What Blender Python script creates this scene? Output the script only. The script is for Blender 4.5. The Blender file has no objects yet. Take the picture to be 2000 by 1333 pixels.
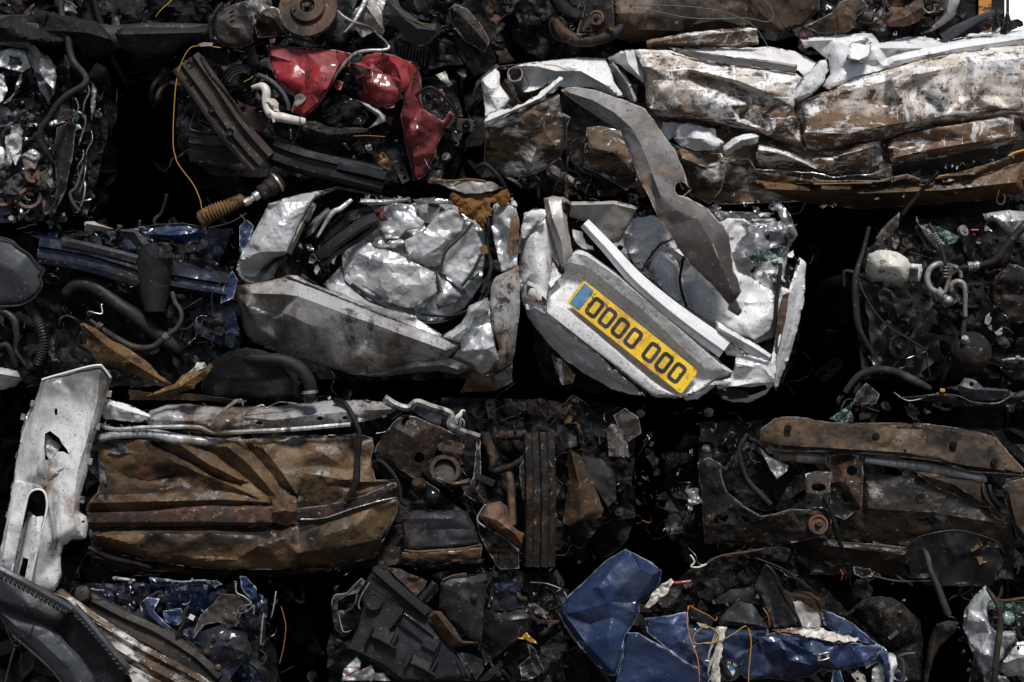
import bpy, math, random
import numpy as np
from mathutils import Vector, Matrix, noise
from mathutils.geometry import delaunay_2d_cdt
R = math.radians
S = 0.0017            # metres covered by one photo pixel at the stack's front face
CD, CH = 6.6, 1.75    # camera distance and height
scene = bpy.context.scene
col = scene.collection
# ---------------- camera, sky, sun, exposure ----------------
cam_d = bpy.data.cameras.new('camera'); cam = bpy.data.objects.new('camera', cam_d); col.objects.link(cam)
cam.location = (0, -CD, CH); cam.rotation_euler = (R(90), 0, 0)
cam_d.sensor_width = 36; cam_d.lens = 36*CD/(2000*S); cam_d.clip_start = .1; cam_d.clip_end = 2000
scene.camera = cam
SUN_EL, SUN_AZ = 52, 10      # elevation; azimuth to the right of straight behind the camera
world = bpy.data.worlds.new('World'); scene.world = world; world.use_nodes = True
wn = world.node_tree; wn.nodes.clear()
sky = wn.nodes.new('ShaderNodeTexSky'); sky.sky_type = 'NISHITA'; sky.sun_disc = False
sky.sun_elevation = R(SUN_EL); sky.sun_rotation = R(180-SUN_AZ); sky.dust_density = 1.2; sky.air_density = 1.0; sky.ozone_density = 1.5
bg = wn.nodes.new('ShaderNodeBackground'); bg.inputs[1].default_value = 0.055
wo = wn.nodes.new('ShaderNodeOutputWorld')
wtc = wn.nodes.new('ShaderNodeTexCoord'); wsp = wn.nodes.new('ShaderNodeSeparateXYZ'); wn.links.new(wtc.outputs['Generated'], wsp.inputs[0])
wcl = wn.nodes.new('ShaderNodeMapRange'); wcl.interpolation_type = 'SMOOTHSTEP'; wn.links.new(wsp.outputs['Y'], wcl.inputs[0]); wcl.inputs[1].default_value = .35; wcl.inputs[2].default_value = .85
wbg = wn.nodes.new('ShaderNodeBackground'); wbg.inputs[0].default_value = (.97, .985, 1, 1); wbg.inputs[1].default_value = 1.0      # bright cloud bank behind the stack
wmx = wn.nodes.new('ShaderNodeMixShader'); wn.links.new(wcl.outputs[0], wmx.inputs[0]); wn.links.new(bg.outputs[0], wmx.inputs[1]); wn.links.new(wbg.outputs[0], wmx.inputs[2])
wn.links.new(sky.outputs[0], bg.inputs[0]); wn.links.new(wmx.outputs[0], wo.inputs[0])
sd = bpy.data.lights.new('sun', 'SUN'); sd.energy = 3.1; sd.angle = R(11); sd.color = (1, .975, .95)
sun = bpy.data.objects.new('sun', sd); col.objects.link(sun); sun.location = (2, -8, 9)
a = R(SUN_AZ); e = R(SUN_EL)
sdir = Vector((math.sin(a)*math.cos(e), -math.cos(a)*math.cos(e), math.sin(e)))
sun.rotation_euler = sdir.to_track_quat('Z', 'Y').to_euler()
scene.view_settings.view_transform = 'Standard'; scene.view_settings.look = 'None'
scene.view_settings.exposure = 0.38; scene.view_settings.gamma = 1
scene.render.engine = 'CYCLES'
# ---------------- coordinates ----------------
def W(x, y, d=0.0):
    """photo position x,y at d pixel-widths in front of the stack's face -> metres"""
    f = (CD - d*S)/CD
    return ((x-1000)*S*f, -d*S, CH + (666.5-y)*S*f)
def Wa(P):
    f = (CD - P[:, 2]*S)/CD
    return np.stack([(P[:, 0]-1000)*S*f, -P[:, 2]*S, CH+(666.5-P[:, 1])*S*f], 1)
def view(x0, y0, k):
    def f(pts, d=0.0):
        return [(x0+p[0]/k, y0+p[1]/k, (p[2] if len(p) > 2 else d)) for p in pts]
    return f
VA = view(320, 60, 3.333); VB = view(900, 40, 3.333); VC = view(1400, 0, 3.173); VD = view(440, 330, 2.8367)
VE = view(1000, 360, 3.03); VF = view(1600, 380, 3.175); VG = view(0, 400, 3.508); VH = view(0, 680, 2.666)
VI = view(140, 740, 3.0303); VJ = view(720, 760, 3.507); VK = view(1240, 780, 2.6316); VL = view(0, 1080, 3.333)
VM = view(600, 1060, 3.333); VN = view(1080, 1040, 2.7778); VO = view(1640, 1000, 4.003); VP = view(0, 0, 2.962)
VQ = view(380, 0, 3.2258); VR = view(960, 0, 3.125); VS = view(1500, 0, 4.0); V1 = view(0, 0, 1.0)
# ---------------- scene bookkeeping ----------------
def tag(o, label=None, cat=None, group=None, kind=None):
    if label: o['label'] = label
    if cat: o['category'] = cat
    if group: o['group'] = group
    if kind: o['kind'] = kind
    return o
def thing(name, label, cat, loc, group=None):
    o = bpy.data.objects.new(name, None); col.objects.link(o); o.location = loc; o.empty_display_size = .1
    return tag(o, label, cat, group)
def link(name, V, F, mat, parent=None, solid=0.0, smooth=True, label=None, bevel=0.0, kind=None):
    V = np.asarray(V, float)
    if parent is not None: V = V - np.array(parent_origin(parent))
    me = bpy.data.meshes.new(name); me.from_pydata([tuple(v) for v in V], [], [tuple(f) for f in F]); me.update()
    if smooth: me.polygons.foreach_set('use_smooth', [True]*len(me.polygons))
    me.materials.append(mat)
    o = bpy.data.objects.new(name, me); col.objects.link(o)
    if parent is not None: o.parent = parent
    if bevel:
        m = o.modifiers.new('bevel', 'BEVEL'); m.width = bevel; m.segments = 2; m.limit_method = 'ANGLE'
    if solid:
        m = o.modifiers.new('solid', 'SOLIDIFY'); m.thickness = solid; m.offset = 0; m.use_rim = True
        if smooth: m = o.modifiers.new('crisp rim', 'EDGE_SPLIT'); m.split_angle = R(34)
    if label: o['label'] = label
    if kind: o['kind'] = kind
    return o
def parent_origin(p):
    v = Vector((0, 0, 0))
    while p is not None: v += p.location; p = p.parent
    return v
# ---------------- sheet metal ----------------
def inside(x, y, poly):
    r = np.zeros(len(x), bool); n = len(poly); j = n-1
    for i in range(n):
        xi, yi = poly[i][:2]; xj, yj = poly[j][:2]
        if yi != yj:
            r ^= ((yi > y) != (yj > y)) & (x < (xj-xi)*(y-yi)/(yj-yi)+xi)
        j = i
    return r
def segdist(x, y, poly):
    best = np.full(len(x), 1e9); n = len(poly)
    for i in range(n):
        ax, ay = poly[i][:2]; bx, by = poly[(i+1) % n][:2]
        dx, dy = bx-ax, by-ay; L = dx*dx+dy*dy+1e-9
        t = np.clip(((x-ax)*dx+(y-ay)*dy)/L, 0, 1)
        best = np.minimum(best, np.hypot(x-ax-t*dx, y-ay-t*dy))
    return best
def lerp_tri(x, y, pv, pd, edges=()):
    """piecewise linear interpolation of heights pd over the constrained triangulation of pv"""
    r = delaunay_2d_cdt([Vector(p) for p in pv], list(edges), [], 0, 1e-4)
    vs, tris, ov = r[0], r[2], r[3]
    dd = []
    for i, v in enumerate(vs):
        if ov[i]: dd.append(pd[ov[i][0]])
        else:
            w = [1/((v[0]-p[0])**2+(v[1]-p[1])**2+1e-3) for p in pv]; dd.append(sum(a*b for a, b in zip(w, pd))/sum(w))
    out = np.full(len(x), np.nan)
    for t in tris:
        (x0, y0), (x1, y1), (x2, y2) = vs[t[0]], vs[t[1]], vs[t[2]]
        m = (x >= min(x0, x1, x2)-.01) & (x <= max(x0, x1, x2)+.01) & (y >= min(y0, y1, y2)-.01) & (y <= max(y0, y1, y2)+.01)
        if not m.any(): continue
        den = (y1-y2)*(x0-x2)+(x2-x1)*(y0-y2)
        if abs(den) < 1e-9: continue
        idx = np.nonzero(m)[0]; xx = x[idx]; yy = y[idx]
        a = ((y1-y2)*(xx-x2)+(x2-x1)*(yy-y2))/den; b = ((y2-y0)*(xx-x2)+(x0-x2)*(yy-y2))/den; c = 1-a-b
        k = (a > -1e-3) & (b > -1e-3) & (c > -1e-3)
        out[idx[k]] = (a*dd[t[0]]+b*dd[t[1]]+c*dd[t[2]])[k]
    bad = np.nonzero(np.isnan(out))[0]
    if len(bad):
        P = np.array([(p[0], p[1]) for p in pv]); D = np.array(pd)
        for i in bad:
            q = (P[:, 0]-x[i])**2+(P[:, 1]-y[i])**2; w = 1/(q+.1)**1.5; out[i] = (w*D).sum()/w.sum()
    return out
def facet(x, y, sp, amp, seed):
    """crumple: a random low-poly relief"""
    rs = np.random.RandomState(seed)
    x0, x1, y0, y1 = x.min()-sp, x.max()+sp, y.min()-sp, y.max()+sp
    nx = int((x1-x0)/sp)+2; ny = int((y1-y0)/sp)+2
    pts = [(x0+(i+rs.uniform(-.42, .42))*sp, y0+(j+rs.uniform(-.42, .42))*sp) for i in range(nx) for j in range(ny)]
    h = list(rs.uniform(-amp, amp, len(pts)))
    return lerp_tri(x, y, pts, h)
def folds(x, y, amp, lam, seed):
    """long sharp pressed-in folds that come and go"""
    rs = np.random.RandomState(seed*5+3); f = np.zeros(len(x))
    for k in range(3):
        a = rs.uniform(0, math.pi); l = lam*rs.uniform(.8, 1.6); ph = rs.uniform(0, 6.3, 4)
        u = (x*math.cos(a)+y*math.sin(a))/l; v = (-x*math.sin(a)+y*math.cos(a))/l
        u = u+.35*np.sin(v*1.7+ph[0])+.15*np.sin(v*4.1+ph[1])
        r = 1-np.abs(2*(u-np.floor(u))-1); m = np.clip(np.sin(v*1.3+ph[2])+np.sin(u*2.1+ph[3]), 0, 1)
        f += (np.clip((r-.55)/.45, 0, 1))*m*amp*(1 if k != 1 else -1)
    return f
def split(poly, g, jag, rs, closed=True, curve=False):
    out = []; n = len(poly); m = n if closed else n-1
    for i in range(m):
        a = poly[i]; b = poly[(i+1) % n]; L = math.hypot(b[0]-a[0], b[1]-a[1]); k = max(1, int(round(L/g)))
        nx, ny = -(b[1]-a[1])/(L+1e-6), (b[0]-a[0])/(L+1e-6)
        jj = rs.normal(size=k+6); jj = np.convolve(jj, [.25, .5, .7, .5, .25], 'same')*jag*.55
        for q in range(k):
            t = q/k
            j = jj[q+3]*min(1, q/2, (k-q)/2) if (jag and q) else 0
            out.append((a[0]+(b[0]-a[0])*t+nx*j, a[1]+(b[1]-a[1])*t+ny*j))
    if not closed: out.append(tuple(poly[-1][:2]))
    return out
def smooth_d(d, F, it):
    if it <= 0: return d
    F = np.array(F); I = np.concatenate([F[:, 0], F[:, 1], F[:, 2]]); J = np.concatenate([F[:, 1], F[:, 2], F[:, 0]])
    for _ in range(it):
        s = np.zeros(len(d)); c = np.zeros(len(d))
        np.add.at(s, I, d[J]); np.add.at(c, I, 1); np.add.at(s, J, d[I]); np.add.at(c, J, 1)
        d = np.where(c > 0, .5*d+.5*s/np.maximum(c, 1), d)
    return d
SEED = [1]
def relief(out, pts=(), creases=(), holes=(), g=6, cr=(), sm=1, sm2=0, jag=.8, curl=None, seed=None, micro=.55):
    """out/pts/creases/holes: (x,y,d) in photo px. returns verts (x,y,d), faces"""
    if seed is None: SEED[0] += 1; seed = SEED[0]
    rs = np.random.RandomState(seed)
    pv = [(p[0], p[1]) for p in out]; pd = [p[2] for p in out]; n = len(out)
    ed = [(i, (i+1) % n) for i in range(n)]
    for c in creases:
        k = len(pv); pv += [(p[0], p[1]) for p in c]; pd += [p[2] for p in c]; ed += [(k+i, k+i+1) for i in range(len(c)-1)]
    for p in pts: pv.append((p[0], p[1])); pd.append(p[2])
    B = split(out, g, jag, rs)
    VV = list(B); E = [(i, (i+1) % len(B)) for i in range(len(B))]
    for c in creases:
        q = split(c, g, 0, rs, False); q = [p for p in q]; k = len(VV); VV += q; E += [(k+i, k+i+1) for i in range(len(q)-1)]
    H = []
    for h in holes:
        q = split(h, g*.8, 0, rs); k = len(VV); VV += q; E += [(k+i, k+(i+1) % len(q)) for i in range(len(q))]; H.append(q)
    xs = np.array([p[0] for p in B]); ys = np.array([p[1] for p in B])
    gx, gy = np.meshgrid(np.arange(xs.min(), xs.max(), g), np.arange(ys.min(), ys.max(), g*.87))
    gx = gx + (np.arange(gx.shape[0]) % 2)[:, None]*g*.5
    gx = gx.ravel()+rs.uniform(-.2, .2, gx.size)*g; gy = gy.ravel()+rs.uniform(-.2, .2, gy.size)*g
    k = inside(gx, gy, B); gx = gx[k]; gy = gy[k]
    if len(gx):
        k = segdist(gx, gy, B) > g*.45
        for h in H: k &= ~inside(gx, gy, h)
        VV += list(zip(gx[k], gy[k]))
    r = delaunay_2d_cdt([Vector(p) for p in VV], E, [], 0, 1e-3)
    P = np.array([(v[0], v[1]) for v in r[0]]); T = np.array([t for t in r[2] if len(t) == 3])
    cx = P[T].mean(1)
    k = inside(cx[:, 0], cx[:, 1], B)
    for h in H: k &= ~inside(cx[:, 0], cx[:, 1], h)
    T = T[k]
    used = np.unique(T); mp = -np.ones(len(P), int); mp[used] = np.arange(len(used)); P = P[used]; T = mp[T]
    x, y = P[:, 0], P[:, 1]
    d = lerp_tri(x, y, pv, pd, ed)
    keep = segdist(x, y, B) < .3
    for c in creases:
        for i in range(len(c)-1): keep |= segdist(x, y, [c[i], c[i+1]]) < .3
    d = np.where(keep, d, smooth_d(d, T, min(sm, 1)))
    if len(cr):
        f = np.zeros(len(x))
        for i, (sp, amp) in enumerate(cr): f += facet(x, y, sp, amp, seed*7+i)
        d = d+smooth_d(f, T, sm2)
    sm2 = min(sm2, 1)
    if len(cr) and g < 8: d = d+folds(x, y, cr[0][1]*.42, max(26, cr[0][0]*1.1), seed)
    if micro and len(cr) and g < 8: d = d+facet(x, y, 10, micro, seed*11+5)
    if curl:
        dist = segdist(x, y, [(p[0], p[1]) for p in out]); t = np.clip(1-dist/curl[1], 0, 1); d = d-.6*curl[0]*t*t
    # faces toward the viewer: (x right, y down) -> flip so normals look at the camera
    T = [(t[0], t[2], t[1]) for t in T]
    return np.stack([x, y, d], 1), T
def sheet(name, mat, parent, out, V=V1, d=0, pts=(), creases=(), holes=(), solid=.0018, label=None, **kw):
    P, T = relief(V(out, d), V(pts, d), [V(c, d) for c in creases], [V(h, d) for h in holes], **kw)
    o = link(name, Wa(P), T, mat, parent, solid=solid, label=label)
    x, y = P[:, 0], P[:, 1]; w = np.clip(1-segdist(x, y, V(out, d))/5.5, 0, 1)
    for c in creases:
        q = V(c, d)
        for i in range(len(q)-1): w = np.maximum(w, .5*np.clip(1-segdist(x, y, [q[i], q[i+1]])/4.5, 0, 1))
    at = o.data.attributes.new('wear', 'FLOAT', 'POINT'); at.data.foreach_set('value', w.astype(np.float32))
    o.data.set_sharp_from_angle(angle=R(24))
    return o
def circ(cx, cy, r, n=16, ry=None, rot=0):
    ry = r if ry is None else ry; c, s = math.cos(rot), math.sin(rot)
    return [(cx+r*math.cos(t)*c-ry*math.sin(t)*s, cy+r*math.cos(t)*s+ry*math.sin(t)*c) for t in [2*math.pi*i/n for i in range(n)]]
def rotm(ax, ay, az):
    return np.array(Matrix.Rotation(az, 3, 'Z') @ Matrix.Rotation(ay, 3, 'Y') @ Matrix.Rotation(ax, 3, 'X'))
# ---------------- tubes, rails, lathes, boxes ----------------
def spline(pts, step):
    P = [np.array(p, float) for p in pts]; out = []
    for i in range(len(P)-1):
        p0 = P[max(i-1, 0)]; p1 = P[i]; p2 = P[i+1]; p3 = P[min(i+2, len(P)-1)]
        k = max(1, int(np.linalg.norm(p2[:3]-p1[:3])/step))
        for q in range(k):
            t = q/k
            out.append(.5*((2*p1)+(-p0+p2)*t+(2*p0-5*p1+4*p2-p3)*t*t+(-p0+3*p1-3*p2+p3)*t**3))
    out.append(P[-1]); return np.array(out)
def tube_geo(path, rad, seg=10, hollow=False):
    n = len(path); V = []; F = []; prev = None
    for i in range(n):
        t = path[min(i+1, n-1)]-path[max(i-1, 0)]; t = t/(np.linalg.norm(t)+1e-9)
        if prev is None: u = np.cross(t, [0, .3, 1.]);
        else: u = prev-t*np.dot(prev, t)
        if np.linalg.norm(u) < 1e-6: u = np.cross(t, [1, 0, 0.2])
        u = u/np.linalg.norm(u); prev = u; w = np.cross(t, u)
        for k in range(seg):
            a = 2*math.pi*k/seg; V.append(path[i]+(u*math.cos(a)+w*math.sin(a))*rad[i])
    for i in range(n-1):
        for k in range(seg):
            F.append((i*seg+k, i*seg+(k+1) % seg, (i+1)*seg+(k+1) % seg, (i+1)*seg+k))
    if not hollow:
        F.append(tuple(range(seg))[::-1]); F.append(tuple((n-1)*seg+k for k in range(seg)))
    return V, F
def tube(name, mat, parent, pts, V=V1, r=4, d=0, seg=10, rib=None, step=None, hollow=False, label=None, wob=0, flat=None):
    """r in photo px (number or list per point); rib=(period px, depth fraction)"""
    q = V(pts, d); rr = r if isinstance(r, (list, tuple)) else [r]*len(q)
    step = step or max(2.0, min(rr)*.8)
    if rib: step = rib[0]/5
    path = spline([(p[0], p[1], p[2], ra) for p, ra in zip(q, rr)], step)
    if wob:
        SEED[0] += 1; rs = np.random.RandomState(SEED[0]); ph = rs.uniform(0, 6, 6); t = np.arange(len(path))*step
        for k in range(3): path[:, k] += wob*(np.sin(t/37+ph[k])+.6*np.sin(t/15+ph[k+3]))
    rad = path[:, 3]*S
    if rib:
        L = np.concatenate([[0], np.cumsum(np.linalg.norm(np.diff(path[:, :3], axis=0), axis=1))])
        rad = rad*(1-rib[1]*.5*(1+np.cos(L/rib[0]*2*math.pi)))
    Vv, F = tube_geo(Wa(path[:, :3]), rad, seg, hollow)
    return link(name, Vv, F, mat, parent, label=label, solid=.002 if hollow else 0)
def rail(name, mat, parent, pts, prof, V=V1, d=0, step=6, cr=(), solid=.003, label=None, holes=0, taper=None):
    """sweep an open profile [(across px, toward viewer px)...] along a path"""
    q = V(pts, d); path = spline(q, step); n = len(path); VV = []
    # densify profile
    pr = []
    for i in range(len(prof)-1):
        a, b = prof[i], prof[i+1]; k = max(1, int(math.hypot(b[0]-a[0], b[1]-a[1])/step))
        pr += [(a[0]+(b[0]-a[0])*j/k, a[1]+(b[1]-a[1])*j/k) for j in range(k)]
    pr.append(prof[-1]); m = len(pr)
    for i in range(n):
        t = path[min(i+1, n-1)]-path[max(i-1, 0)]; L = math.hypot(t[0], t[1])+1e-9; nx, ny = -t[1]/L, t[0]/L
        s = 1 if taper is None else taper[0]+(taper[1]-taper[0])*i/(n-1)
        for (a_, b_) in pr: VV.append((path[i][0]+nx*a_*s, path[i][1]+ny*a_*s, path[i][2]+b_*s))
    VV = np.array(VV)
    SEED[0] += 1
    for i, (sp, amp) in enumerate(cr): VV[:, 2] += facet(VV[:, 0], VV[:, 1], sp, amp, SEED[0]*7+i)
    F = [(i*m+k, i*m+k+1, (i+1)*m+k+1, (i+1)*m+k) for i in range(n-1) for k in range(m-1)]
    return link(name, Wa(VV), F, mat, parent, solid=solid, label=label)
def lathe(name, mat, parent, c, axis, prof, seg=32, label=None, solid=0, smooth=True):
    """c (x,y,d) px; axis direction in px space (x,y,d); prof [(radius px, along px)]"""
    ax = Vector((axis[0], -axis[2], -axis[1])).normalized(); o = Vector(W(*c))
    u = ax.cross(Vector((.21, .33, .9))).normalized(); w = ax.cross(u); VV = []; F = []; m = len(prof)
    for k in range(seg):
        t = 2*math.pi*k/seg
        for (r, h) in prof: VV.append(o+ax*(h*S)+(u*math.cos(t)+w*math.sin(t))*(r*S))
    for k in range(seg):
        k2 = (k+1) % seg
        for j in range(m-1): F.append((k*m+j, k*m+j+1, k2*m+j+1, k2*m+j))
    ob = link(name, [tuple(v) for v in VV], F, mat, parent, label=label, solid=solid, smooth=smooth)
    if smooth:
        ob.data.set_sharp_from_angle(angle=R(35))
    return ob
def block(name, mat, parent, c, size, rot=(0, 0, 0), bevel=1.2, label=None, taper=1.0):
    """c (x,y,d) px, size px (w,h,depth); rot radians about x,y,d axes"""
    M = rotm(*rot); VV = []
    for k in (-1, 1):
        for (i, j) in ((-1, -1), (1, -1), (1, 1), (-1, 1)):
            s = taper if k > 0 else 1
            VV.append(np.array(c, float)+M @ np.array([i*size[0]/2*s, j*size[1]/2*s, k*size[2]/2]))
    F = [(0, 1, 2, 3), (7, 6, 5, 4), (0, 4, 5, 1), (1, 5, 6, 2), (2, 6, 7, 3), (3, 7, 4, 0)]
    return link(name, Wa(np.array(VV)), F, mat, parent, smooth=False, bevel=bevel*S, label=label)
def poly3(name, mat, parent, out, V=V1, d=0, th=6, bevel=.8, label=None):
    """extruded flat polygon, front face at d, thickness th px backwards"""
    q = V(out, d); n = len(q); A = [W(p[0], p[1], p[2]) for p in q]; Bk = [W(p[0], p[1], p[2]-th) for p in q]
    F = [tuple(range(n))[::-1], tuple(range(n, 2*n))]+[(i, (i+1) % n, n+(i+1) % n, n+i) for i in range(n)]
    return link(name, A+Bk, F, mat, parent, smooth=False, bevel=bevel*S, label=label)
# ---------------- materials ----------------
CREASE = {'silver_paint': .75, 'torn_bright_metal': .8, 'scuffed_white_paint': .3, 'red_paint': .35, 'blue_metallic_paint': .3, 'muddy_white_paint': .3, 'dirty_silver_paint': .25, 'brown_underseal': .35, 'dull_brown_underseal': .4, 'mud_over_white_paint': .5, 'dark_blue_paint': .6, 'sooty_metal': .7, 'dark_rusty_steel': .4, 'dark_underseal': .5}
def mat(name, base, metal=0.0, rough=.45, coat=0.0, layers=(), bump=.25, bscale=60, spec=.5, rvar=.15, crease=None):
    """layers: (colour, scale, threshold, softness, stretch xyz, kind, metal, rough); kind 'n' noise, 'e' worn edges, 'm' musgrave-like blotches"""
    m = bpy.data.materials.new(name); m.use_nodes = True; nt = m.node_tree; N = nt.nodes; L = nt.links
    b = N['Principled BSDF']; tc = N.new('ShaderNodeTexCoord'); obj = tc.outputs['Object']
    b.inputs['Specular IOR Level'].default_value = spec; b.inputs['Coat Weight'].default_value = coat; b.inputs['Coat Roughness'].default_value = .12
    def mixc(f, c1, c2):
        x = N.new('ShaderNodeMix'); x.data_type = 'RGBA'; L.new(f, x.inputs[0])
        for i, c in ((6, c1), (7, c2)):
            if isinstance(c, tuple): x.inputs[i].default_value = (*c, 1)
            else: L.new(c, x.inputs[i])
        return x.outputs[2]
    def mixf(f, c1, c2):
        x = N.new('ShaderNodeMix'); L.new(f, x.inputs[0])
        for i, c in ((2, c1), (3, c2)):
            if isinstance(c, (int, float)): x.inputs[i].default_value = c
            else: L.new(c, x.inputs[i])
        return x.outputs[0]
    n0 = N.new('ShaderNodeTexNoise'); n0.inputs['Scale'].default_value = 7; n0.inputs['Detail'].default_value = 8; L.new(obj, n0.inputs[0])
    c = mixc(n0.outputs[0], tuple(v*.82 for v in base), tuple(min(1, v*1.15) for v in base))
    rr = mixf(n0.outputs[0], max(.03, rough-rvar), min(1, rough+rvar)); mt = metal
    for i, ly in enumerate(layers):
        lc, sc, th, so, st, kind, lm, lr = (list(ly)+[(1, 1, 1), 'n', 0, .85][len(ly)-4:]) if len(ly) < 8 else ly
        if th > .5 and kind not in 'ezZ': th = .5+(th-.5)*.66
        if kind in 'zZ':
            sz = N.new('ShaderNodeSeparateXYZ'); L.new(obj, sz.inputs[0]); n = N.new('ShaderNodeTexNoise'); n.inputs['Scale'].default_value = sc; n.inputs['Detail'].default_value = 6; L.new(obj, n.inputs[0])
            ad = N.new('ShaderNodeMath'); ad.operation = 'MULTIPLY_ADD'; L.new(n.outputs[0], ad.inputs[0]); ad.inputs[1].default_value = .3; L.new(sz.outputs['Z'], ad.inputs[2])
            ng = N.new('ShaderNodeMath'); ng.operation = 'MULTIPLY'; L.new(ad.outputs[0], ng.inputs[0]); ng.inputs[1].default_value = -1 if kind == 'z' else 1; src = ng.outputs[0]
        elif kind == 'e':
            g = N.new('ShaderNodeAttribute'); g.attribute_name = 'wear'; src = g.outputs['Fac']
            n = N.new('ShaderNodeTexNoise'); n.inputs['Scale'].default_value = sc; n.inputs['Detail'].default_value = 6; L.new(obj, n.inputs[0])
            ad = N.new('ShaderNodeMath'); ad.operation = 'MULTIPLY_ADD'; L.new(n.outputs[0], ad.inputs[0]); ad.inputs[1].default_value = 1.5; L.new(src, ad.inputs[2]); src = ad.outputs[0]
        else:
            mp = N.new('ShaderNodeMapping'); mp.inputs['Location'].default_value = (i*3.7+len(name)*.9, i*1.3, i*2.1)
            if kind == 's': mp.inputs['Rotation'].default_value = (0, R(20 if i % 2 else -14), 0)
            mp.inputs['Scale'].default_value = st; L.new(obj, mp.inputs[0])
            n = N.new('ShaderNodeTexNoise'); n.inputs['Scale'].default_value = sc; n.inputs['Detail'].default_value = 10
            n.inputs['Roughness'].default_value = .68; n.inputs['Distortion'].default_value = .4; L.new(mp.outputs[0], n.inputs[0]); src = n.outputs[0]
        mr = N.new('ShaderNodeMapRange'); L.new(src, mr.inputs[0]); mr.inputs[1].default_value = th-so; mr.inputs[2].default_value = th+so
        f = mr.outputs[0]
        c = mixc(f, c, tuple(lc)); rr = mixf(f, rr, lr); mt = mixf(f, mt, lm)
    L.new(c, b.inputs['Base Color'])
    L.new(rr, b.inputs['Roughness'])
    if isinstance(mt, (int, float)): b.inputs['Metallic'].default_value = mt
    else: L.new(mt, b.inputs['Metallic'])
    if bump:
        n = N.new('ShaderNodeTexNoise'); n.inputs['Scale'].default_value = bscale; n.inputs['Detail'].default_value = 8; n.inputs['Roughness'].default_value = .6; L.new(obj, n.inputs[0])
        bp = N.new('ShaderNodeBump'); bp.inputs['Strength'].default_value = bump; bp.inputs['Distance'].default_value = .004; L.new(n.outputs[0], bp.inputs['Height']); L.new(bp.outputs[0], b.inputs['Normal'])
        crease = CREASE.get(name, 0)
        if crease:      # small crushed facets: warped cell distance, coming and going
            wv = N.new('ShaderNodeTexNoise'); wv.inputs['Scale'].default_value = 9; wv.inputs['Detail'].default_value = 3; L.new(obj, wv.inputs[0])
            va = N.new('ShaderNodeVectorMath'); va.operation = 'MULTIPLY_ADD'; L.new(wv.outputs[1], va.inputs[0]); va.inputs[1].default_value = (.10, .10, .10); L.new(obj, va.inputs[2])
            hs = None
            for sc_, am in ((17, 1.0), (44, .38)):
                vo = N.new('ShaderNodeTexVoronoi'); vo.feature = 'F1'; vo.inputs['Scale'].default_value = sc_; L.new(va.outputs[0], vo.inputs[0])
                mu = N.new('ShaderNodeMath'); mu.operation = 'MULTIPLY_ADD'; L.new(vo.outputs['Distance'], mu.inputs[0]); mu.inputs[1].default_value = am
                if hs is None: mu.inputs[2].default_value = 0
                else: L.new(hs, mu.inputs[2])
                hs = mu.outputs[0]
            mk = N.new('ShaderNodeMapRange'); L.new(wv.outputs[0], mk.inputs[0]); mk.inputs[1].default_value = .42; mk.inputs[2].default_value = .62
            m2 = N.new('ShaderNodeMath'); m2.operation = 'MULTIPLY'; L.new(hs, m2.inputs[0]); L.new(mk.outputs[0], m2.inputs[1])
            b2 = N.new('ShaderNodeBump'); b2.inputs['Strength'].default_value = crease; b2.inputs['Distance'].default_value = .012; L.new(m2.outputs[0], b2.inputs['Height']); L.new(bp.outputs[0], b2.inputs['Normal']); L.new(b2.outputs[0], b.inputs['Normal'])
    return m
H1 = (1, 1, 1); HX = (.2, 1, 1.2); HZ = (1.4, 1, .12)
BR = (.105, .058, .028); BRD = (.04, .026, .016); RUST = (.16, .052, .018); SOOT = (.012, .011, .011)
M = {}
EW = ((.50, .49, .48), 45, 1.42, .05, H1, 'e', .7, .35)          # bare metal on torn edges and folds
ED = ((.17, .16, .155), 50, 1.45, .06, H1, 'e', .3, .4)
ER = ((.10, .055, .03), 40, 1.56, .08, H1, 'e', 0, .9)
M['white_clean'] = mat('white_paint', (.72, .72, .73), .0, .36, .25, [((.46, .43, .39), 5, .66, .12), ((.2, .16, .13), 12, .74, .05), ((.08, .06, .045), 150, .71, .05), ((.2, .09, .04), 20, .76, .03), ER], .12, 30)
M['white_scuffed'] = mat('scuffed_white_paint', (.68, .68, .68), .0, .36, .2, [((.42, .40, .37), 4, .66, .12), ((.20, .15, .11), 8, .71, .06), ((.09, .06, .04), 130, .67, .05), ((.17, .07, .03), 12, .76, .04), ((.30, .29, .28), 30, .72, .04, HX, 's', 0, .7), ER], .06, 24)
M['white_streaked_shaded'] = mat('grimy_shadowed_white_paint', (.68, .68, .68), .0, .4, .1, [((.30, .28, .26), 5, .56, .10, (1, 1, .4), 'n', 0, .6), ((.055, .05, .045), 9, .63, .07, (1.3, 1, .35), 's', 0, .6), ((.20, .13, .07), 6, .68, .05, (1, 1, .4), 'n', 0, .8), ((.06, .05, .045), 140, .68, .05), ((.07, .065, .06), 8, .83, .09, H1, 'Z', 0, .5), ER], .25, 40)  # streaks and grime; the Z layer paints the overhang's shadow across the top
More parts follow.
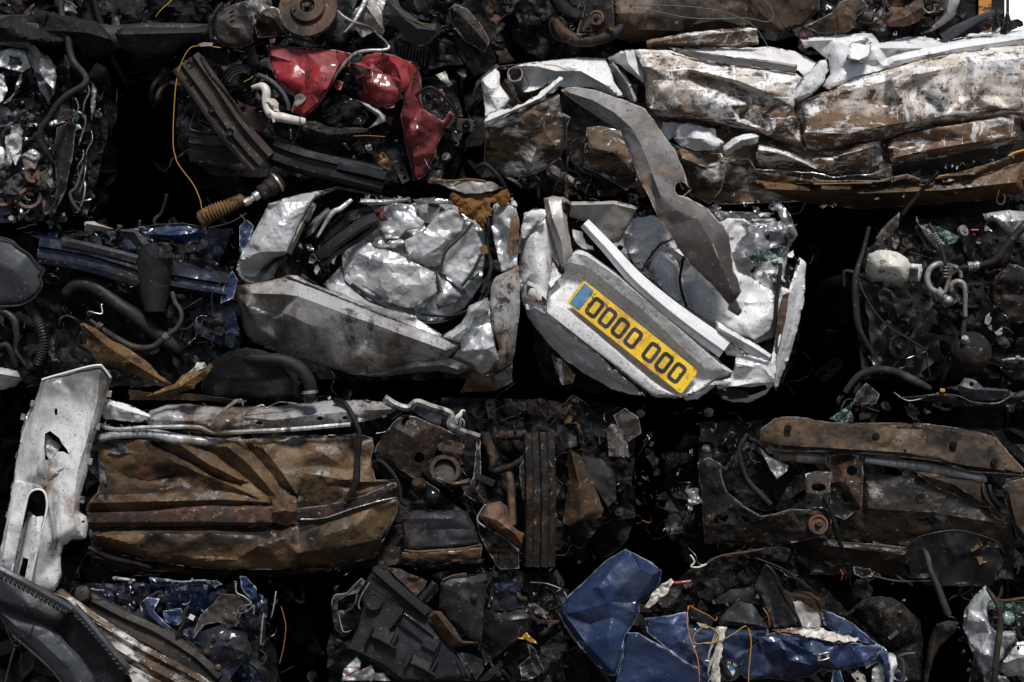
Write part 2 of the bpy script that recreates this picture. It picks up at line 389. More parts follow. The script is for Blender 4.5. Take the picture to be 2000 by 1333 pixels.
M['white_mud'] = mat('muddy_white_paint', (.72, .71, .70), .0, .46, .0, [((.46, .38, .29), 3.0, .52, .10, HX, 'n', 0, .7), ((.17, .105, .06), 7, -.40, .035, H1, 'z', 0, .85), ((.13, .075, .04), 5, .58, .05, (.6, 1, 1), 'n', 0, .85), ((.72, .71, .70), 11, .58, .03, (.65, 1, 1.1), 'n', 0, .5), ((.05, .032, .022), 20, .62, .05, (.6, 1, 1.1), 'n', 0, .9), ((.20, .08, .035), 18, .69, .03, H1, 'n', 0, .9), ((.76, .76, .76), 30, .63, .03, (.2, 1, 1.6), 's', 0, .4), ((.76, .76, .76), 24, .66, .03, (1.5, 1, .3), 's', 0, .4), ((.03, .02, .015), 90, .65, .03)], .5, 45)
M['mud_brown'] = mat('mud_over_white_paint', (.14, .09, .052), .0, .72, .0, [((.035, .024, .016), 7, .52, .07, (.4, 1, 1), 'n', 0, .85), ((.55, .53, .50), 9, .60, .04, (.65, 1, 1.1), 'n', 0, .55), ((.018, .013, .01), 22, .60, .05, (.5, 1, 1.5), 'n', 0, .9), ((.6, .58, .55), 60, .70, .02), EW], .6, 50)
M['silver'] = mat('silver_paint', (.58, .585, .59), .45, .33, .2, [((.34, .32, .30), 6, .64, .12), ((.12, .10, .085), 140, .71, .06), ((.12, .05, .02), 14, .80, .03), ((.2, .2, .2), 34, .74, .04, HX, 's', 0, .7), ED], .05, 22)
M['silver_dirty'] = mat('dirty_silver_paint', (.54, .54, .545), .45, .33, .2, [((.12, .085, .058), 4.5, .52, .10, (1.2, 1, .4), 'n', .1, .6), ((.035, .028, .024), 120, .66, .07), ((.05, .04, .035), 12, .64, .06, (1.6, 1, .35), 'n', 0, .6), ((.14, .055, .02), 9, .76, .05), ED], .08, 30)
M['silver_brown'] = mat('silver_paint_under_brown_dirt', (.42, .42, .42), .3, .4, .1, [((.13, .072, .032), 3.0, .42, .07, (1, 1, .5), 'n', 0, .8), ((.03, .022, .018), 20, .60, .05), ((.03, .025, .02), 70, .66, .03)], .35, 40)
M['shard'] = mat('torn_bright_metal', (.42, .42, .43), .8, .30, .0, [((.035, .03, .03), 7, .53, .07, H1, 'n', .2, .6), ((.08, .045, .025), 24, .70, .03)], .35, 60)
M['beige_grey'] = mat('warm_grey_paint', (.34, .325, .305), .1, .42, .1, [((.18, .15, .12), 5, .64, .12), ((.10, .06, .04), 120, .69, .05), ER], .08, 30)
M['grey_trim'] = mat('worn_grey_plastic_trim', (.30, .298, .305), .15, .42, .0, [((.12, .105, .098), 3.2, .53, .12), ((.05, .04, .037), 4, -2.28, .10, H1, 'z', 0, .5), ((.24, .16, .11), 8, .70, .06, (.5, 1, 1), 'n', 0, .8), ((.38, .37, .36), 110, .74, .03), ((.05, .04, .04), 90, .68, .05), ((.36, .30, .26), 30, 1.45, .06, H1, 'e', 0, .6)], .2, 70)
M['dark_trim'] = mat('dirty_dark_sheet', (.024, .021, .019), .2, .5, .0, [((.045, .036, .03), 6, .57, .08), ((.2, .18, .16), 70, .70, .02), ((.08, .035, .02), 15, .70, .04), ED], .35, 60, spec=0.3)
M['red'] = mat('red_paint', (.30, .022, .026), .0, .33, .35, [((.13, .018, .02), 3.2, .53, .11), ((.34, .28, .28), 36, .74, .015), ((.03, .015, .015), 30, .655, .03), ((.30, .2, .2), 40, 1.5, .05, H1, 'e', 0, .6)], .15, 30)
M['red_dark'] = mat('dull_red_paint', (.12, .02, .022), .0, .5, .1, [((.04, .02, .02), 5, .52, .08), ((.3, .26, .26), 50, .70, .02)], .25, 30)
M['blue'] = mat('blue_metallic_paint', (.022, .043, .115), .4, .24, .45, [((.010, .018, .05), 4, .54, .1), ((.30, .30, .30), 70, .76, .015), ((.03, .02, .018), 35, .68, .03), ((.28, .30, .36), 30, 1.46, .05, H1, 'e', .3, .4)], .14, 30)
M['blue_dark'] = mat('dark_blue_paint', (.006, .011, .036), .2, .28, .25, [((.008, .008, .010), 6, .5, .1), ((.2, .2, .22), 60, .72, .02)], .3, 40, spec=0.35)
M['brown'] = mat('brown_underseal', (.118, .070, .032), .0, .48, .0, [((.165, .095, .042), 3, .64, .12), ((.032, .023, .016), 4, .515, .09, (.6, 1, 1.4), 'n', 0, .5), ((.013, .011, .010), 9, .585, .05, (.8, 1, 1.1), 'n', .0, .3), ((.14, .05, .018), 8, .70, .05, (.6, 1, 1), 'n', 0, .85), ((.24, .24, .24), 26, .75, .03, (.5, 1, 1.5), 'n', .2, .4), ((.015, .012, .01), 90, .66, .04), ED], .4, 45, spec=.3)
M['brown_mid'] = mat('dull_brown_underseal', (.070, .043, .023), .0, .5, .0, [((.10, .06, .03), 4, .60, .12), ((.020, .015, .011), 4, .53, .08), ((.010, .009, .008), 10, .59, .05), ((.20, .19, .17), 40, .76, .03, H1, 'n', .2, .4), ((.012, .010, .009), 90, .65, .04), ED], .5, 45, spec=.3)
M['brown_dark'] = mat('dark_underseal', (.024, .017, .011), .0, .38, .0, [((.009, .008, .008), 4, .52, .07, (.6, 1, 1), 'n', 0, .4), ((.05, .025, .012), 9, .68, .05), ((.16, .14, .12), 60, .71, .015)], .6, 45, spec=0.35)
M['rust'] = mat('rusty_steel', (.10, .05, .028), .15, .7, .0, [((.022, .016, .013), 5, .50, .09), ((.17, .06, .02), 8, .66, .06), ((.20, .14, .10), 30, .68, .04), ((.012, .01, .009), 14, .61, .05)], .8, 60)
M['rust_dark'] = mat('dark_rusty_steel', (.020, .013, .009), .1, .52, .0, [((.009, .008, .0075), 6, .50, .08), ((.08, .034, .015), 12, .67, .05), ((.16, .14, .12), 60, .70, .02), ED], .7, 60, spec=0.3)
M['black'] = mat('black_plastic', (.008, .008, .009), .0, .36, .0, [((.018, .016, .015), 5, .55, .1), ((.09, .085, .08), 80, .71, .02)], .3, 60, spec=0.3)
M['black_gloss'] = mat('black_gloss_metal', (.006, .006, .007), .2, .16, .3, [((.015, .013, .011), 6, .56, .08, H1, 'n', 0, .6)], .5, 30, spec=0.45)
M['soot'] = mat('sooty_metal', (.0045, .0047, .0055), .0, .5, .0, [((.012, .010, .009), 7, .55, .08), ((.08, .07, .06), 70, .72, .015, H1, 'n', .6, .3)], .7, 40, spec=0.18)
M['charcoal'] = mat('charcoal_plastic', (.015, .016, .019), .0, .42, .0, [((.012, .012, .012), 4, .52, .1), ((.05, .038, .03), 12, .68, .05), ((.13, .12, .12), 80, .71, .02)], .25, 90, spec=0.35)
M['charcoal_light'] = mat('grey_bumper_plastic', (.046, .05, .058), .0, .4, .0, [((.03, .03, .031), 3, .5, .12), ((.16, .15, .14), 70, .71, .02), ((.015, .014, .014), 30, .68, .03)], .18, 90, spec=0.4)
M['steel'] = mat('bright_steel', (.5, .49, .47), .9, .28, .0, [((.10, .07, .05), 9, .57, .06, H1, 'n', .2, .7)], .2, 40)
M['cast'] = mat('cast_aluminium', (.30, .29, .275), .5, .48, .0, [((.07, .05, .035), 7, .53, .07), ((.02, .016, .014), 18, .60, .05)], .6, 60)
M['cream'] = mat('cream_plastic', (.56, .53, .47), .0, .42, .0, [((.26, .20, .13), 8, .60, .08), ((.05, .035, .025), 30, .66, .04)], .25, 40)
M['tan'] = mat('tan_fibre_board', (.15, .085, .038), .0, .85, .0, [((.055, .034, .018), 7, .53, .08), ((.26, .16, .08), 40, .66, .04), ((.02, .014, .01), 18, .64, .05)], .8, 80, spec=0.15)
M['foam'] = mat('orange_foam', (.16, .085, .034), .0, .95, .0, [((.16, .075, .02), 14, .54, .06), ((.05, .03, .018), 9, .60, .05)], 1., 90, spec=0.05)
M['leather'] = mat('brown_board', (.075, .046, .027), .0, .75, .0, [((.025, .017, .012), 6, .53, .09), ((.15, .10, .06), 50, .67, .03)], .7, 80, spec=0.2)
M['yellow'] = mat('yellow_wire', (.36, .20, .015), .0, .45)
M['orange'] = mat('orange_wire', (.20, .07, .015), .0, .5)
M['green_wire'] = mat('green_wire', (.05, .10, .08), .0, .5)
M['rubber'] = mat('rubber', (.007, .007, .007), .0, .5, .0, [((.022, .018, .015), 8, .60, .08)], .4, 60, spec=0.22)
M['hose_brown'] = mat('muddy_hose', (.024, .019, .015), .0, .55, .0, [((.07, .056, .042), 7, .63, .09), ((.012, .010, .009), 10, .55, .07)], .6, 60, spec=0.3)
M['glass'] = mat('shattered_green_glass', (.10, .16, .145), .0, .15, .3, [((.02, .035, .03), 60, .50, .06), ((.45, .55, .52), 110, .64, .03)], 1., 140)
M['carpet'] = mat('dark_fibre_carpet', (.016, .0145, .014), .0, .95, .0, [((.055, .05, .045), 40, .60, .07)], 1., 120, spec=0.05)
M['plate_y'] = mat('yellow_reflective_plate', (.76, .47, .010), .0, .34, .2, [((.34, .17, .02), 6, .62, .10), ((.10, .06, .02), 45, .66, .04), ((.03, .02, .01), 110, .70, .03)], .12, 60)
M['plate_b'] = mat('blue_band', (.05, .17, .30), .0, .4, .1, [((.03, .06, .09), 14, .60, .08), ((.25, .3, .33), 90, .68, .04)], .1, 60)
M['plate_k'] = mat('black_character', (.013, .013, .015), .0, .4, .0, [((.10, .07, .03), 60, .68, .04)], .05)
M['badge_w'] = mat('white_enamel', (.6, .61, .63), .1, .25, .3)
M['badge_b'] = mat('blue_enamel', (.05, .16, .34), .1, .25, .3)
M['ground'] = mat('oily_yard_ground', (.06, .054, .047), .0, .85, .0, [((.03, .027, .024), 2, .5, .1), ((.12, .105, .09), 12, .62, .06)], .8, 14)
M['crane'] = mat('orange_striped_paint', (.52, .21, .015), .0, .5, .0, [((.02, .02, .02), 9, .56, .02, (1, 1, 3.5), 's', 0, .6)], .1)
PAL = {'dark': ['soot', 'black', 'black_gloss', 'soot', 'soot', 'rust_dark'], 'silver': ['shard', 'shard', 'silver', 'soot', 'shard', 'black'],
       'brown': ['brown_dark', 'rust_dark', 'soot', 'brown', 'rust', 'soot'], 'blue': ['blue_dark', 'soot', 'blue_dark', 'black', 'black_gloss'],
       'red': ['red_dark', 'soot', 'black', 'black_gloss', 'soot'], 'white': ['white_scuffed', 'shard', 'soot', 'shard', 'beige_grey']}
# ---------------- crushed bodies and their small debris ----------------
def core(parent, x0, y0, x1, y1, d=-110, depth=650, mt='soot', seed=0, name='crushed_body', amp=22):
    """the compacted mass of a wreck: a closed lumpy block reaching back into the stack"""
    rs = np.random.RandomState(abs(int(seed+x0*3+y0))); cx, cy = (x0+x1)/2, (y0+y1)/2
    nx = max(4, int((x1-x0)/22)); ny = max(4, int((y1-y0)/22)); nd = 10
    VV = []; F = []; ix = {}
    def v(i, j, k):
        if (i, j, k) not in ix:
            x = x0+(x1-x0)*i/nx; y = y0+(y1-y0)*j/ny; dd = d-depth*k/nd
            o = rs.uniform(-1, 1, 3)*np.array([amp*.35, amp*.35, amp])
            ex = 1-.10*(abs(2*j/ny-1)**4); ey = 1-.14*(abs(2*i/nx-1)**4)
            x = cx+(x-cx)*ex; y = cy+(y-cy)*ey
            ix[(i, j, k)] = len(VV); VV.append((x+o[0], y+o[1], dd+o[2]))
        return ix[(i, j, k)]
    for i in range(nx):
        for j in range(ny):
            F.append((v(i, j, 0), v(i, j+1, 0), v(i+1, j+1, 0), v(i+1, j, 0))); F.append((v(i, j, nd), v(i+1, j, nd), v(i+1, j+1, nd), v(i, j+1, nd)))
    for k in range(nd):
        for i in range(nx):
            F.append((v(i, 0, k), v(i+1, 0, k), v(i+1, 0, k+1), v(i, 0, k+1))); F.append((v(i, ny, k), v(i, ny, k+1), v(i+1, ny, k+1), v(i+1, ny, k)))
        for j in range(ny):
            F.append((v(0, j, k), v(0, j, k+1), v(0, j+1, k+1), v(0, j+1, k))); F.append((v(nx, j, k), v(nx, j+1, k), v(nx, j+1, k+1), v(nx, j, k+1)))
    return link(name, Wa(np.array(VV)), F, M[mt], parent, smooth=False)
def scrap(parent, c, size, mt, rs, name='torn_panel', tilt=1.0, elong=2.2):
    n = rs.randint(5, 9); L = size; w = size/rs.uniform(1.1, elong)
    an = np.sort(rs.uniform(0, 2*math.pi, n)); out = []
    for t in an: q = rs.uniform(.55, 1.1); out.append((L*q*math.cos(t), w*q*math.sin(t), 0.0))
    x = [p[0] for p in out]
    if segarea(out) < L*w*.5: return None
    P, T = relief([(p[0], p[1], p[2]) for p in out], g=max(4, size/7), cr=((size*.55, size*.28), (size*.22, size*.07)), sm=1, jag=1.5, seed=int(rs.randint(1e6)))
    Mx = rotm(rs.uniform(-tilt, tilt), rs.uniform(-tilt, tilt), rs.uniform(0, 6.3))
    P = P @ Mx.T+np.array(c)
    return link(name, Wa(P), T, M[mt], parent, solid=.0022)
def segarea(p):
    return abs(sum(p[i][0]*p[(i+1) % len(p)][1]-p[(i+1) % len(p)][0]*p[i][1] for i in range(len(p))))/2
def clutter(parent, poly, n, pal='dark', d=(-90, -20), size=(18, 55), seed=1, hoses=.2, wires=.12, bits=.2, V=V1):
    """engine-bay debris: torn panels, hoses, wires, brackets, each a part of its wreck"""
    q = V(poly); rs = np.random.RandomState(seed); xs = [p[0] for p in q]; ys = [p[1] for p in q]; k = 0; tries = 0
    while k < n and tries < n*30:
        tries += 1
        x = rs.uniform(min(xs), max(xs)); y = rs.uniform(min(ys), max(ys))
        if not inside(np.array([x]), np.array([y]), q)[0]: continue
        k += 1; dd = rs.uniform(*d); mt = PAL[pal][rs.randint(len(PAL[pal]))]; u = rs.uniform(); sz = rs.uniform(*size)
        if u < hoses:
            p = [(x, y, dd)]; a_ = rs.uniform(0, 6.3)
            for _ in range(rs.randint(3, 6)):
                a_ += rs.normal()*.8; p.append((p[-1][0]+math.cos(a_)*sz*.7, p[-1][1]+math.sin(a_)*sz*.7, dd+rs.uniform(-15, 15)))
            r = rs.uniform(2.2, 6)
            tube('hose', M[['rubber', 'black_gloss', 'soot', 'hose_brown', 'rust_dark'][rs.randint(5)]], parent, p, r=r, rib=(r*1.1, .25) if rs.uniform() < .25 else None, seg=8)
        elif u < hoses+wires:
            p = [(x, y, dd+8)]; a_ = rs.uniform(0, 6.3)
            for _ in range(rs.randint(4, 8)):
                a_ += rs.normal()*.7; p.append((p[-1][0]+math.cos(a_)*sz*.6, p[-1][1]+math.sin(a_)*sz*.6, dd+8+rs.uniform(-12, 12)))
            tube('wire', M[['black', 'soot', 'hose_brown', 'rust', 'black', 'steel'][rs.randint(6)]], parent, p, r=rs.uniform(.6, 1.2), seg=5)
        elif u < hoses+wires+bits*.5:
            o_ = [(-sz*.5, -sz*.22, 0), (sz*.3, -sz*.25, 0), (sz*.5, -.05*sz, 6), (sz*.45, sz*.25, 8), (-sz*.4, sz*.2, 0)]
            P, T = relief(o_, holes=[circ(-sz*.22, 0, sz*.09, 10), circ(sz*.2, 0, sz*.08, 10)], g=5, cr=((14, 2),), seed=int(rs.randint(1e6)))
            P = P @ rotm(rs.uniform(-.7, .7), rs.uniform(-.7, .7), rs.uniform(0, 6.3)).T+np.array((x, y, dd))
            link('bracket', Wa(P), T, M[mt], parent, solid=.004)
        elif u < hoses+wires+bits:
            lathe('bolt' if sz < 30 else 'pulley', M[['rust_dark', 'soot', 'cast', 'black_gloss'][rs.randint(4)]], parent, (x, y, dd), (rs.normal()*.5, rs.normal()*.5, 1), [(0, 7), (sz*.12, 7), (sz*.12, 4), (sz*.16, 4), (sz*.28, 3), (sz*.28, -4), (0, -4)], seg=18)
        else: scrap(parent, (x, y, dd), sz, mt, rs)
def fringe(parent, path, n, mt, d=0, V=V1, size=(6, 16), seed=3, name='torn_metal_strip'):
    """torn strips along an edge"""
    q = spline(V(path, d), 4); rs = np.random.RandomState(seed)
    for _ in range(n):
        p = q[rs.randint(len(q))][:3]; s = rs.uniform(*size); VV = []; F = []; M3 = rotm(rs.uniform(-1, 1), rs.uniform(-1, 1), rs.uniform(0, 6.3))
        k = rs.randint(2, 5); w0 = s*.3; x_ = 0; z_ = 0; an = 0
        for i in range(k+1):
            w_ = w0*(1-i/(k+1.)); VV.append(p+M3 @ np.array([x_, -w_, z_])); VV.append(p+M3 @ np.array([x_, w_, z_]))
            an += rs.normal()*.7; x_ += s/k*math.cos(an); z_ += s/k*math.sin(an)
        for i in range(k): F.append((2*i, 2*i+1, 2*i+3, 2*i+2))
        link(name, Wa(np.array(VV)), F, M[mt], parent, solid=.0015, smooth=False)
def wreck(label, x0, y0, x1, y1, group='crushed cars in the stack', **kw):
    b = W((x0+x1)/2, y1, -300)
    t = thing('crushed_car', label, 'crushed car', b, group)
    core(t, x0, y0, x1, y1, **kw)
    return t

def debris(parent, poly, n, mts=('soot', 'black_gloss', 'shard', 'rust_dark', 'charcoal'), d=(-85, 12), size=(3, 11), seed=1, V=V1):
    """uncountable shredded slivers packed between the larger parts: one stuff part"""
    n = int(n*.34); d = (d[0], d[1]-8); q = V(poly); rs = np.random.RandomState(seed+900); xs = [p[0] for p in q]; ys = [p[1] for p in q]
    X = rs.uniform(min(xs), max(xs), n*3); Y = rs.uniform(min(ys), max(ys), n*3); k = inside(X, Y, q); X = X[k][:n]; Y = Y[k][:n]
    VV = []; F = []; MI = []
    for x, y in zip(X, Y):
        s = rs.uniform(*size)*rs.uniform(.6, 1.4); M3 = rotm(rs.uniform(-1.2, 1.2), rs.uniform(-1.2, 1.2), rs.uniform(0, 6.3)); c = np.array([x, y, rs.uniform(*d)]); mi = rs.randint(len(mts)); o = len(VV)
        if rs.uniform() < .6:      # curled wire or sliver
            m = 6; w = rs.uniform(.4, 1.1); a_ = 0; p = np.zeros(3); L_ = s*rs.uniform(1.5, 3.5)/m; ka = rs.normal()*.5
            for i in range(m+1):
                for (ox, oz) in ((-w, -w*.6), (w, -w*.6), (0, w)):
                    VV.append(c+M3 @ (p+np.array([-math.sin(a_)*ox, math.cos(a_)*ox, oz])))
                a_ += ka+rs.normal()*.25; p = p+np.array([math.cos(a_), math.sin(a_), rs.normal()*.3])*L_
            for i in range(m):
                for j in range(3): F.append((o+i*3+j, o+i*3+(j+1) % 3, o+i*3+3+(j+1) % 3, o+i*3+3+j)); MI.append(mi)
        else:                       # bent chip with thickness
            m = rs.randint(2, 4); w = s*rs.uniform(.25, .6); p = np.zeros(3); a_ = 0
            for i in range(m+1):
                ww = w*rs.uniform(.4, 1.1); sh = rs.normal()*s*.15
                for zz in (0, -.9):
                    VV.append(c+M3 @ (p+np.array([0, -ww+sh, zz]))); VV.append(c+M3 @ (p+np.array([0, ww+sh, zz])))
                a_ += rs.normal()*.8; p = p+np.array([math.cos(a_), 0, math.sin(a_)])*s/m*1.4
            for i in range(m):
                A, B = o+i*4, o+i*4+4
                for f in ((A, A+1, B+1, B), (A+2, B+2, B+3, A+3), (A, B, B+2, A+2), (A+1, A+3, B+3, B+1)): F.append(f); MI.append(mi)
    ob = link('shredded_fragments', Wa(np.array(VV)), F, M[mts[0]], parent, smooth=False, kind='stuff')
    for m_ in mts[1:]: ob.data.materials.append(M[m_])
    ob.data.polygons.foreach_set('material_index', MI)
    return ob

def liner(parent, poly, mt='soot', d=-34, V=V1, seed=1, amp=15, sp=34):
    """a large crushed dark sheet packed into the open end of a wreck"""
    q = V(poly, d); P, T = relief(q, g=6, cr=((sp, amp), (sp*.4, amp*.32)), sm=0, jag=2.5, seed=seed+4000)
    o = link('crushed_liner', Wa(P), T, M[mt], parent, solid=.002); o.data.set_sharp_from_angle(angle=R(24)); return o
# ---------------- ground and the stack's setting ----------------
def ground():
    n = 60; VV = []; F = []; rs = np.random.RandomState(2)
    ax = np.sign(np.linspace(-1, 1, n+1))*np.abs(np.linspace(-1, 1, n+1))**3*600
    for j in ax:
        for i in ax: VV.append((i, j, rs.uniform(-.02, .0)))
    F = [(j*(n+1)+i, j*(n+1)+i+1, (j+1)*(n+1)+i+1, (j+1)*(n+1)+i) for j in range(n) for i in range(n)]
    return link('ground', VV, F, M['ground'], kind='structure')
ground()
# ======== filler layer added behind the stack so the gaps stay dark ========
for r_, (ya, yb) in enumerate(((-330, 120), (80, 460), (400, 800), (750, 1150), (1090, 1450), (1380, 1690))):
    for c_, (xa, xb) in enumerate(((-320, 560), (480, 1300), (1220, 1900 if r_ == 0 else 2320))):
        t = thing('crushed_car', 'dark filler car added deep in the stack to keep the gaps in shadow', 'crushed car', W((xa+xb)/2, yb, -1100), 'filler crushed cars added behind the front layer')
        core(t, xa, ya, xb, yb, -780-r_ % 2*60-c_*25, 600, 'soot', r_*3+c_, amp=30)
# ======== the white wreck with the yellow number plate ========
t = wreck('white crushed car end with a yellow number plate and diagonal tailgate strip', 1040, 420, 1555, 770, seed=5, d=-95, amp=14)
PW = t
# side panel curling back at the left
sheet('side_panel', M['white_scuffed'], t, [(72,170,20),(198,142,20),(235,250,25),(300,520,25),(240,440,25),(215,640,30),(208,800,30),(180,905,0),(95,790,0),(58,690,0),(42,540,-5),(42,330,-5)], VE,
      pts=[(130,300,34),(150,500,40),(120,640,28),(80,560,22)], creases=[[(60,330,10),(200,210,30)],[(95,570,16),(150,600,30),(210,700,36)]], cr=((70,5),(22,1.5)), curl=(22,16), g=5)
sheet('folded_flap', M['white_scuffed'], t, [(75,180,36),(120,150,36),(200,150,48),(205,185,54),(60,330,34),(50,270,20)], VE, cr=((30,5),), g=5, curl=(8,6))
# shaded lower bumper
sheet('lower_bumper', M['white_scuffed'], t, [(62,690,0),(205,775,42),(225,800,46),(510,1010,52),(790,1255,40),(700,1245,14),(600,1218,-8),(440,1130,-22),(300,1030,-26),(175,905,-20)], VE,
      pts=[(300,930,28),(450,1060,30),(640,1180,28)], creases=[[(175,840,14),(330,960,20),(520,1110,16),(650,1190,12)]], cr=((60,3),(20,.8)), g=5, sm=3)
# tailgate with plate recess
rec = [(345,470),(430,490),(760,760),(1130,1105),(1190,1165),(1110,1215),(1000,1255),(930,1225),(600,960),(330,720),(285,690),(300,590)]
sheet('tailgate', M['white_scuffed'], t, [(300,470,20),(385,385,24),(440,400,30),(620,520,34),(1000,830,36),(1240,1060,34),(1312,1108,26),(1290,1140,24),(1200,1166,26),(1100,1232,30),(1000,1266,24),(850,1264,20),(760,1200,26),(500,995,28),(205,788,26),(205,700,24),(215,640,26),(310,520,26)], VE,
      creases=[[(330,470,44),(372,410,46),(440,425,56),(620,545,60),(1000,870,60),(1260,1100,54)], [(345,462,42),(440,486,46),(770,745,49),(1140,1090,45),(1190,1155,34)],
               [(336,492,22),(432,520,19),(756,784,19),(1115,1118,20),(1080,1190,22),(1000,1235,26)], [(235,700,44),(320,745,48),(600,985,52),(860,1215,50),(1000,1262,40)], [(205,755,46),(340,860,48),(560,1030,48),(850,1256,44)],
               [(330,720,22),(600,950,24),(930,1210,26)]],
      pts=[(300,610,18),(320,560,14),(400,600,17),(700,850,17)], cr=((60,1.0),(18,.4)), g=4, sm=1, curl=(10,5))
# number plate in its own frame
A = np.array([1000+425/3.03, 360+568/3.03, 41.]); B_ = np.array([1000+1104/3.03, 360+1108/3.03, 41.]); C_ = np.array([1000+322/3.03, 360+702/3.03, 49.])
ux = (B_-A)/520.; uy = (C_-A)/111.
def PL(x, y, lift=0): p = A+ux*x+uy*y; return (p[0], p[1], p[2]+lift)
def rr(x0, y0, x1, y1, r, n=5):
    o = []
    for cx, cy, a0 in ((x1-r, y0+r, -90), (x1-r, y1-r, 0), (x0+r, y1-r, 90), (x0+r, y0+r, 180)):
        for i in range(n+1): an = R(a0+90*i/n); o.append((cx+r*math.cos(an), cy+r*math.sin(an)))
    return o
def plate_poly(name, m, par, o, lift, th, hole=None):
    q = [PL(x, y, lift) for x, y in o]; P, T = relief(q, holes=[[PL(x, y, lift) for x, y in hole]] if hole else [], g=6 if not hole else 3.2, jag=0, sm=0)
    # a gentle wave bends the plate
    P[:, 2] += 1.8*np.sin(P[:, 0]/38)+.9*np.sin(P[:, 0]/11+P[:, 1]/17)
    o = link(name, Wa(P), T, m, par, solid=th); return o
pl = plate_poly('number_plate', M['plate_y'], t, rr(0, 0, 520, 111, 9), 0, .0022)
plate_poly('blue_band', M['plate_b'], pl, rr(9, 8, 52, 104, 4), 1.3, .0012)
for x in (66, 124, 182, 240, 322, 380, 438):
    plate_poly('character', M['plate_k'], pl, rr(x, 17, x+48, 96, 15), 1.5, .0014, rr(x+12.5, 30, x+35.5, 83, 7))
for i, (x, y) in enumerate(((60, 14), (504, 98))): lathe('rivet', M['plate_y'], pl, PL(x, y, 1.5), (0, 0, 1), [(0, 1.4), (1.6, 1.0), (2.2, 0)], 10)
# trim strips
rail('trim_strip', M['white_clean'], t, [(425,235,52),(560,380,58),(720,560,62),(900,720,64),(1080,860,62),(1255,985,54)], [(-22,-6),(-12,4),(0,8),(3,6),(13,-8),(15,-16)], VE, step=4, cr=((50,1.2),), taper=(.55,1.1))
sheet('trim_strip_end', M['white_clean'], t, [(1205,800,60),(1225,815,62),(1420,935,60),(1540,1008,56),(1530,1045,48),(1400,1010,44),(1262,915,40),(1205,870,44)], VE, creases=[[(1225,850,66),(1420,960,66),(1525,1025,58)]], g=4, cr=((40,1),))
sheet('crushed_lamp_panel', M['white_scuffed'], t, [(1255,905,30),(1400,1005,34),(1405,1040,20),(1270,1010,14),(1250,960,16)], VE, g=5, cr=((30,3),))
# the beige pillar strap and top flap
sheet('pillar_strap', M['beige_grey'], t, [(188,85,20),(240,68,30),(300,75,30),(342,100,14),(335,150,20),(325,210,40),(345,330,44),(360,400,44),(300,515,40),(262,390,40),(232,300,36),(200,180,30)], VE,
      creases=[[(215,90,44),(240,200,62),(290,330,62),(310,480,50)],[(290,90,44),(300,200,58),(330,380,54)]], pts=[(330,130,10)], g=4, sm=3, cr=((40,1),), curl=(8,8))
lathe('pillar_hole', M['soot'], t, (1000+322/3.03,360+140/3.03,42), (1,0,.8), [(0,2),(9,2),(11,0),(11,-6)], 18)
sheet('roof_flap', M['beige_grey'], t, [(345,105,44),(460,104,52),(600,98,56),(700,120,60),(742,140,58),(728,175,54),(690,240,44),(640,335,26),(560,360,20),(440,225,22),(335,190,30)], VE,
      creases=[[(345,125,52),(600,118,62),(735,150,62)],[(690,240,44),(600,290,34),(560,350,24)]], cr=((60,3),(20,.8)), g=5, curl=(8,6), label='beige upper flap')
# inner crumpled panels
sheet('crumpled_backing', M['white_scuffed'], t, [(560,330,-24),(680,250,-20),(900,180,-18),(1250,200,-16),(1560,200,-14),(1640,400,-12),(1590,640,-10),(1560,900,-8),(1420,960,-8),(1200,900,-10),(1000,740,-12),(760,560,-20)], VE, cr=((50,15),(18,5)), g=4.2, sm=0)
sheet('crumpled_inner_panel', M['white_scuffed'], t, [(668,262,-10),(720,200,0),(845,185,6),(900,215,10),(950,330,8),(880,345,4),(830,400,4),(780,520,4),(720,470,-4),(680,380,-8)], VE, creases=[[(668,290,6),(760,330,10),(850,290,10),(900,215,16)],[(690,410,6),(830,330,6)]], cr=((40,9),(15,3.2)), g=4.5, curl=(3,4), sm2=2)
sheet('crumpled_inner_panel', M['white_scuffed'], t, [(800,500,0),(870,390,6),(905,350,10),(1000,420,10),(1100,470,14),(1210,560,18),(1320,510,10),(1440,570,12),(1555,640,18),(1560,780,20),(1520,870,16),(1430,930,14),(1250,850,10),(1200,830,8),(1040,735,6),(900,640,4)], VE,
      creases=[[(990,430,-14),(1000,560,-20),(1030,700,-10)],[(850,420,14),(940,560,24),(930,660,10)],[(1300,560,26),(1380,720,12),(1500,780,30)],[(1120,560,14),(1160,700,20),(1060,745,6)],[(1210,640,22),(1330,700,24),(1540,700,26)]], pts=[(880,470,20),(930,560,22),(1090,560,6),(1100,650,26),(1440,820,28)], cr=((55,7),(20,2.6)), g=5, sm2=3, curl=(3,4))
sheet('inner_seam_panel', M['white_scuffed'], t, [(720,470,-6),(770,455,0),(800,500,0),(1000,660,4),(1000,700,0),(860,600,-10),(740,500,-10)], VE, cr=((20,3),), g=5)
sheet('top_rail_panel', M['shard'], t, [(705,200,-10),(860,180,0),(900,240,0),(830,250,-10),(720,215,-14)], VE, cr=((18,6),(9,2)), g=4)
sheet('top_rail_panel', M['shard'], t, [(1170,160,-10),(1400,165,-4),(1530,170,0),(1530,205,-4),(1420,205,-8),(1400,260,-10),(1290,300,-14),(1260,250,-14)], VE, cr=((22,9),(9,2.5)), g=4)
sheet('grey_fold', M['silver'], t, [(1260,235,-10),(1400,240,-4),(1400,300,-6),(1290,310,-12)], VE, cr=((30,5),), g=5)
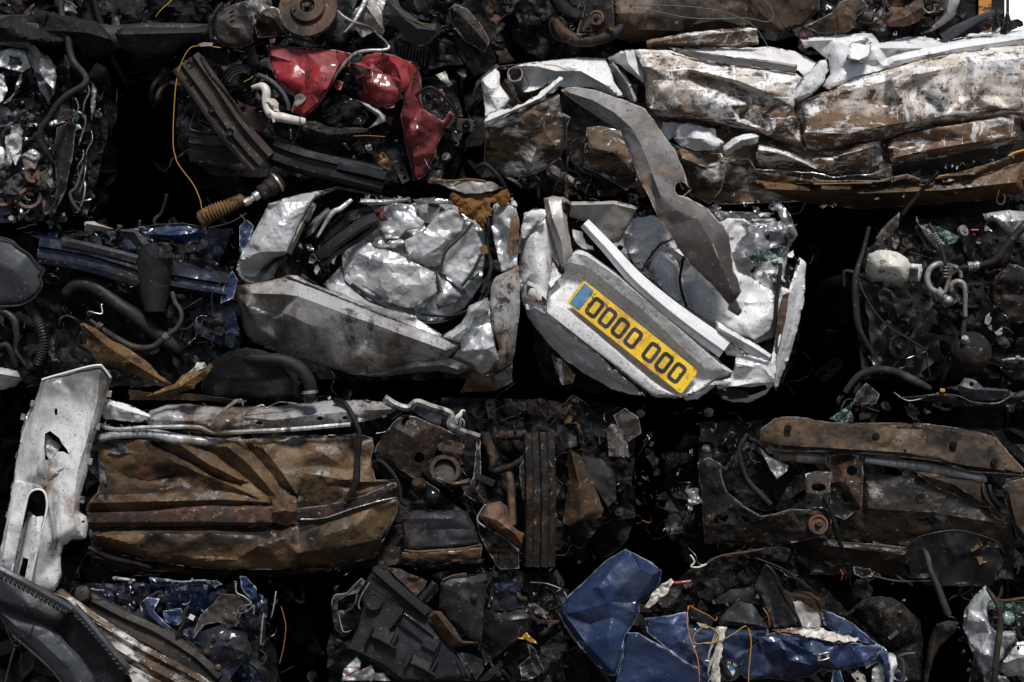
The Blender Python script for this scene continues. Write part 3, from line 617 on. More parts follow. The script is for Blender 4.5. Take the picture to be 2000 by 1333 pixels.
# crushed right rear corner with shattered glass
sheet('crumpled_corner', M['shard'], t, [(1335,350,10),(1400,275,16),(1590,215,22),(1640,300,26),(1640,380,20),(1560,370,20),(1450,400,22),(1400,470,10),(1340,430,10),(1320,390,8)], VE, cr=((24,12),(11,5.2)), g=4, curl=(3,4), sm2=2)
sheet('crumpled_corner', M['shard'], t, [(1540,100,0),(1600,120,10),(1650,190,16),(1690,300,12),(1660,350,14),(1640,380,16),(1620,290,20),(1590,200,14)], VE, cr=((24,12),(10,3.9)), g=4, sm2=2)
sheet('shattered_glass', M['glass'], t, [(1390,430,26),(1480,390,30),(1600,365,28),(1640,385,24),(1600,430,26),(1500,460,26),(1420,475,20)], VE, cr=((14,6),(6,3)), g=3)
sheet('shattered_glass', M['glass'], t, [(1540,540,10),(1590,530,14),(1600,600,10),(1550,640,4)], VE, cr=((10,6),(5,3)), g=3)
for i, (u, v, s) in enumerate(((1440,520,16),(1500,540,14),(1470,590,14),(1560,480,14),(1650,420,12),(1690,460,10),(1380,420,12),(1600,560,14),(1510,330,14),(1560,150,13),(1480,180,12),(1440,150,10),(760,175,9),(700,250,10),(640,380,9),(1000,370,12),(960,380,12),(1010,450,10),(750,480,9))):
    q = VE([(u, v, 14)])[0]; scrap(t, q, s, ['shard','white_scuffed','black'][i%3], np.random.RandomState(100+i))
tube('black_seal', M['rubber'], t, [(1590,470,20),(1580,580,26),(1565,700,26),(1552,900,24)], VE, r=4)
tube('seam_shade', M['soot'], t, [(1010,440,14),(1000,480,10),(990,560,4),(1010,640,6),(1040,720,12)], VE, r=2.6, wob=1.5)  # dark tubes stand in for the shade in the gaps between panels
tube('seam_shade', M['soot'], t, [(770,515,14),(820,420,18),(880,360,20),(960,330,18)], VE, r=1.6, wob=1.5)
# right flank
sheet('rear_flank', M['white_scuffed'], t, [(1590,600,26),(1640,625,30),(1700,430,0),(1740,465,4),(1735,560,4),(1730,690,0),(1690,860,-4),(1650,1000,-4),(1600,1120,0),(1562,1228,4),(1545,1200,20),(1560,900,30),(1568,720,30)], VE,
      creases=[[(1630,640,36),(1610,800,36),(1570,1000,34),(1552,1190,26)],[(1690,470,14),(1690,600,14),(1660,800,12),(1600,1050,12)]], cr=((40,4),(14,1)), g=4.5, curl=(10,6))
sheet('rusty_edge_strip', M['rust'], t, [(1600,660,40),(1640,640,38),(1620,800,38),(1575,1000,36),(1556,1000,34),(1572,760,38)], VE, g=4, cr=((16,2),))
sheet('bottom_corner', M['white_scuffed'], t, [(1330,1010,30),(1400,1008,36),(1530,1048,40),(1560,900,26),(1565,1010,30),(1558,1170,26),(1500,1250,6),(1400,1292,-6),(1300,1290,-6),(1245,1270,4),(1205,1195,18),(1100,1272,20),(1030,1280,14),(1000,1262,26),(1110,1225,34),(1200,1165,36),(1290,1145,36),(1310,1100,40)], VE,
      creases=[[(1310,1060,46),(1420,1080,48),(1555,1110,38)],[(1205,1185,34),(1300,1200,34),(1400,1180,38),(1550,1170,34)],[(1330,1130,20),(1290,1170,40)]], holes=[[(1215,1215),(1300,1195),(1420,1200),(1500,1185),(1510,1215),(1420,1250),(1300,1268),(1240,1250)]], cr=((36,6),(14,2.6)), g=4, curl=(3,4), sm2=2)
sheet('torn_plastic', M['charcoal'], t, [(1215,1215,10),(1320,1210,18),(1400,1230,16),(1395,1265,6),(1290,1275,2),(1230,1250,4)], VE, cr=((16,5),), g=4)
sheet('tail_lamp_remains', M['white_clean'], t, [(355,265,20),(420,280,30),(440,350,36),(480,370,36),(490,395,30),(420,385,30),(370,340,24)], VE, cr=((14,8),(8,3)), g=4, sm2=2)
sheet('inner_white_fin', M['white_scuffed'], t, [(240,445,30),(275,520,36),(300,540,40),(215,640,42),(225,540,34)], VE, cr=((30,4),), g=4)
sheet('torn_edge', M['rust'], t, [(85,590,16),(140,620,26),(205,690,34),(200,720,34),(120,690,22),(85,640,14)], VE, cr=((12,6),(7,3)), g=3.5)
sheet('dirty_lump', M['white_mud'], t, [(235,1010,-40),(300,1040,-24),(375,1130,-18),(360,1180,-20),(300,1190,-30),(260,1110,-40)], VE, cr=((20,8),(8,3)), g=4)
clutter(t, [(400,150),(1660,130),(1640,700),(1500,900),(700,480)], 26, 'white', (-60,-20), (14,34), 51, V=VE)
debris(t, [(400,150),(1660,130),(1640,640),(1500,800),(700,480)], 260, ('shard','soot','silver','black_gloss','white_scuffed'), (-60,0), (3,9), 1, VE)
debris(t, [(1320,240),(1700,120),(1700,420),(1560,760),(1500,640),(1420,520)], 160, ('shard','shard','soot','glass','black_gloss'), (-20,26), (2.5,8), 2, VE)
# ======== the bent grey trim hanging over the stack ========
gt = sheet('bent_trim_panel', M['grey_trim'], None,
  [(655,455,70),(700,440,76),(740,438,86),(860,455,92),(1060,520,96),(1200,580,92),(1300,720,86),(1400,860,84),(1440,960,84),(1476,1060,84),(1486,1095,80),(1462,1062,84),(1434,1048,86),(1406,1056,88),(1390,1084,88),(1392,1116,90),(1412,1142,90),(1450,1150,90),(1480,1158,92),(1609,1232,96),(1741,1386,96),(1763,1529,94),(1774,1628,92),(1826,1760,90),(1792,1815,88),(1833,1892,86),(1807,1925,84),(1736,1881,84),(1743,1850,86),(1631,1716,90),(1521,1617,94),(1411,1474,98),(1279,1265,98),(1180,1060,96),(1110,900,92),(1040,710,90),(900,630,86),(780,550,80)], VB,
  creases=[[(705,470,98),(860,520,104),(1000,600,108),(1110,700,110),(1180,820,108),(1240,980,106),(1300,1140,112),(1420,1180,112),(1540,1290,116),(1640,1460,112),(1770,1780,100)], [(700,500,80),(900,610,92),(1045,700,96)],[(1045,712,96),(1110,705,110),(1230,730,92)],[(1300,1250,104),(1400,1235,116),(1560,1290,114),(1700,1390,106)]],
  pts=[(1250,1120,88),(1380,1130,100),(1360,1330,98),(1500,1500,100)], cr=((160,.8),), g=4.5, sm=2, jag=1, solid=.004, curl=(5,5))
tag(gt, 'long bent grey trim panel hanging down diagonally over the number plate wreck', 'trim panel')
# ======== long white mud-smeared wreck, upper right ========
t = wreck('long white crushed car with brown mud smears lying at upper right', 960, 120, 2060, 385, seed=9, d=-60, amp=10, mt='brown_dark')
GW = t
# main door panels (traced in VC / VB)
sheet('front_wing', M['white_scuffed'], t, [(130,385,10),(245,300,20),(330,290,24),(560,265,20),(760,240,16),(945,248,10),(950,270,20),(1000,400,36),(1060,500,44),(1020,500,40),(960,478,34),(860,440,28),(740,440,30),(690,440,30),(560,420,26),(450,470,30),(380,465,20),(420,430,0),(400,330,-4),(250,315,6),(255,420,16),(330,520,34),(260,600,40),(160,640,36),(150,520,20)], VB,
  creases=[[(500,300,44),(620,330,48),(780,330,52),(960,430,52)],[(560,320,40),(565,400,10)],[(600,330,44),(680,390,20),(740,430,32)],[(150,400,24),(190,500,34),(330,500,38)]], pts=[(200,450,44),(700,290,50),(850,380,30)], cr=((60,6),(22,2)), g=5, sm2=3, curl=(10,8))
tube('exhaust_end', M['cast'], t, [(355,355,40),(390,420,10),(420,500,-30)], VB, r=13, hollow=True, seg=20)
tube('exhaust_end_ring', M['steel'], t, [(353,350,44),(356,356,38)], VB, r=14.5, hollow=True, seg=20, step=2)
sheet('headlamp_frame', M['charcoal_light'], t, [(80,470,-10),(100,400,0),(230,285,6),(258,300,6),(150,380,4),(105,440,4),(85,500,-10)], VB, g=4, cr=((14,3),))
sheet('curled_wing_panel', M['white_clean'], t, [(945,250,14),(1040,200,26),(1135,190,22),(1150,250,20),(1200,330,16),(1200,420,10),(1130,360,6),(1030,290,6),(960,262,6)], VB, creases=[[(1070,200,44),(1090,280,40),(1180,380,26)]], cr=((26,6),(10,2)), g=4.5, curl=(8,6), sm2=2)
sheet('wing_inner', M['silver'], t, [(960,270,0),(1000,280,4),(1100,400,10),(1150,520,10),(1140,540,0),(1060,500,0),(1010,400,-4)], VB, creases=[[(985,275,14),(1090,420,24),(1130,530,20)]], g=4, cr=((30,3),))
sheet('black_liner', M['black_gloss'], t, [(1060,400,-20),(1200,430,-10),(1210,500,-8),(1165,550,-10),(1090,500,-24)], VB, cr=((24,6),), g=4)
# grey protective moulding with white sill above
sheet('upper_sill', M['white_clean'], t, [(1140,190,20),(1350,190,16),(1560,180,8),(1660,170,6),(1800,182,6),(2000,170,4),(2180,205,4),(2290,255,10),(2340,300,20),(2330,370,34),(2250,400,46),(2200,330,56),(1900,290,60),(1700,285,56),(1480,235,46),(1370,195,40)], VB, creases=[[(1400,192,30),(1700,215,36),(2190,250,36)]], cr=((70,4),(24,1)), g=5, curl=(4,6))
sheet('side_moulding', M['beige_grey'], t, [(1352,176,50),(1420,186,58),(1560,208,62),(1760,238,66),(2000,262,68),(2190,292,68),(2180,345,60),(2000,322,62),(1760,290,62),(1560,262,60),(1420,212,54)], VB, creases=[[(1400,184,62),(1600,220,72),(2000,272,76),(2188,304,76)]], g=4, sm=1, cr=((60,1),), label='grey side moulding')
sheet('front_door', M['white_mud'], t, [(1135,195,30),(1165,190,38),(1370,200,46),(1480,240,52),(1700,292,60),(1900,306,64),(2180,345,62),(2215,372,56),(2170,560,70),(2100,700,60),(2000,750,30),(1900,720,20),(1760,690,14),(1450,650,8),(1290,640,6),(1225,600,8),(1205,540,20),(1200,330,26)], VB,
  creases=[[(1180,300,60),(1500,320,74),(1800,390,78),(2000,470,80)],[(1500,345,40),(1720,410,44),(1880,480,40),(1990,530,54)],[(1235,570,50),(1500,600,54),(1800,660,50),(2000,720,48)],[(1905,545,30),(1840,620,20),(1780,690,20)],[(1880,480,44),(1900,560,62)]],
  pts=[(1300,450,72),(1600,500,70),(1750,560,66),(1400,400,74)], cr=((80,4),(26,1.5)), g=5, sm=2, curl=(12,7))
sheet('rear_door', M['white_mud'], t, [(465,645,44),(600,600,50),(700,560,56),(860,480,60),(1050,425,60),(1200,385,60),(1500,330,60),(1760,290,56),(1910,285,54),(1910,720,50),(1840,710,44),(1600,760,34),(1300,800,24),(1100,850,14),(900,905,8),(700,940,4),(600,945,0),(540,940,0),(530,800,24),(480,720,36)], VC,
  creases=[[(540,640,64),(800,570,76),(1060,500,80),(1400,430,84),(1700,380,84),(1900,360,80)],[(545,820,60),(800,830,64),(1030,780,66),(1400,720,68),(1800,670,70)],[(1050,500,64),(1040,640,44),(1060,860,20)],[(1090,520,78),(1110,560,84),(1220,460,86)],[(1560,380,70),(1530,600,60)],[(1740,300,60),(1730,600,58)],[(1600,390,86),(1580,600,84)]],
  pts=[(800,680,66),(900,700,62),(1160,640,72),(1400,600,88),(1650,500,84),(1250,560,66),(1480,500,70)], cr=((60,6),(26,2.5)), g=4.5, sm=1, curl=(12,7))
sheet('door_fold', M['white_mud'], t, [(455,480,62),(540,480,50),(480,560,50),(470,640,44),(530,800,30),(540,920,10),(460,900,8),(300,840,8),(160,780,20),(100,775,24),(200,680,50),(310,690,52),(380,600,56),(440,540,60)], VC, creases=[[(450,500,70),(390,620,70),(300,700,66)],[(320,690,40),(420,780,60),(535,900,30)],[(460,640,66),(500,760,50)]], cr=((40,5),(18,2)), g=4.5, curl=(8,6))
sheet('torn_pillar', M['white_scuffed'], t, [(630,380,60),(680,365,52),(692,440,56),(650,530,66),(590,590,70),(500,635,66),(475,600,62),(490,550,62),(560,460,66)], VC, creases=[[(640,400,76),(560,520,84),(490,610,78)],[(670,400,60),(660,510,78),(580,580,80)]], g=4, cr=((16,2),), curl=(8,6))
sheet('rear_quarter', M['white_clean'], t, [(522,250,30),(640,225,20),(800,215,14),(960,208,10),(1010,265,20),(1060,260,16),(1190,228,10),(1330,238,16),(1460,245,10),(1560,215,6),(1800,200,6),(1910,185,4),(1910,290,50),(1750,300,56),(1500,335,62),(1200,390,62),(1050,425,62),(860,480,62),(700,560,58),(650,540,40),(700,460,40),(690,370,34),(640,330,24),(590,290,14),(540,300,12)], VC,
  creases=[[(560,255,46),(720,250,40),(960,225,40)],[(820,280,62),(820,370,62),(880,380,62),(950,300,56)],[(830,375,34),(900,395,34)],[(1050,360,44),(1130,320,34)],[(1010,300,54),(1300,300,60),(1600,250,52)],[(1100,380,66),(1500,300,70),(1900,240,60)]],
  pts=[(760,350,58),(760,440,60),(870,300,20),(880,480,60),(1000,380,60)], cr=((50,7),(20,2)), g=4.5, sm=2, sm2=3, curl=(10,6))
sheet('fuel_door_curl', M['white_clean'], t, [(805,370,66),(830,270,66),(850,260,60),(915,280,50),(960,260,60),(950,320,74),(930,370,80),(870,382,80)], VC, creases=[[(830,360,90),(880,372,92),(930,350,90)]], g=3.5, sm=2, cr=((10,1.5),))
# lower tier
sheet('underbody_backing', M['mud_brown'], t, [(1215,600,-20),(1700,680,-14),(2100,760,-14),(2600,700,-14),(3600,560,-14),(3600,1000,-20),(2900,1150,-20),(2200,1180,-26),(1700,1200,-34),(1440,1100,-30),(1320,820,-24)], VB, creases=[[(1440,900,-6),(2000,960,0),(3000,900,0)]], cr=((60,7),(22,3)), g=6)
sheet('wing_backing', M['brown_dark'], t, [(660,480,-24),(1000,640,-20),(1200,1000,-30),(1200,1120,-40),(800,1000,-44),(700,900,-40),(640,700,-30)], VB, cr=((50,8),(18,3)), g=6)
sheet('lower_sill', M['white_mud'], t, [(1060,890,20),(1100,860,30),(1300,800,44),(1560,760,54),(1750,725,56),(1830,740,54),(1855,820,40),(1850,880,16),(1800,910,4),(1500,960,0),(1200,1000,-4),(1080,1020,-6),(1070,960,6)], VC, creases=[[(1080,920,44),(1250,870,30),(1380,880,40)],[(1090,980,38),(1300,930,46),(1600,880,54),(1840,850,50)],[(1120,850,44),(1400,790,60),(1780,740,64)]], cr=((60,6),(20,2)), g=4.5, curl=(8,6))
sheet('crumpled_sill_front', M['white_mud'], t, [(250,880,10),(340,900,14),(500,960,16),(640,970,10),(760,960,20),(860,900,30),(1010,870,20),(1040,960,10),(980,1040,-6),(900,1070,-10),(720,1090,-10),(600,1060,-6),(420,1040,-4),(240,1040,-8)], VC, creases=[[(260,930,40),(420,960,46),(620,1050,30),(720,1085,10)],[(640,980,44),(700,1050,34)],[(760,970,48),(860,940,50),(1000,900,44)]], cr=((50,7),(20,2)), g=4.5, curl=(8,6), sm2=2)
sheet('bright_tear', M['shard'], t, [(800,940,34),(900,900,44),(985,880,40),(1030,990,24),(960,1060,10),(960,960,38)], VC, cr=((18,6),(9,2)), g=4)
sheet('curled_silver_scrap', M['white_scuffed'], t, [(35,910,40),(110,850,56),(200,828,50),(270,840,34),(240,900,40),(190,900,30),(120,930,24),(60,980,24)], VC, creases=[[(60,930,60),(150,870,70),(250,850,50)]], cr=((20,4),), g=4, curl=(8,5), sm2=2)
sheet('silver_fold', M['white_scuffed'], t, [(1310,660,0),(1400,665,6),(1520,680,14),(1660,710,20),(1665,760,24),(1715,800,30),(1650,850,24),(1520,850,10),(1420,810,4),(1380,760,0),(1340,800,-10),(1300,720,-10)], VB, creases=[[(1420,670,34),(1450,760,14),(1640,840,30)],[(1400,770,20),(1560,770,36),(1700,800,36)]], cr=((24,7),(10,2)), g=4, sm2=2)
sheet('brown_under_panel', M['mud_brown'], t, [(820,700,-20),(900,690,-10),(1040,720,0),(1130,900,10),(1150,1040,-10),(1080,1110,-30),(900,1000,-30),(800,960,-36)], VB, creases=[[(840,830,20),(1000,860,20),(1100,960,10)]], cr=((40,8),(16,3)), g=5)
sheet('brown_under_panel', M['mud_brown'], t, [(1300,780,-10),(1420,820,0),(1520,860,8),(1700,865,10),(1730,960,10),(1700,1100,-10),(1620,1200,-30),(1500,1130,-30),(1460,1000,-6),(1400,860,-4)], VB, creases=[[(1450,900,30),(1600,960,24),(1710,920,20)]], cr=((44,9),(18,3)), g=5)
sheet('brown_under_panel', M['mud_brown'], t, [(30,1000,0),(200,980,14),(240,1050,14),(600,1070,24),(720,1100,20),(960,1080,30),(1010,1060,16),(1080,1030,10),(1090,1120,0),(700,1140,-10),(300,1130,-20),(100,1100,-20)], VC, cr=((60,5),(14,3)), g=4.5)
sheet('underbody_seam', M['brown'], t, [(240,1060,8),(600,1120,30),(1010,1120,30),(1180,1080,26),(1290,1120,26),(1500,1070,26),(1800,980,20),(1910,920,20),(1910,1010,0),(1600,1100,4),(1200,1160,4),(900,1160,4),(300,1140,-6)], VC, creases=[[(600,1140,38),(900,1140,38),(1180,1110,34),(1600,1080,32)]], cr=((30,7),(10,2)), g=4.5, curl=(6,5))
sheet('underbody', M['brown'], t, [(160,1100,-10),(700,1150,10),(1180,1150,14),(1500,1110,14),(1910,1000,10),(1910,1200,-10),(1700,1240,-26),(1300,1270,-34),(900,1300,-36),(500,1250,-30),(300,1180,-26)], VC, creases=[[(300,1170,20),(900,1200,24),(1400,1180,26),(1850,1130,24)]], pts=[(900,1260,0)], cr=((60,6),(20,2)), g=5, curl=(10,8))
sheet('dark_underbody', M['brown_dark'], t, [(1080,1030,0),(1500,960,10),(1840,890,14),(1910,860,14),(1910,930,10),(1500,1060,0),(1100,1110,-10)], VC, cr=((50,3),), g=5)
tube('orange_seam', M['orange'], t, [(600,1143,44),(800,1138,44),(960,1136,44)], VC, r=1.2)
tube('orange_seam', M['crane'], t, [(1800,970,30),(1850,945,32),(1905,930,30)], VC, r=2.2, wob=1)
tube('orange_seam', M['crane'], t, [(1370,1100,36),(1500,1075,36)], VC, r=1.2, wob=1)
fringe(t, [(520,250),(980,212),(1460,245),(1800,200)], 16, 'white_clean', 30, VC, (5,12), 4)
fringe(t, [(240,1060),(900,1150),(1180,1090),(1860,960)], 26, 'mud_brown', 34, VC, (5,12), 5)
fringe(t, [(640,1290),(1200,1200),(1540,1190)], 12, 'steel', 16, VC, (5,12), 6)
tube('wire_hook', M['tan'], t, [(1750,1180,30),(1735,1250,34),(1770,1268,34),(1785,1230,34),(1775,1205,34)], VC, r=1.6)
tube('side_rod', M['soot'], t, [(1375,1065,60),(1290,1160,56),(1160,1320,40),(1100,1400,20)], VC, r=[3,4,4.5,4], label='black rod sticking out')
sheet('rusted_skirt', M['mud_brown'], t, [(160,680,30),(260,640,44),(330,590,50),(640,480,56),(655,600,44),(715,630,30),(690,700,30),(690,800,24),(640,900,10),(500,1000,-10),(420,1020,-10),(290,1010,-20),(250,960,-24),(150,930,-20)], VB,
   creases=[[(170,700,50),(340,620,62),(640,500,66)],[(480,600,66),(500,800,50),(430,1010,6)],[(550,740,54),(620,820,50),(640,880,20)]], cr=((40,6),(16,2.5)), g=5, curl=(12,8), label='mud caked corner skirt')
sheet('skirt_lip', M['white_clean'], t, [(155,650,50),(190,600,54),(330,570,60),(480,500,64),(600,400,66),(640,362,66),(678,375,66),(640,430,66),(520,520,66),(340,600,62),(235,650,56),(158,685,52)], VB, creases=[[(170,655,62),(340,585,72),(520,505,76),(650,390,76)]], cr=((12,2.5),), g=3.5, jag=3)
clutter(t, [(330,1020),(720,960),(1200,1050),(1600,1250),(1900,1320),(300,1320)], 40, 'brown', (-70,-5), (14,40), 91, V=VB)
clutter(t, [(1280,640),(1990,750),(2100,1000),(1200,900)], 10, 'silver', (-50,-10), (14,30), 92, V=VB)
tube('corner_hose', M['rubber'], t, [(100,960,10),(160,940,20),(240,1010,20),(290,1090,10)], VB, r=5, rib=(5,.2))
tube('yellow_mark', M['yellow'], t, [(540,290,53),(620,296,56),(690,325,55)], VB, r=.9)
debris(t, [(300,980),(720,700),(1300,700),(1900,1000),(1950,1330),(300,1330)], 520, ('soot','mud_brown','shard','rust_dark','black_gloss','silver'), (-70,4), (3,10), 5, VB)
# ======== silver wreck, centre left ========
t = wreck('silver crushed car end with a deep open hollow and rust-stained lower body', 480, 390, 1000, 745, seed=7, d=-120, amp=14)
sheet('roof_panel', M['silver'], t, [(605,100,10),(560,118,20),(420,140,30),(240,190,36),(230,215,40),(170,330,44),(120,420,44),(75,500,40),(60,560,36),(75,590,30),(110,640,20),(150,620,20),(200,560,20),(270,500,26),(325,480,40),(345,465,52),(400,330,60),(480,180,56),(500,150,50),(560,115,30)], VD,
  creases=[[(240,200,56),(300,190,66),(475,180,70),(600,105,40)],[(75,500,62),(200,460,72),(335,455,74),(345,462,74)],[(90,500,50),(100,560,20),(120,610,10)],[(475,180,70),(400,330,72),(335,455,74)]], pts=[(260,330,76),(180,420,74),(320,300,76)], cr=((90,2.5),(30,.8)), g=4.5, sm=2, curl=(10,7))
sheet('pillar_inner', M['beige_grey'], t, [(480,180,50),(505,200,40),(470,290,30),(450,300,24),(410,380,20),(365,480,30),(335,460,56),(400,330,58)], VD, holes=[circ(442,296,7,10,10)], creases=[[(470,210,60),(420,320,60),(360,440,56)]], cr=((24,2),), g=3.5)
sheet('lower_curl', M['silver_dirty'], t, [(75,500,30),(325,470,30),(345,490,36),(290,540,30),(270,600,24),(190,635,20),(110,640,14),(80,590,20)], VD, creases=[[(100,540,0),(250,520,-10),(320,490,-6)],[(280,520,30),(220,590,20),(150,635,24)]], cr=((24,4),(10,1)), g=4)
sheet('roof_edge_strip', M['silver'], t, [(605,100,14),(700,112,6),(860,150,-10),(920,165,-14),(880,165,-20),(700,128,-14),(620,115,-6),(520,160,10),(490,175,30),(500,150,44)], VD, cr=((20,3),), g=4)
# big lower body side
sheet('lower_body', M['silver_dirty'], t, [(42,655,30),(90,645,40),(200,630,50),(320,605,56),(345,595,60),(390,620,60),(480,655,60),(760,770,60),(960,850,58),(1080,890,54),(1200,935,50),(1300,970,46),(1285,1000,40),(1225,1060,20),(1150,1085,0),(1060,1090,4),(1000,1120,-6),(850,1150,-16),(700,1140,-24),(520,1080,-30),(300,1020,-34),(150,960,-34),(105,900,-30),(80,780,-20),(55,700,0)], VD,
  creases=[[(150,690,66),(330,695,92),(400,705,96),(640,795,102),(960,912,96),(1220,1005,70)],[(120,760,58),(330,800,80),(480,870,78),(700,940,74),(900,980,68),(1180,1050,50)],[(250,830,30),(325,745,60)],[(170,745,56),(260,715,44),(315,720,66)],[(230,800,50),(270,830,46),(310,800,56)],[(318,620,62),(322,680,84)],[(620,1080,20),(850,1095,18),(1040,1075,24),(1160,1050,30)],[(680,1130,4),(850,1140,8),(1000,1105,8)]],
  pts=[(260,750,34),(280,790,30),(600,850,88),(860,935,84),(300,960,20),(500,1010,20),(180,880,24)], cr=((120,2),(40,.9),(16,.4)), g=4.5, sm=1, curl=(6,6))
sheet('body_lip', M['silver_dirty'], t, [(318,600,50),(345,590,58),(395,592,58),(480,640,54),(640,690,50),(800,760,48),(1000,800,44),(1060,830,44),(1200,920,46),(1190,935,50),(960,845,56),(760,765,60),(480,650,60),(380,615,60)], VD, creases=[[(345,592,66),(480,645,64),(760,755,62),(1040,825,54)]], cr=((20,1.5),), g=4)
sheet('rust_patch_edge', M['rust'], t, [(315,598,66),(340,592,70),(350,600,70),(330,606,68)], VD, g=3)
tube('door_slot', M['soot'], t, [(495,790,77),(508,825,76)], VD, r=2.4, step=1.5)
# right side tall pillar, rust/brown
sheet('rear_pillar', M['silver_brown'], t, [(1625,535,40),(1632,640,40),(1630,800,34),(1605,1000,24),(1590,1090,10),(1500,1145,6),(1430,1150,0),(1500,1060,40),(1520,1000,50),(1480,880,56),(1465,760,56),(1480,640,54),(1500,600,50),(1560,570,46)], VD, creases=[[(1545,575,60),(1540,760,64),(1560,950,58),(1540,1080,40)]], cr=((50,4),(18,1.2)), g=4.5, curl=(14,7))
sheet('crushed_rear_panel', M['silver'], t, [(1440,715,36),(1470,740,40),(1475,860,44),(1500,1000,44),(1520,1040,36),(1480,1110,10),(1420,1150,0),(1360,1100,-4),(1300,1090,-4),(1250,1050,16),(1300,990,40),(1300,960,46),(1210,925,40),(1260,890,40),(1300,860,44),(1360,780,46)], VD, creases=[[(1440,730,60),(1360,800,66),(1320,900,56),(1300,980,50)],[(1350,830,50),(1430,790,40),(1460,800,44)],[(1310,1010,44),(1380,930,36),(1420,880,44)],[(1350,1070,26),(1440,1000,60),(1490,980,50)],[(1230,920,44),(1320,900,56)]], pts=[(1420,940,50),(1400,1100,30)], cr=((30,6),(12,2.7)), g=4, curl=(3,4), sm2=2)
sheet('crease_fold', M['silver'], t, [(1455,712,50),(1350,760,58),(1320,860,56),(1210,920,50),(1205,935,52),(1300,965,58),(1350,900,66),(1380,830,66),(1460,790,60)], VD, creases=[[(1440,730,70),(1365,790,76),(1340,880,74),(1260,935,64)]], cr=((26,3),(12,1)), g=4, curl=(8,5))
sheet('bottom_lip', M['silver_dirty'], t, [(690,1135,10),(860,1130,20),(1040,1070,26),(1150,1060,28),(1250,1050,24),(1360,1095,20),(1430,1145,10),(1500,1140,16),(1590,1090,20),(1590,1160,0),(1500,1190,-14),(1360,1110,-4),(1290,1140,-20),(1180,1120,-14),(1060,1130,-14),(860,1152,-18)], VD, creases=[[(860,1140,24),(1060,1095,34),(1200,1085,28),(1290,1110,20)]], cr=((20,5),(9,1.5)), g=4, sm2=1)
sheet('hanging_tongue', M['silver_brown'], t, [(1370,1110,0),(1440,1150,10),(1590,1095,14),(1590,1180,-20),(1500,1230,-40),(1300,1240,-50),(1330,1180,-30)], VD, cr=((30,6),(12,2)), g=4.5)
sheet('upper_right_pillar', M['silver'], t, [(1500,190,10),(1560,180,20),(1610,220,20),(1630,300,20),(1625,400,24),(1620,540,30),(1530,570,30),(1510,480,20),(1490,400,14),(1475,300,10)], VD, creases=[[(1580,220,40),(1570,330,44),(1580,460,36)],[(1510,260,20),(1535,380,8),(1540,520,30)]], cr=((24,9),(11,4.1)), g=4, curl=(3,4), sm2=2)
sheet('brown_pillar_edge', M['silver_brown'], t, [(1600,230,34),(1628,300,34),(1622,470,34),(1580,480,40),(1565,400,44),(1580,300,44)], VD, cr=((20,4),), g=4)
# crumpled inner panels in the hollow
sheet('crumpled_backing', M['silver'], t, [(640,420,-30),(760,330,-26),(860,250,-22),(1040,190,-20),(1240,190,-16),(1420,260,-12),(1450,420,-10),(1420,640,-14),(1320,780,-16),(1180,850,-18),(1000,830,-20),(780,720,-24),(660,620,-30)], VD, cr=((46,17),(18,6)), g=4, sm=0)
sheet('crumpled_floor', M['silver'], t, [(655,420,-20),(700,390,-10),(780,385,0),(830,440,6),(900,450,10),(985,480,14),(1080,530,16),(1165,570,14),(1175,680,12),(1130,720,10),(1040,770,4),(960,765,-4),(860,715,-6),(780,660,-8),(700,620,-14),(665,540,-18)], VD,
  creases=[[(830,450,4),(790,520,-12),(780,650,-10)],[(820,480,20),(930,450,24),(990,490,10),(1080,540,24),(1160,580,20)],[(990,640,22),(1010,700,12),(1060,740,10)],[(1080,545,24),(1020,600,8),(990,650,22)],[(800,500,14),(880,520,26),(1000,530,20)]], pts=[(900,570,26),(880,650,16),(1080,640,26),(740,470,6)], cr=((50,7),(20,3.5)), g=4.2, curl=(3,4), sm2=2)
sheet('crumpled_lid', M['silver'], t, [(1000,440,20),(990,400,20),(1100,340,26),(1180,250,34),(1240,220,36),(1290,230,36),(1330,290,34),(1310,350,34),(1250,400,32),(1210,450,30),(1200,530,22),(1160,550,20),(1080,530,20),(1010,500,16)], VD,
  creases=[[(1180,270,46),(1170,360,36),(1230,390,46)],[(1020,470,36),(1100,480,44),(1190,430,40)],[(1240,230,50),(1260,320,40),(1200,420,44)],[(1100,345,40),(1080,430,44),(1010,490,24)]], cr=((34,7),(15,3.5)), g=4, curl=(3,4), sm2=2)
sheet('crumpled_panel', M['silver'], t, [(870,210,0),(960,190,6),(1040,200,10),(1060,260,14),(1110,290,16),(1080,330,14),(1000,345,14),(960,385,12),(890,390,4),(840,320,0),(845,270,0)], VD, cr=((28,9),(12,4.7)), g=4, curl=(3,4), sm2=2)
sheet('crumpled_panel', M['silver_dirty'], t, [(840,370,-10),(900,360,0),(1000,400,6),(1000,450,4),(940,440,4),(870,440,0),(800,430,-10)], VD, cr=((20,9),(9,4.1)), g=4)
sheet('torn_floor_edge', M['silver'], t, [(1170,560,14),(1190,600,20),(1230,620,20),(1310,700,14),(1280,740,10),(1180,780,0),(1165,740,4),(1185,680,10)], VD, creases=[[(1180,590,30),(1210,690,26),(1200,760,14)]], cr=((22,6),(10,2.7)), g=4, sm2=1)
sheet('red_paint_scrap', M['red_dark'], t, [(808,205,20),(880,210,24),(878,245,22),(830,240,20)], VD, g=3.5, cr=((14,3),))
sheet('red_stained_scrap', M['red_dark'], t, [(850,262,18),(880,255,24),(905,285,22),(850,290,18)], VD, g=3.5, cr=((12,4),))
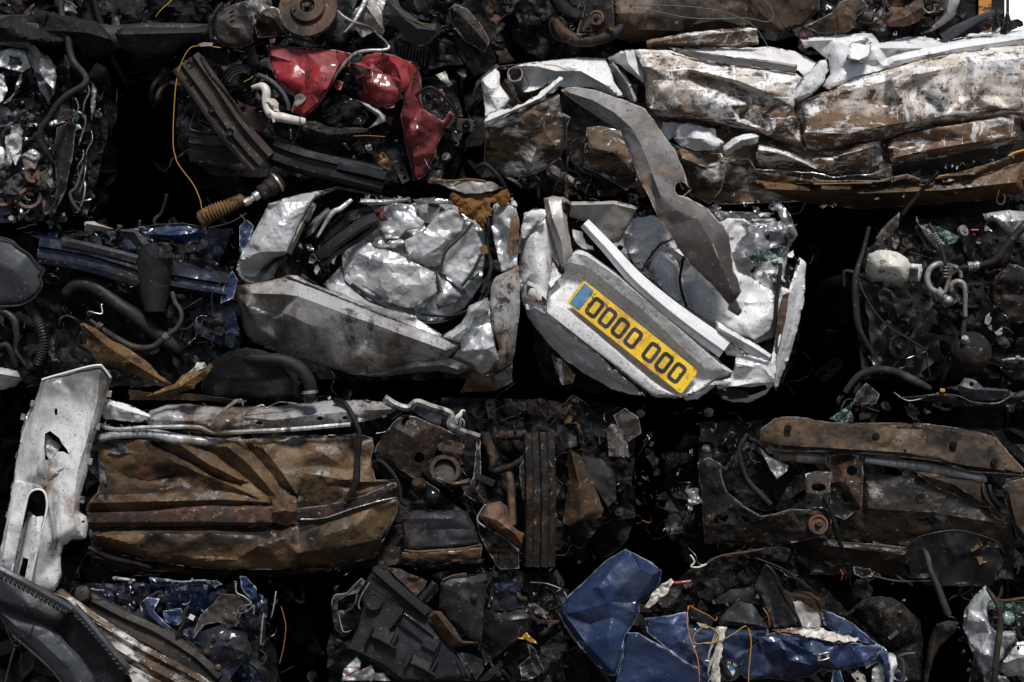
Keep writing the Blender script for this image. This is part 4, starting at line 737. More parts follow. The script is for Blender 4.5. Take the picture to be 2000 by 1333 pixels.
sheet('grey_fin', M['silver'], t, [(1370,300,40),(1440,450,34),(1350,640,24),(1310,675,20),(1190,575,16),(1215,460,30),(1300,380,36)], VD, creases=[[(1372,310,52),(1330,440,30),(1215,560,22)],[(1400,400,44),(1340,520,30),(1300,640,28)]], cr=((50,3),(20,1)), g=4.2, label='flat grey fin')
rail('fin_edge', M['charcoal_light'], t, [(1372,298,50),(1290,390,46),(1220,460,42),(1190,575,30)], [(-2.5,0),(0,2.5),(2.5,0)], VD, step=3)
rail('fin_edge', M['charcoal_light'], t, [(1420,470,46),(1370,570,40),(1310,650,34)], [(-2.5,0),(0,2.5),(2.5,0)], VD, step=3)
sheet('chrome_arch', M['steel'], t, [(445,330,0),(500,270,10),(570,215,14),(585,235,14),(520,310,8),(470,370,0),(445,380,-6)], VD, creases=[[(455,350,16),(520,285,22),(575,230,22)]], g=3.5)
sheet('black_arch', M['black_gloss'], t, [(590,300,-10),(660,240,0),(800,205,4),(870,220,4),(840,260,0),(700,330,0),(560,440,-6),(510,480,-14),(520,410,-14)], VD, creases=[[(560,400,6),(680,290,14),(850,240,14)]], g=4, cr=((30,2),))
rail('black_strip', M['charcoal'], t, [(840,275,20),(760,310,24),(620,410,20),(520,490,4)], [(-10,0),(-4,6),(6,6),(12,-2)], VD, step=3.5)
rail('black_strip', M['black_gloss'], t, [(840,300,10),(740,380,10),(600,470,4),(540,540,0)], [(-8,0),(0,5),(8,0)], VD, step=3.5)
tube('bright_strut', M['silver'], t, [(700,172,10),(640,220,16),(590,250,16),(510,380,0)], VD, r=[4,5,5,3])
sheet('top_silver_strip', M['silver'], t, [(735,185,20),(770,165,24),(900,170,24),(1020,160,20),(1030,175,20),(900,200,24),(800,205,20)], VD, creases=[[(750,185,32),(880,183,34),(1020,168,26)]], g=4, cr=((24,2),))
sheet('top_silver_strip', M['shard'], t, [(1040,170,0),(1150,160,6),(1250,175,6),(1260,200,0),(1150,190,4),(1060,200,0)], VD, g=4, cr=((16,5),))
tube('seal_strip', M['rubber'], t, [(1450,600,20),(1400,740,16),(1250,840,24),(1080,850,24),(860,740,0),(700,640,-6)], VD, r=3.2, wob=1.5)
tube('seal_strip', M['rubber'], t, [(1470,640,24),(1420,730,24),(1330,790,30),(1220,820,26),(1090,810,14)], VD, r=2.6, wob=1.5)
tube('seal_strip', M['black'], t, [(1480,240,10),(1450,400,14),(1470,560,14),(1430,690,20)], VD, r=4.2, wob=1.5)
sheet('inner_silver_floor', M['silver'], t, [(540,640,-30),(640,540,-30),(670,640,-26),(800,740,-10),(1060,820,0),(1060,860,20),(760,760,40),(600,690,20)], VD, cr=((50,4),), g=5)
sheet('foam_pad', M['foam'], t, [(1245,150,40),(1262,128,44),(1300,150,44),(1400,130,46),(1480,150,44),(1560,110,44),(1580,170,44),(1540,215,44),(1500,180,46),(1465,190,46),(1475,260,48),(1440,270,48),(1430,340,46),(1400,300,46),(1370,280,46),(1300,240,44),(1260,180,40)], VD, cr=((14,6),(7,3)), g=3.2, jag=3, solid=.008, curl=(5,4), label='torn orange foam pad')
sheet('foam_cover', M['beige_grey'], t, [(1135,60,44),(1160,55,50),(1330,65,54),(1470,68,54),(1540,110,48),(1420,135,52),(1330,140,52),(1240,110,48),(1160,75,46)], VD, cr=((16,5),(8,2)), g=3.5)
tube('foam_edge', M['foam'], t, [(1135,65,48),(1240,68,56),(1340,62,58),(1440,72,56)], VD, r=[4,1.6,2.2,1.5], wob=1)
block('orange_connector', M['foam'], t, VD([(1437,450,36)])[0], (12,16,10), (0,0,-.2), 1)
block('connector_body', M['cast'], t, VD([(1420,488,34)])[0], (9,16,8), (0,0,-.3), 1)
sheet('green_scrap', M['green_wire'], t, [(1345,605,40),(1380,598,44),(1410,570,44),(1405,595,42),(1370,618,38),(1350,618,38)], VD, g=2.6, cr=((8,3),))
for i, (u, v, s) in enumerate(((480,500,14),(560,560,14),(600,500,14),(470,440,12),(510,560,12),(640,240,12),(700,280,12),(1200,240,12),(1180,260,10),(1300,260,12),(1500,230,14),(1540,300,14),(1080,250,14),(1120,300,12),(900,420,12),(1290,810,12),(1160,170,10),(1560,170,10),(1600,190,11),(1500,440,12),(430,600,12),(350,520,12))):
    scrap(t, VD([(u, v, 4)])[0], s, ['shard','soot','silver','black_gloss'][i%4], np.random.RandomState(300+i))
clutter(t, [(400,400),(640,300),(700,640),(400,590)], 22, 'dark', (-70,-20), (14,34), 31, V=VD)
clutter(t, [(1200,180),(1480,200),(1460,700),(1320,700)], 12, 'dark', (-50,-5), (10,24), 32, V=VD)
fringe(t, [(740,165),(1030,160),(1250,170),(1560,150)], 16, 'shard', 22, VD, (5,11), 33)
debris(t, [(400,240),(700,150),(1500,180),(1500,640),(1300,820),(1060,850),(540,640),(340,590)], 420, ('soot','shard','silver','black_gloss','charcoal'), (-70,-4), (3,10), 3, VD)
debris(t, [(1100,150),(1560,150),(1600,560),(1500,560)], 90, ('soot','shard','silver','tan'), (-20,30), (2,8), 4, VD)
# ======== wreck seen from underneath: brown floor with white sill, lower left ========
t = wreck('crushed car with a brown ribbed floor pan under a crumpled white sill', 170, 800, 1240, 1110, seed=12, d=-120, amp=14)
BW = t
sheet('floor_pan', M['brown'], t, [(150,375,10),(450,360,30),(700,380,30),(1000,360,26),(1300,340,24),(1700,330,20),(1780,350,16),(1790,400,16),(1770,480,14),(1800,600,20),(1930,600,20),(1940,690,10),(1740,740,20),(1500,790,20),(1340,830,16),(1190,750,30),(1000,752,26),(600,760,20),(300,785,14),(80,785,0),(110,720,6),(150,680,6),(190,560,4),(160,480,6)], VI,
  creases=[[(440,375,40),(620,500,44),(760,560,48),(960,640,40),(1190,745,36)],[(480,390,16),(700,490,20),(860,590,20),(1010,620,26)],[(640,390,44),(800,500,46),(1000,600,44)],[(760,390,24),(900,480,22),(1060,610,26),(1160,690,24)],[(920,400,50),(1040,500,52),(1150,620,46),(1210,700,42)],[(1050,410,26),(1180,560,30),(1310,680,30)],[(1140,420,50),(1250,560,44),(1330,680,44)],
    [(310,600,34),(400,650,38),(560,655,36),(700,630,30)],[(330,580,10),(450,610,14),(640,570,20)],[(150,690,32),(500,680,36),(880,665,30),(1000,680,30)],[(110,735,34),(500,725,40),(900,715,40),(1160,730,44)],[(1340,690,30),(1480,640,38),(1700,610,40),(1900,610,34)],[(1400,480,26),(1500,450,38),(1640,540,30),(1760,590,30)],[(1390,370,30),(1395,520,26)],[(1380,560,40),(1560,590,44),(1700,640,20)],[(1700,680,30),(1920,640,30)]],
  pts=[(420,500,30),(600,560,26),(1500,520,30),(1600,420,30),(1250,640,16)], cr=((55,5),(22,2.4)), g=4.6, sm=1, sm2=1)
sheet('cross_rail', M['rust'], t, [(90,790,0),(300,790,14),(640,765,24),(740,752,28),(1000,755,30),(1190,752,34),(1200,800,36),(1190,845,30),(1180,872,20),(900,872,16),(500,878,10),(100,884,-6)], VI, creases=[[(95,800,20),(640,785,40),(1190,770,46)],[(100,850,18),(640,845,36),(1190,850,44)]], cr=((40,3),(14,1.4)), g=4.4)
sheet('rail_knuckle', M['rust'], t, [(1190,700,40),(1260,680,50),(1325,700,44),(1335,780,44),(1340,840,34),(1280,872,30),(1190,850,36),(1185,780,40)], VI, creases=[[(1200,790,52),(1260,780,56),(1320,790,48)]], cr=((20,6),(9,2.4)), g=4, sm2=2)
sheet('cross_rail', M['rust_dark'], t, [(1340,770,30),(1500,750,34),(1700,700,38),(1920,610,34),(1935,690,30),(1760,740,40),(1500,830,38),(1345,840,30)], VI, creases=[[(1345,790,44),(1600,750,50),(1930,640,44)],[(1345,825,40),(1500,820,46),(1760,735,46),(1930,685,36)]], cr=((30,3),(12,1.2)), g=4.2)
tube('bright_rail_edge', M['shard'], t, [(1350,838,42),(1480,828,46),(1650,775,48),(1800,725,46),(1925,705,38)], VI, r=1.7, wob=1)
sheet('rear_floor', M['brown'], t, [(100,890,-14),(500,885,0),(900,880,4),(1180,875,12),(1345,850,20),(1500,838,30),(1800,735,36),(1925,710,34),(1930,780,26),(1860,930,10),(1780,1060,-10),(1600,1100,-20),(1300,1130,-24),(1000,1130,-26),(840,1130,-28),(520,1090,-30),(240,1030,-34),(120,990,-30)], VI,
  creases=[[(150,930,30),(500,920,38),(800,920,40),(1150,930,36)],[(240,1030,0),(520,1080,10),(850,1125,6),(1000,1120,14),(1300,1120,10)],[(1180,880,16),(1080,950,40),(1000,1050,30),(990,1110,20)],[(1180,890,40),(1100,990,56),(1020,1090,20)],[(850,1070,34),(980,1070,28),(1060,1050,30)],[(1340,1030,40),(1480,1010,40),(1640,990,36),(1800,950,30)],[(1350,1060,16),(1500,1050,20),(1700,1020,14)],[(850,1060,20),(880,1120,14)]],
  pts=[(350,980,40),(650,980,46),(650,1050,36),(1500,930,50),(1250,950,50),(1700,860,50)], cr=((80,4),(30,2)), g=4.8, sm=2, sm2=2, curl=(10,7))
sheet('lower_skirt', M['brown_dark'], t, [(100,1010,-20),(220,1040,-16),(330,1070,-10),(520,1100,-14),(840,1135,-14),(1300,1135,-10),(1600,1105,-10),(1780,1065,-10),(1700,1110,-40),(1300,1170,-50),(800,1175,-50),(300,1150,-50),(120,1100,-50)], VI, creases=[[(150,1060,0),(500,1140,0),(1000,1150,0),(1500,1130,-6)]], cr=((40,4),(16,2)), g=5)
tube('floor_edge_tube', M['rust_dark'], t, [(100,1000,-10),(240,1060,0),(380,1090,4),(470,1120,2)], VI, r=[4,6,5,3])
# white sill
sheet('white_sill', M['silver_dirty'], t, [(460,190,20),(560,155,16),(700,150,14),(900,170,14),(1030,160,10),(1160,165,8),(1350,150,6),(1520,130,6),(1700,128,4),(1890,140,4),(1915,190,14),(1800,240,26),(1680,260,34),(1500,280,38),(1200,300,40),(860,318,40),(800,310,38),(760,290,38),(470,285,34),(440,260,30)], VI,
  creases=[[(470,245,46),(700,250,50),(1030,230,52),(1200,245,56),(1440,215,56),(1700,190,50),(1890,180,34)],[(820,280,50),(1200,270,46),(1600,240,46),(1700,230,40)],[(480,200,34),(560,215,46),(700,225,44)],[(1690,135,20),(1700,260,50)]],
  holes=[circ(1110,262,22,12,13), circ(1470,235,20,12,13), circ(1618,232,18,12,13)], cr=((30,8),(13,3.2)), g=3.6, curl=(6,5))
sheet('white_sill_front', M['white_scuffed'], t, [(205,120,20),(330,150,30),(460,210,40),(470,235,40),(400,260,36),(300,250,34),(190,240,24),(175,180,16)], VI, creases=[[(210,150,40),(330,190,46),(455,225,50)]], cr=((24,5),(10,2)), g=4)
rail('sill_flange', M['silver_dirty'], t, [(160,270,20),(260,300,34),(420,290,46),(640,285,48),(760,290,50),(830,318,52),(1000,315,52),(1300,300,52),(1650,270,50)], [(-3.5,0),(0,3),(3.5,1)], VI, step=4, cr=((20,2),(9,1)))
tube('silver_pipe', M['silver_dirty'], t, [(160,350,24),(300,325,30),(480,330,34),(640,360,36),(830,370,34),(1000,350,24)], VI, r=[7,9,10,11,8,3], wob=1)
sheet('silver_tear', M['shard'], t, [(205,430,20),(300,380,30),(345,435,30),(280,450,24)], VI, cr=((14,5),), g=3.5)
sheet('silver_tear', M['shard'], t, [(160,480,14),(195,520,20),(205,600,18),(200,665,14),(165,660,8),(165,560,10)], VI, cr=((14,5),(7,2)), g=3.5)
sheet('bent_lug', M['steel'], t, [(820,290,50),(835,255,60),(900,180,74),(960,125,76),(1005,118,74),(1020,130,66),(1015,165,56),(1000,140,70),(970,145,80),(920,200,80),(870,250,74),(835,300,58)], VI, creases=[[(835,270,66),(900,195,82),(985,130,84)]], g=3, sm=1, label='curled bright lug')
tube('brake_line', M['shard'], t, [(1020,225,44),(1060,185,48),(1130,155,50),(1150,175,50),(1230,140,46),(1340,150,40)], VI, r=1.4)
tube('black_cable', M['rubber'], t, [(1560,130,30),(1620,150,50),(1680,260,60),(1705,340,60),(1690,480,60),(1680,620,60),(1620,730,56)], VI, r=[6,5,5,5,6,7,4], label='hanging black cable')
tube('corrugated_hose', M['rubber'], t, [(1780,500,20),(1830,490,30),(1900,560,36),(1940,640,36),(1950,720,34),(1985,750,30)], VI, r=5, rib=(4.5,.2))
# middle rusted section (VJ)
sheet('engine_mount_plate', M['rust_dark'], t, [(35,430,10),(90,330,10),(170,230,14),(230,180,16),(320,190,20),(430,240,24),(560,290,20),(640,330,14),(640,440,4),(470,390,10),(420,500,14),(380,590,10),(320,630,6),(230,600,10),(130,520,12)], VJ,
  holes=[circ(345,470,38,16), circ(252,222,24,12,34,.5), circ(296,243,8,8)], creases=[[(170,260,30),(300,330,36),(470,390,26)],[(130,410,26),(200,540,24),(320,620,16)],[(430,250,34),(450,390,20)]], cr=((34,6),(14,2)), g=4, curl=(6,5), label='holed mounting plate')
sheet('mount_bracket', M['rust'], t, [(470,380,20),(560,350,24),(660,380,20),(640,450,16),(560,430,20),(480,420,18)], VJ, cr=((14,4),), g=3.6)
sheet('bright_weld_patch', M['cast'], t, [(262,215,26),(320,215,28),(325,260,28),(290,295,26),(255,260,24)], VJ, holes=[circ(296,243,8,8)], g=2.6, cr=((8,1),))
rail('silver_edge_rail', M['silver_dirty'], t, [(110,60,20),(190,110,26),(270,130,26),(330,90,26),(420,120,24),(560,170,20),(560,250,20),(640,290,24),(760,330,14)], [(-6,0),(0,6),(6,-2)], VJ, step=3.5, cr=((16,3),))
sheet('grey_box_side', M['charcoal_light'], t, [(290,140,10),(330,100,16),(400,120,18),(500,180,16),(495,240,14),(400,210,14)], VJ, cr=((20,3),), g=4)
lathe('spring_cup', M['rust_dark'], t, VJ([(520,560,20)])[0], (.2,-.5,1), [(30,-14),(34,0),(30,8),(22,8),(20,-6),(10,-8),(0,-8)], 28)
sheet('spring_cup_bracket', M['rust'], t, [(430,590,24),(480,620,34),(600,640,38),(690,610,30),(700,660,20),(600,670,26),(500,650,26),(440,620,22)], VJ, creases=[[(450,610,36),(580,655,44),(680,640,34)]], cr=((16,3),), g=3.6)
lathe('ball_joint', M['rust_dark'], t, VJ([(340,655,30)])[0], (-.2,-.3,1), [(0,16),(6,16),(10,12),(14,4),(16,-4),(14,-12)], 24)
lathe('rubber_mount', M['black_gloss'], t, VJ([(440,730,34)])[0], (.3,-.4,1), [(0,14),(8,13),(14,8),(17,0),(16,-10)], 24)
sheet('greasy_arm', M['rust_dark'], t, [(290,640,16),(350,610,26),(400,640,30),(480,690,34),(500,740,30),(440,790,20),(360,770,16),(310,720,14)], VJ, cr=((18,7),(8,3)), g=3.6, sm2=2)
sheet('greasy_arm', M['rust_dark'], t, [(650,720,20),(720,600,24),(740,350,10),(765,350,10),(770,580,28),(740,700,26),(800,770,14),(760,790,10)], VJ, cr=((18,5),(8,2)), g=4)
block('arm_end', M['rust_dark'], t, VJ([(800,625,34)])[0], (38,14,12), (0,0,.42), 2)
# bag / air box with stitched belt
sheet('air_box', M['charcoal'], t, [(245,870,20),(300,835,28),(640,830,30),(680,850,28),(740,980,20),(770,1070,24),(500,1100,44),(260,1110,30),(240,1060,26),(225,950,20)], VJ, creases=[[(250,890,36),(400,890,44),(560,890,44),(650,830,34)],[(250,960,30),(460,960,40),(720,960,30)]], cr=((50,5),(20,1.5)), g=4.5, curl=(14,8), label='sagging dark box')
sheet('air_box_base', M['brown'], t, [(228,1120,20),(420,1110,44),(600,1110,44),(775,1080,20),(770,1150,18),(740,1170,20),(500,1185,36),(350,1190,34),(235,1170,16)], VJ, cr=((30,4),(12,1.5)), g=4, curl=(8,5))
sheet('air_box_bottom', M['soot'], t, [(230,1180,10),(350,1200,30),(600,1190,34),(790,1160,14),(770,1230,10),(650,1260,8),(450,1240,8),(260,1220,4)], VJ, creases=[[(240,1200,20),(450,1225,30),(760,1190,24)]], cr=((24,5),(10,2)), g=4)
tube('braided_cord', M['tan'], t, [(245,1105,44),(330,1115,54),(500,1105,60),(640,1095,56),(740,1075,44),(772,1070,34)], VJ, r=2.8, rib=(3.2,.35))
# rust bracket + strut
sheet('rusty_bracket', M['rust'], t, [(760,860,20),(810,790,20),(900,770,16),(945,800,20),(975,920,26),(1020,970,24),(1065,990,14),(1040,1100,10),(960,1050,16),(860,960,22),(800,930,24)], VJ, creases=[[(780,870,34),(880,900,38),(1000,990,36),(1050,1060,24)]], cr=((24,6),(10,2)), g=3.8, curl=(8,5), label='bright rusty bracket')
sheet('dark_bracket', M['rust_dark'], t, [(740,910,10),(800,940,20),(900,1000,24),(1030,1100,14),(1030,1230,0),(900,1240,-6),(820,1120,0),(760,1000,4)], VJ, holes=[circ(865,1075,18,12)], cr=((26,6),(10,2)), g=4)
tube('bright_edge', M['steel'], t, [(805,795,26),(770,840,26),(745,900,28),(800,950,30)], VJ, r=1.8, wob=1)
rail('suspension_strut', M['rust_dark'], t, [(1140,300,20),(1150,500,30),(1155,800,30),(1150,1220,10)], [(-36,-16),(-24,-10),(-20,10),(-10,14),(-6,4),(6,4),(10,14),(20,10),(24,-12)], VJ, step=4.2, cr=((24,3),(9,1.5)), label='tall ribbed dark strut')
sheet('strut_flare', M['brown_dark'], t, [(1215,430,20),(1240,480,30),(1270,560,34),(1255,660,34),(1215,740,26),(1205,600,20)], VJ, cr=((14,3),), g=4, curl=(6,5))
sheet('strut_flare', M['rust_dark'], t, [(1070,470,16),(1095,440,20),(1090,760,20),(1060,760,20),(1035,600,24),(1035,530,20)], VJ, cr=((14,3),), g=4, curl=(6,5))
rail('rusty_link', M['rust'], t, [(960,560,0),(975,700,6),(985,930,10)], [(-7,0),(-4,5),(4,5),(7,0)], VJ, step=4, cr=((12,1.5),))
tube('frame_tube', M['rust_dark'], t, [(800,300,-10),(860,470,0),(850,560,0),(990,530,10),(1060,480,10)], VJ, r=[9,10,8,6,6], wob=1.5)
tube('frame_tube', M['rust_dark'], t, [(880,330,-20),(990,315,-10),(1080,310,-10)], VJ, r=10, wob=1)
# tan and grey panels behind strut
sheet('tan_shield', M['leather'], t, [(1360,480,0),(1385,420,6),(1450,460,14),(1530,620,18),(1610,830,14),(1590,880,8),(1480,900,0),(1380,940,-10),(1330,920,-14),(1340,850,-10),(1375,620,0)], VJ, creases=[[(1385,430,20),(1440,650,24),(1460,890,14)]], cr=((34,4),(12,1.4)), g=4.4, label='brown fibre shield')
sheet('dark_shield', M['charcoal'], t, [(1460,460,-10),(1600,480,-4),(1690,580,4),(1695,760,-4),(1640,810,-6),(1530,640,4)], VJ, cr=((34,6),), g=4.6)
sheet('top_crushed_pipe', M['silver_dirty'], t, [(1630,270,20),(1660,240,24),(1700,250,26),(1770,370,24),(1785,470,16),(1645,460,14),(1640,380,22)], VJ, creases=[[(1690,260,40),(1730,360,40),(1735,465,34)]], cr=((14,4),(7,1.5)), g=3.4, label='crushed bright pipe end')
sheet('grey_shield', M['dark_trim'], t, [(1675,180,20),(1760,130,26),(1850,200,24),(1870,300,20),(1780,360,16),(1720,280,24)], VJ, cr=((24,4),(10,1.4)), g=4)
tube('rope_knot', M['cream'], t, [(600,240,40),(605,200,44),(625,180,46),(640,150,46),(658,150,44),(655,165,42)], VJ, r=[3,5,5,2.6,1.8,1.2])
for i in range(9): tube('rope_strand', M['cream'], t, [(610+i*2,195,46),(585+i*9,225,44),(570+i*11,262,38)], VJ, r=.7, seg=5, wob=.8)
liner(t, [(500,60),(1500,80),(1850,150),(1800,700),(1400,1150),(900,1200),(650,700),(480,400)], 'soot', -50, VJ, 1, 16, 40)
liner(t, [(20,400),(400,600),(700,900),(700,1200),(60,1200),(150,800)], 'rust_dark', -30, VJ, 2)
clutter(t, [(40,180),(700,330),(1250,100),(1900,120),(1880,700),(1500,1100),(1100,1200),(100,1200)], 78, 'brown', (-95,-15), (16,46), 41, V=VJ)
clutter(t, [(700,120),(1500,60),(1500,420),(800,420)], 16, 'dark', (-60,0), (16,40), 42, V=VJ)
fringe(t, [(160,270),(800,310),(1680,270),(1900,180)], 18, 'shard', 46, VI, (4,10), 43)
debris(t, [(40,100),(700,200),(1250,60),(1900,60),(1900,900),(1500,1200),(1100,1250),(100,1250)], 760, ('soot','rust_dark','brown_dark','black_gloss','rust','shard'), (-90,14), (3,11), 6, VJ)
debris(t, [(150,150),(1700,100),(1900,200),(1700,330),(200,340)], 140, ('shard','soot','silver','rust'), (-20,34), (2,7), 7, VI)
debris(t, [(100,1000),(900,1120),(1780,1060),(1700,1150),(200,1150)], 120, ('soot','brown_dark','shard','black_gloss'), (-40,0), (3,8), 8, VI)
# ======== loose white pillar panel leaning at the left ========
hole1=[(235,445),(262,432),(310,470),(325,500),(350,530),(360,558),(330,540),(300,540),(270,580),(235,585),(230,520)]
slot=[(150,760),(175,735),(215,740),(238,770),(242,830),(235,880),(190,1060),(155,1225),(60,1180),(105,960),(130,850)]
pn = thing('body_panel', 'long white painted inner pillar panel with oval slot leaning upright at left', 'car panel', W(60, 1180, 60))
sheet('panel_skin', M['white_streaked_shaded'], pn, [(218,170,70),(300,140,76),(400,110,80),(515,85,80),(570,120,70),(582,155,64),(560,230,60),(520,380,66),(480,500,68),(450,660,70),(420,770,72),(412,850,74),(450,880,74),(460,920,70),(450,990,66),(420,1000,66),(380,1000,70),(330,1030,72),(315,1080,72),(322,1180,66),(300,1240,60),(262,1285,50),(160,1240,60),(60,1190,70),(0,1150,74),(0,1060,76),(30,920,80),(70,700,80),(90,560,80),(120,430,78),(165,330,76),(200,230,74)], VH,
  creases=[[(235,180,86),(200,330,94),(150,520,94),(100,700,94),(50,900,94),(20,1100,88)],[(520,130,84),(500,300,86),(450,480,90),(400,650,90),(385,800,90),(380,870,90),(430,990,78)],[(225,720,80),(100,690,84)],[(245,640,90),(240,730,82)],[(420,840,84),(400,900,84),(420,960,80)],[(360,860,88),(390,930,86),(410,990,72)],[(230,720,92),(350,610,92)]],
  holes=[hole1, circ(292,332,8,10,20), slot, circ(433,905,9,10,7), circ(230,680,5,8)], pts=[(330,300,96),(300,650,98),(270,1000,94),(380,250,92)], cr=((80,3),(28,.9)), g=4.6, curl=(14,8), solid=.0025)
sheet('folded_tear', M['silver'], pn, [(240,440,70),(280,480,66),(320,510,70),(300,545,74),(262,585,80),(238,560,76),(232,490,70)], VH, cr=((14,7),(7,2)), g=3.4)
sheet('slot_liner', M['white_scuffed'], pn, [(150,850,60),(190,880,60),(232,870,64),(190,1060,66),(158,1230,60),(65,1185,56),(110,960,56)], VH, creases=[[(185,880,70),(160,1060,74),(130,1210,66)],[(150,860,46),(120,1010,46),(85,1180,46)]], holes=[[(120,1090),(150,1100),(130,1200),(95,1190)]], cr=((24,1.5),), g=3.8)
tube('slot_rim', M['white_scuffed'], pn, [(60,1175,82),(105,960,88),(130,840,90),(150,765,90),(185,738,90),(225,745,90),(243,790,90),(240,860,90),(195,1050,88),(158,1215,80)], VH, r=2.2)
for v, u in ((240,568),(410,508),(592,468),(790,428)): block('clip', M['cast'], pn, VH([(u, v, 66)])[0], (10,14,10), (0,0,.2), 1.5)
for v, u in ((290,170),(360,120),(560,92),(720,70),(870,42)): block('edge_tab', M['cast'], pn, VH([(u, v, 66)])[0], (9,13,8), (0,0,.25), 1.5)
sheet('torn_side_flange', M['mud_brown'], pn, [(165,290,60),(195,280,64),(160,440,66),(130,460,60),(108,440,56),(120,400,60)], VH, cr=((12,4),(6,2)), g=3.4)
tube('top_rim', M['white_clean'], pn, [(218,170,74),(300,142,80),(400,113,84),(515,88,84),(540,100,80),(575,150,72)], VH, r=2.2, wob=1)
tube('lower_lip', M['charcoal'], pn, [(425,998,66),(370,1002,66),(325,1035,64),(313,1090,62),(322,1180,58),(298,1245,50),(264,1284,44)], VH, r=1.6)

# ======== grey plastic bumper, bottom left ========
bp = thing('bumper', 'dark grey plastic bumper with toothed clip edge at bottom left', 'bumper', W(60, 1333, 100))
sheet('bumper_face', M['charcoal'], bp, [(-120,60,110),(0,105,110),(120,165,112),(300,265,112),(440,345,110),(470,372,104),(455,400,100),(430,440,110),(380,480,112),(320,480,114),(180,420,118),(0,330,122),(-120,290,124)], VL, creases=[[(-120,110,118),(0,160,120),(250,300,122),(420,380,116)]], pts=[(200,350,132),(350,420,128)], cr=((90,2),(20,.4)), g=5, curl=(20,10), solid=.004)
rail('clip_edge', M['charcoal_light'], bp, [(-120,50,112),(0,110,116),(160,195,118),(330,290,118),(470,370,112)], [(-8,-8),(-6,4),(0,7),(6,4),(8,-4)], VL, step=4, solid=.003)
rail('clip_edge', M['charcoal_light'], bp, [(480,355,112),(560,440,118),(660,560,120),(740,660,116),(810,740,110),(830,765,104)], [(-9,-8),(-6,4),(0,7),(6,4),(9,-4)], VL, step=4, solid=.003)
for i in range(16):
    u = 10+i*28; v = 135+i*15.6; block('clip_tooth', M['charcoal_light'], bp, VL([(u, v+12, 124)])[0], (3,8,7), (0,0,-.5), .6)
for i in range(14):
    f = i/13; u = 500+f*290; v = 400+f*340-20*math.sin(f*3.1); block('clip_tooth', M['charcoal_light'], bp, VL([(u-4, v+14, 122)])[0], (8,3,7), (0,0,.25), .6)
sheet('bumper_arch', M['charcoal_light'], bp, [(-120,300,80),(0,340,84),(60,360,88),(200,430,96),(330,480,102),(420,580,108),(520,680,108),(600,790,100),(640,900,90),(440,900,86),(300,740,88),(150,590,90),(80,540,86),(0,420,84),(-120,400,80)], VL, creases=[[(0,380,98),(100,470,104),(250,560,110),(400,700,112),(540,880,104)]], pts=[(250,500,112),(440,720,114)], cr=((100,3),(20,.4)), g=5, curl=(16,9), solid=.004, label='smooth grey wheel arch skin')
sheet('bumper_inner', M['charcoal'], bp, [(330,470,60),(430,440,80),(470,380,90),(500,400,100),(600,520,104),(720,680,104),(810,770,96),(800,900,80),(640,900,76),(590,780,74),(500,660,74)], VL, cr=((70,3),), g=6, solid=.003)
tube('arch_bead', M['black'], bp, [(80,540,92),(200,640,98),(330,760,102),(440,900,100)], VL, r=3)
tube('arch_wire', M['black'], bp, [(20,440,110),(90,600,114),(150,580,116),(200,520,116),(220,450,112)], VL, r=1, seg=5)
tube('arch_wire', M['hose_brown'], bp, [(95,620,110),(70,700,112),(30,860,110)], VL, r=2, seg=6)
for i in range(6): tube('scratch_fibre', M['dark_trim'], bp, [(60+i*8,600-i*6,112),(110+i*6,560-i*4,116),(150+i*5,520+i*9,114)], VL, r=.5, seg=4, wob=1)
# ======== red wreck, upper left of centre ========
t = wreck('red crushed car front full of black parts with a bent white pipe', 350, 110, 905, 385, seed=15, d=-120, amp=16)
RW = t
sheet('red_wing', M['red'], t, [(670,95,10),(800,105,16),(1000,118,20),(1130,130,22),(1220,150,20),(1200,200,30),(1160,250,40),(1120,310,44),(1080,370,44),(1030,450,40),(990,500,36),(930,550,30),(895,560,26),(880,540,24),(830,530,20),(850,460,26),(870,410,30),(820,390,34),(740,330,30),(705,260,26),(690,200,20),(680,150,14)], VA,
  creases=[[(690,105,24),(930,130,40),(1130,140,40)],[(930,135,44),(915,260,40),(920,380,36),(905,410,34)],[(1130,135,50),(1140,220,60),(1060,380,64),(940,410,46)],[(700,160,30),(860,210,40),(920,280,40)],[(950,400,50),(1000,470,44),(910,540,34)]], pts=[(1020,230,60),(820,310,50),(980,330,60)], cr=((60,4),(24,1.4)), g=4.2, sm=1, sm2=1, curl=(8,6))
sheet('primer_scar', M['beige_grey'], t, [(855,420,44),(900,415,46),(935,435,46),(900,480,40),(860,500,36),(845,480,36)], VA, g=3, cr=((10,2),))
sheet('red_bonnet', M['red'], t, [(1320,160,20),(1400,145,26),(1500,160,30),(1560,190,34),(1620,200,30),(1650,240,24),(1670,300,20),(1665,340,22),(1600,380,40),(1540,400,44),(1560,440,40),(1480,480,34),(1400,500,24),(1330,440,20),(1310,380,26),(1280,330,30),(1240,290,30),(1200,230,30),(1210,200,24),(1270,190,20)], VA,
  creases=[[(1430,150,50),(1520,240,60),(1550,330,64),(1545,400,60)],[(1340,200,40),(1440,280,30),(1460,240,44),(1420,180,44)],[(1560,200,56),(1620,290,44),(1570,400,60)],[(1240,240,40),(1350,260,44),(1480,300,40),(1540,310,50)]], pts=[(1420,380,44),(1340,330,46)], cr=((36,6),(16,2)), g=4, sm2=2, curl=(10,6))
sheet('red_torn_flap', M['red_dark'], t, [(1205,215,40),(1290,230,50),(1360,255,50),(1300,290,52),(1260,315,46),(1230,270,40)], VA, creases=[[(1220,225,56),(1350,255,60)]], g=3.4, cr=((14,3),))
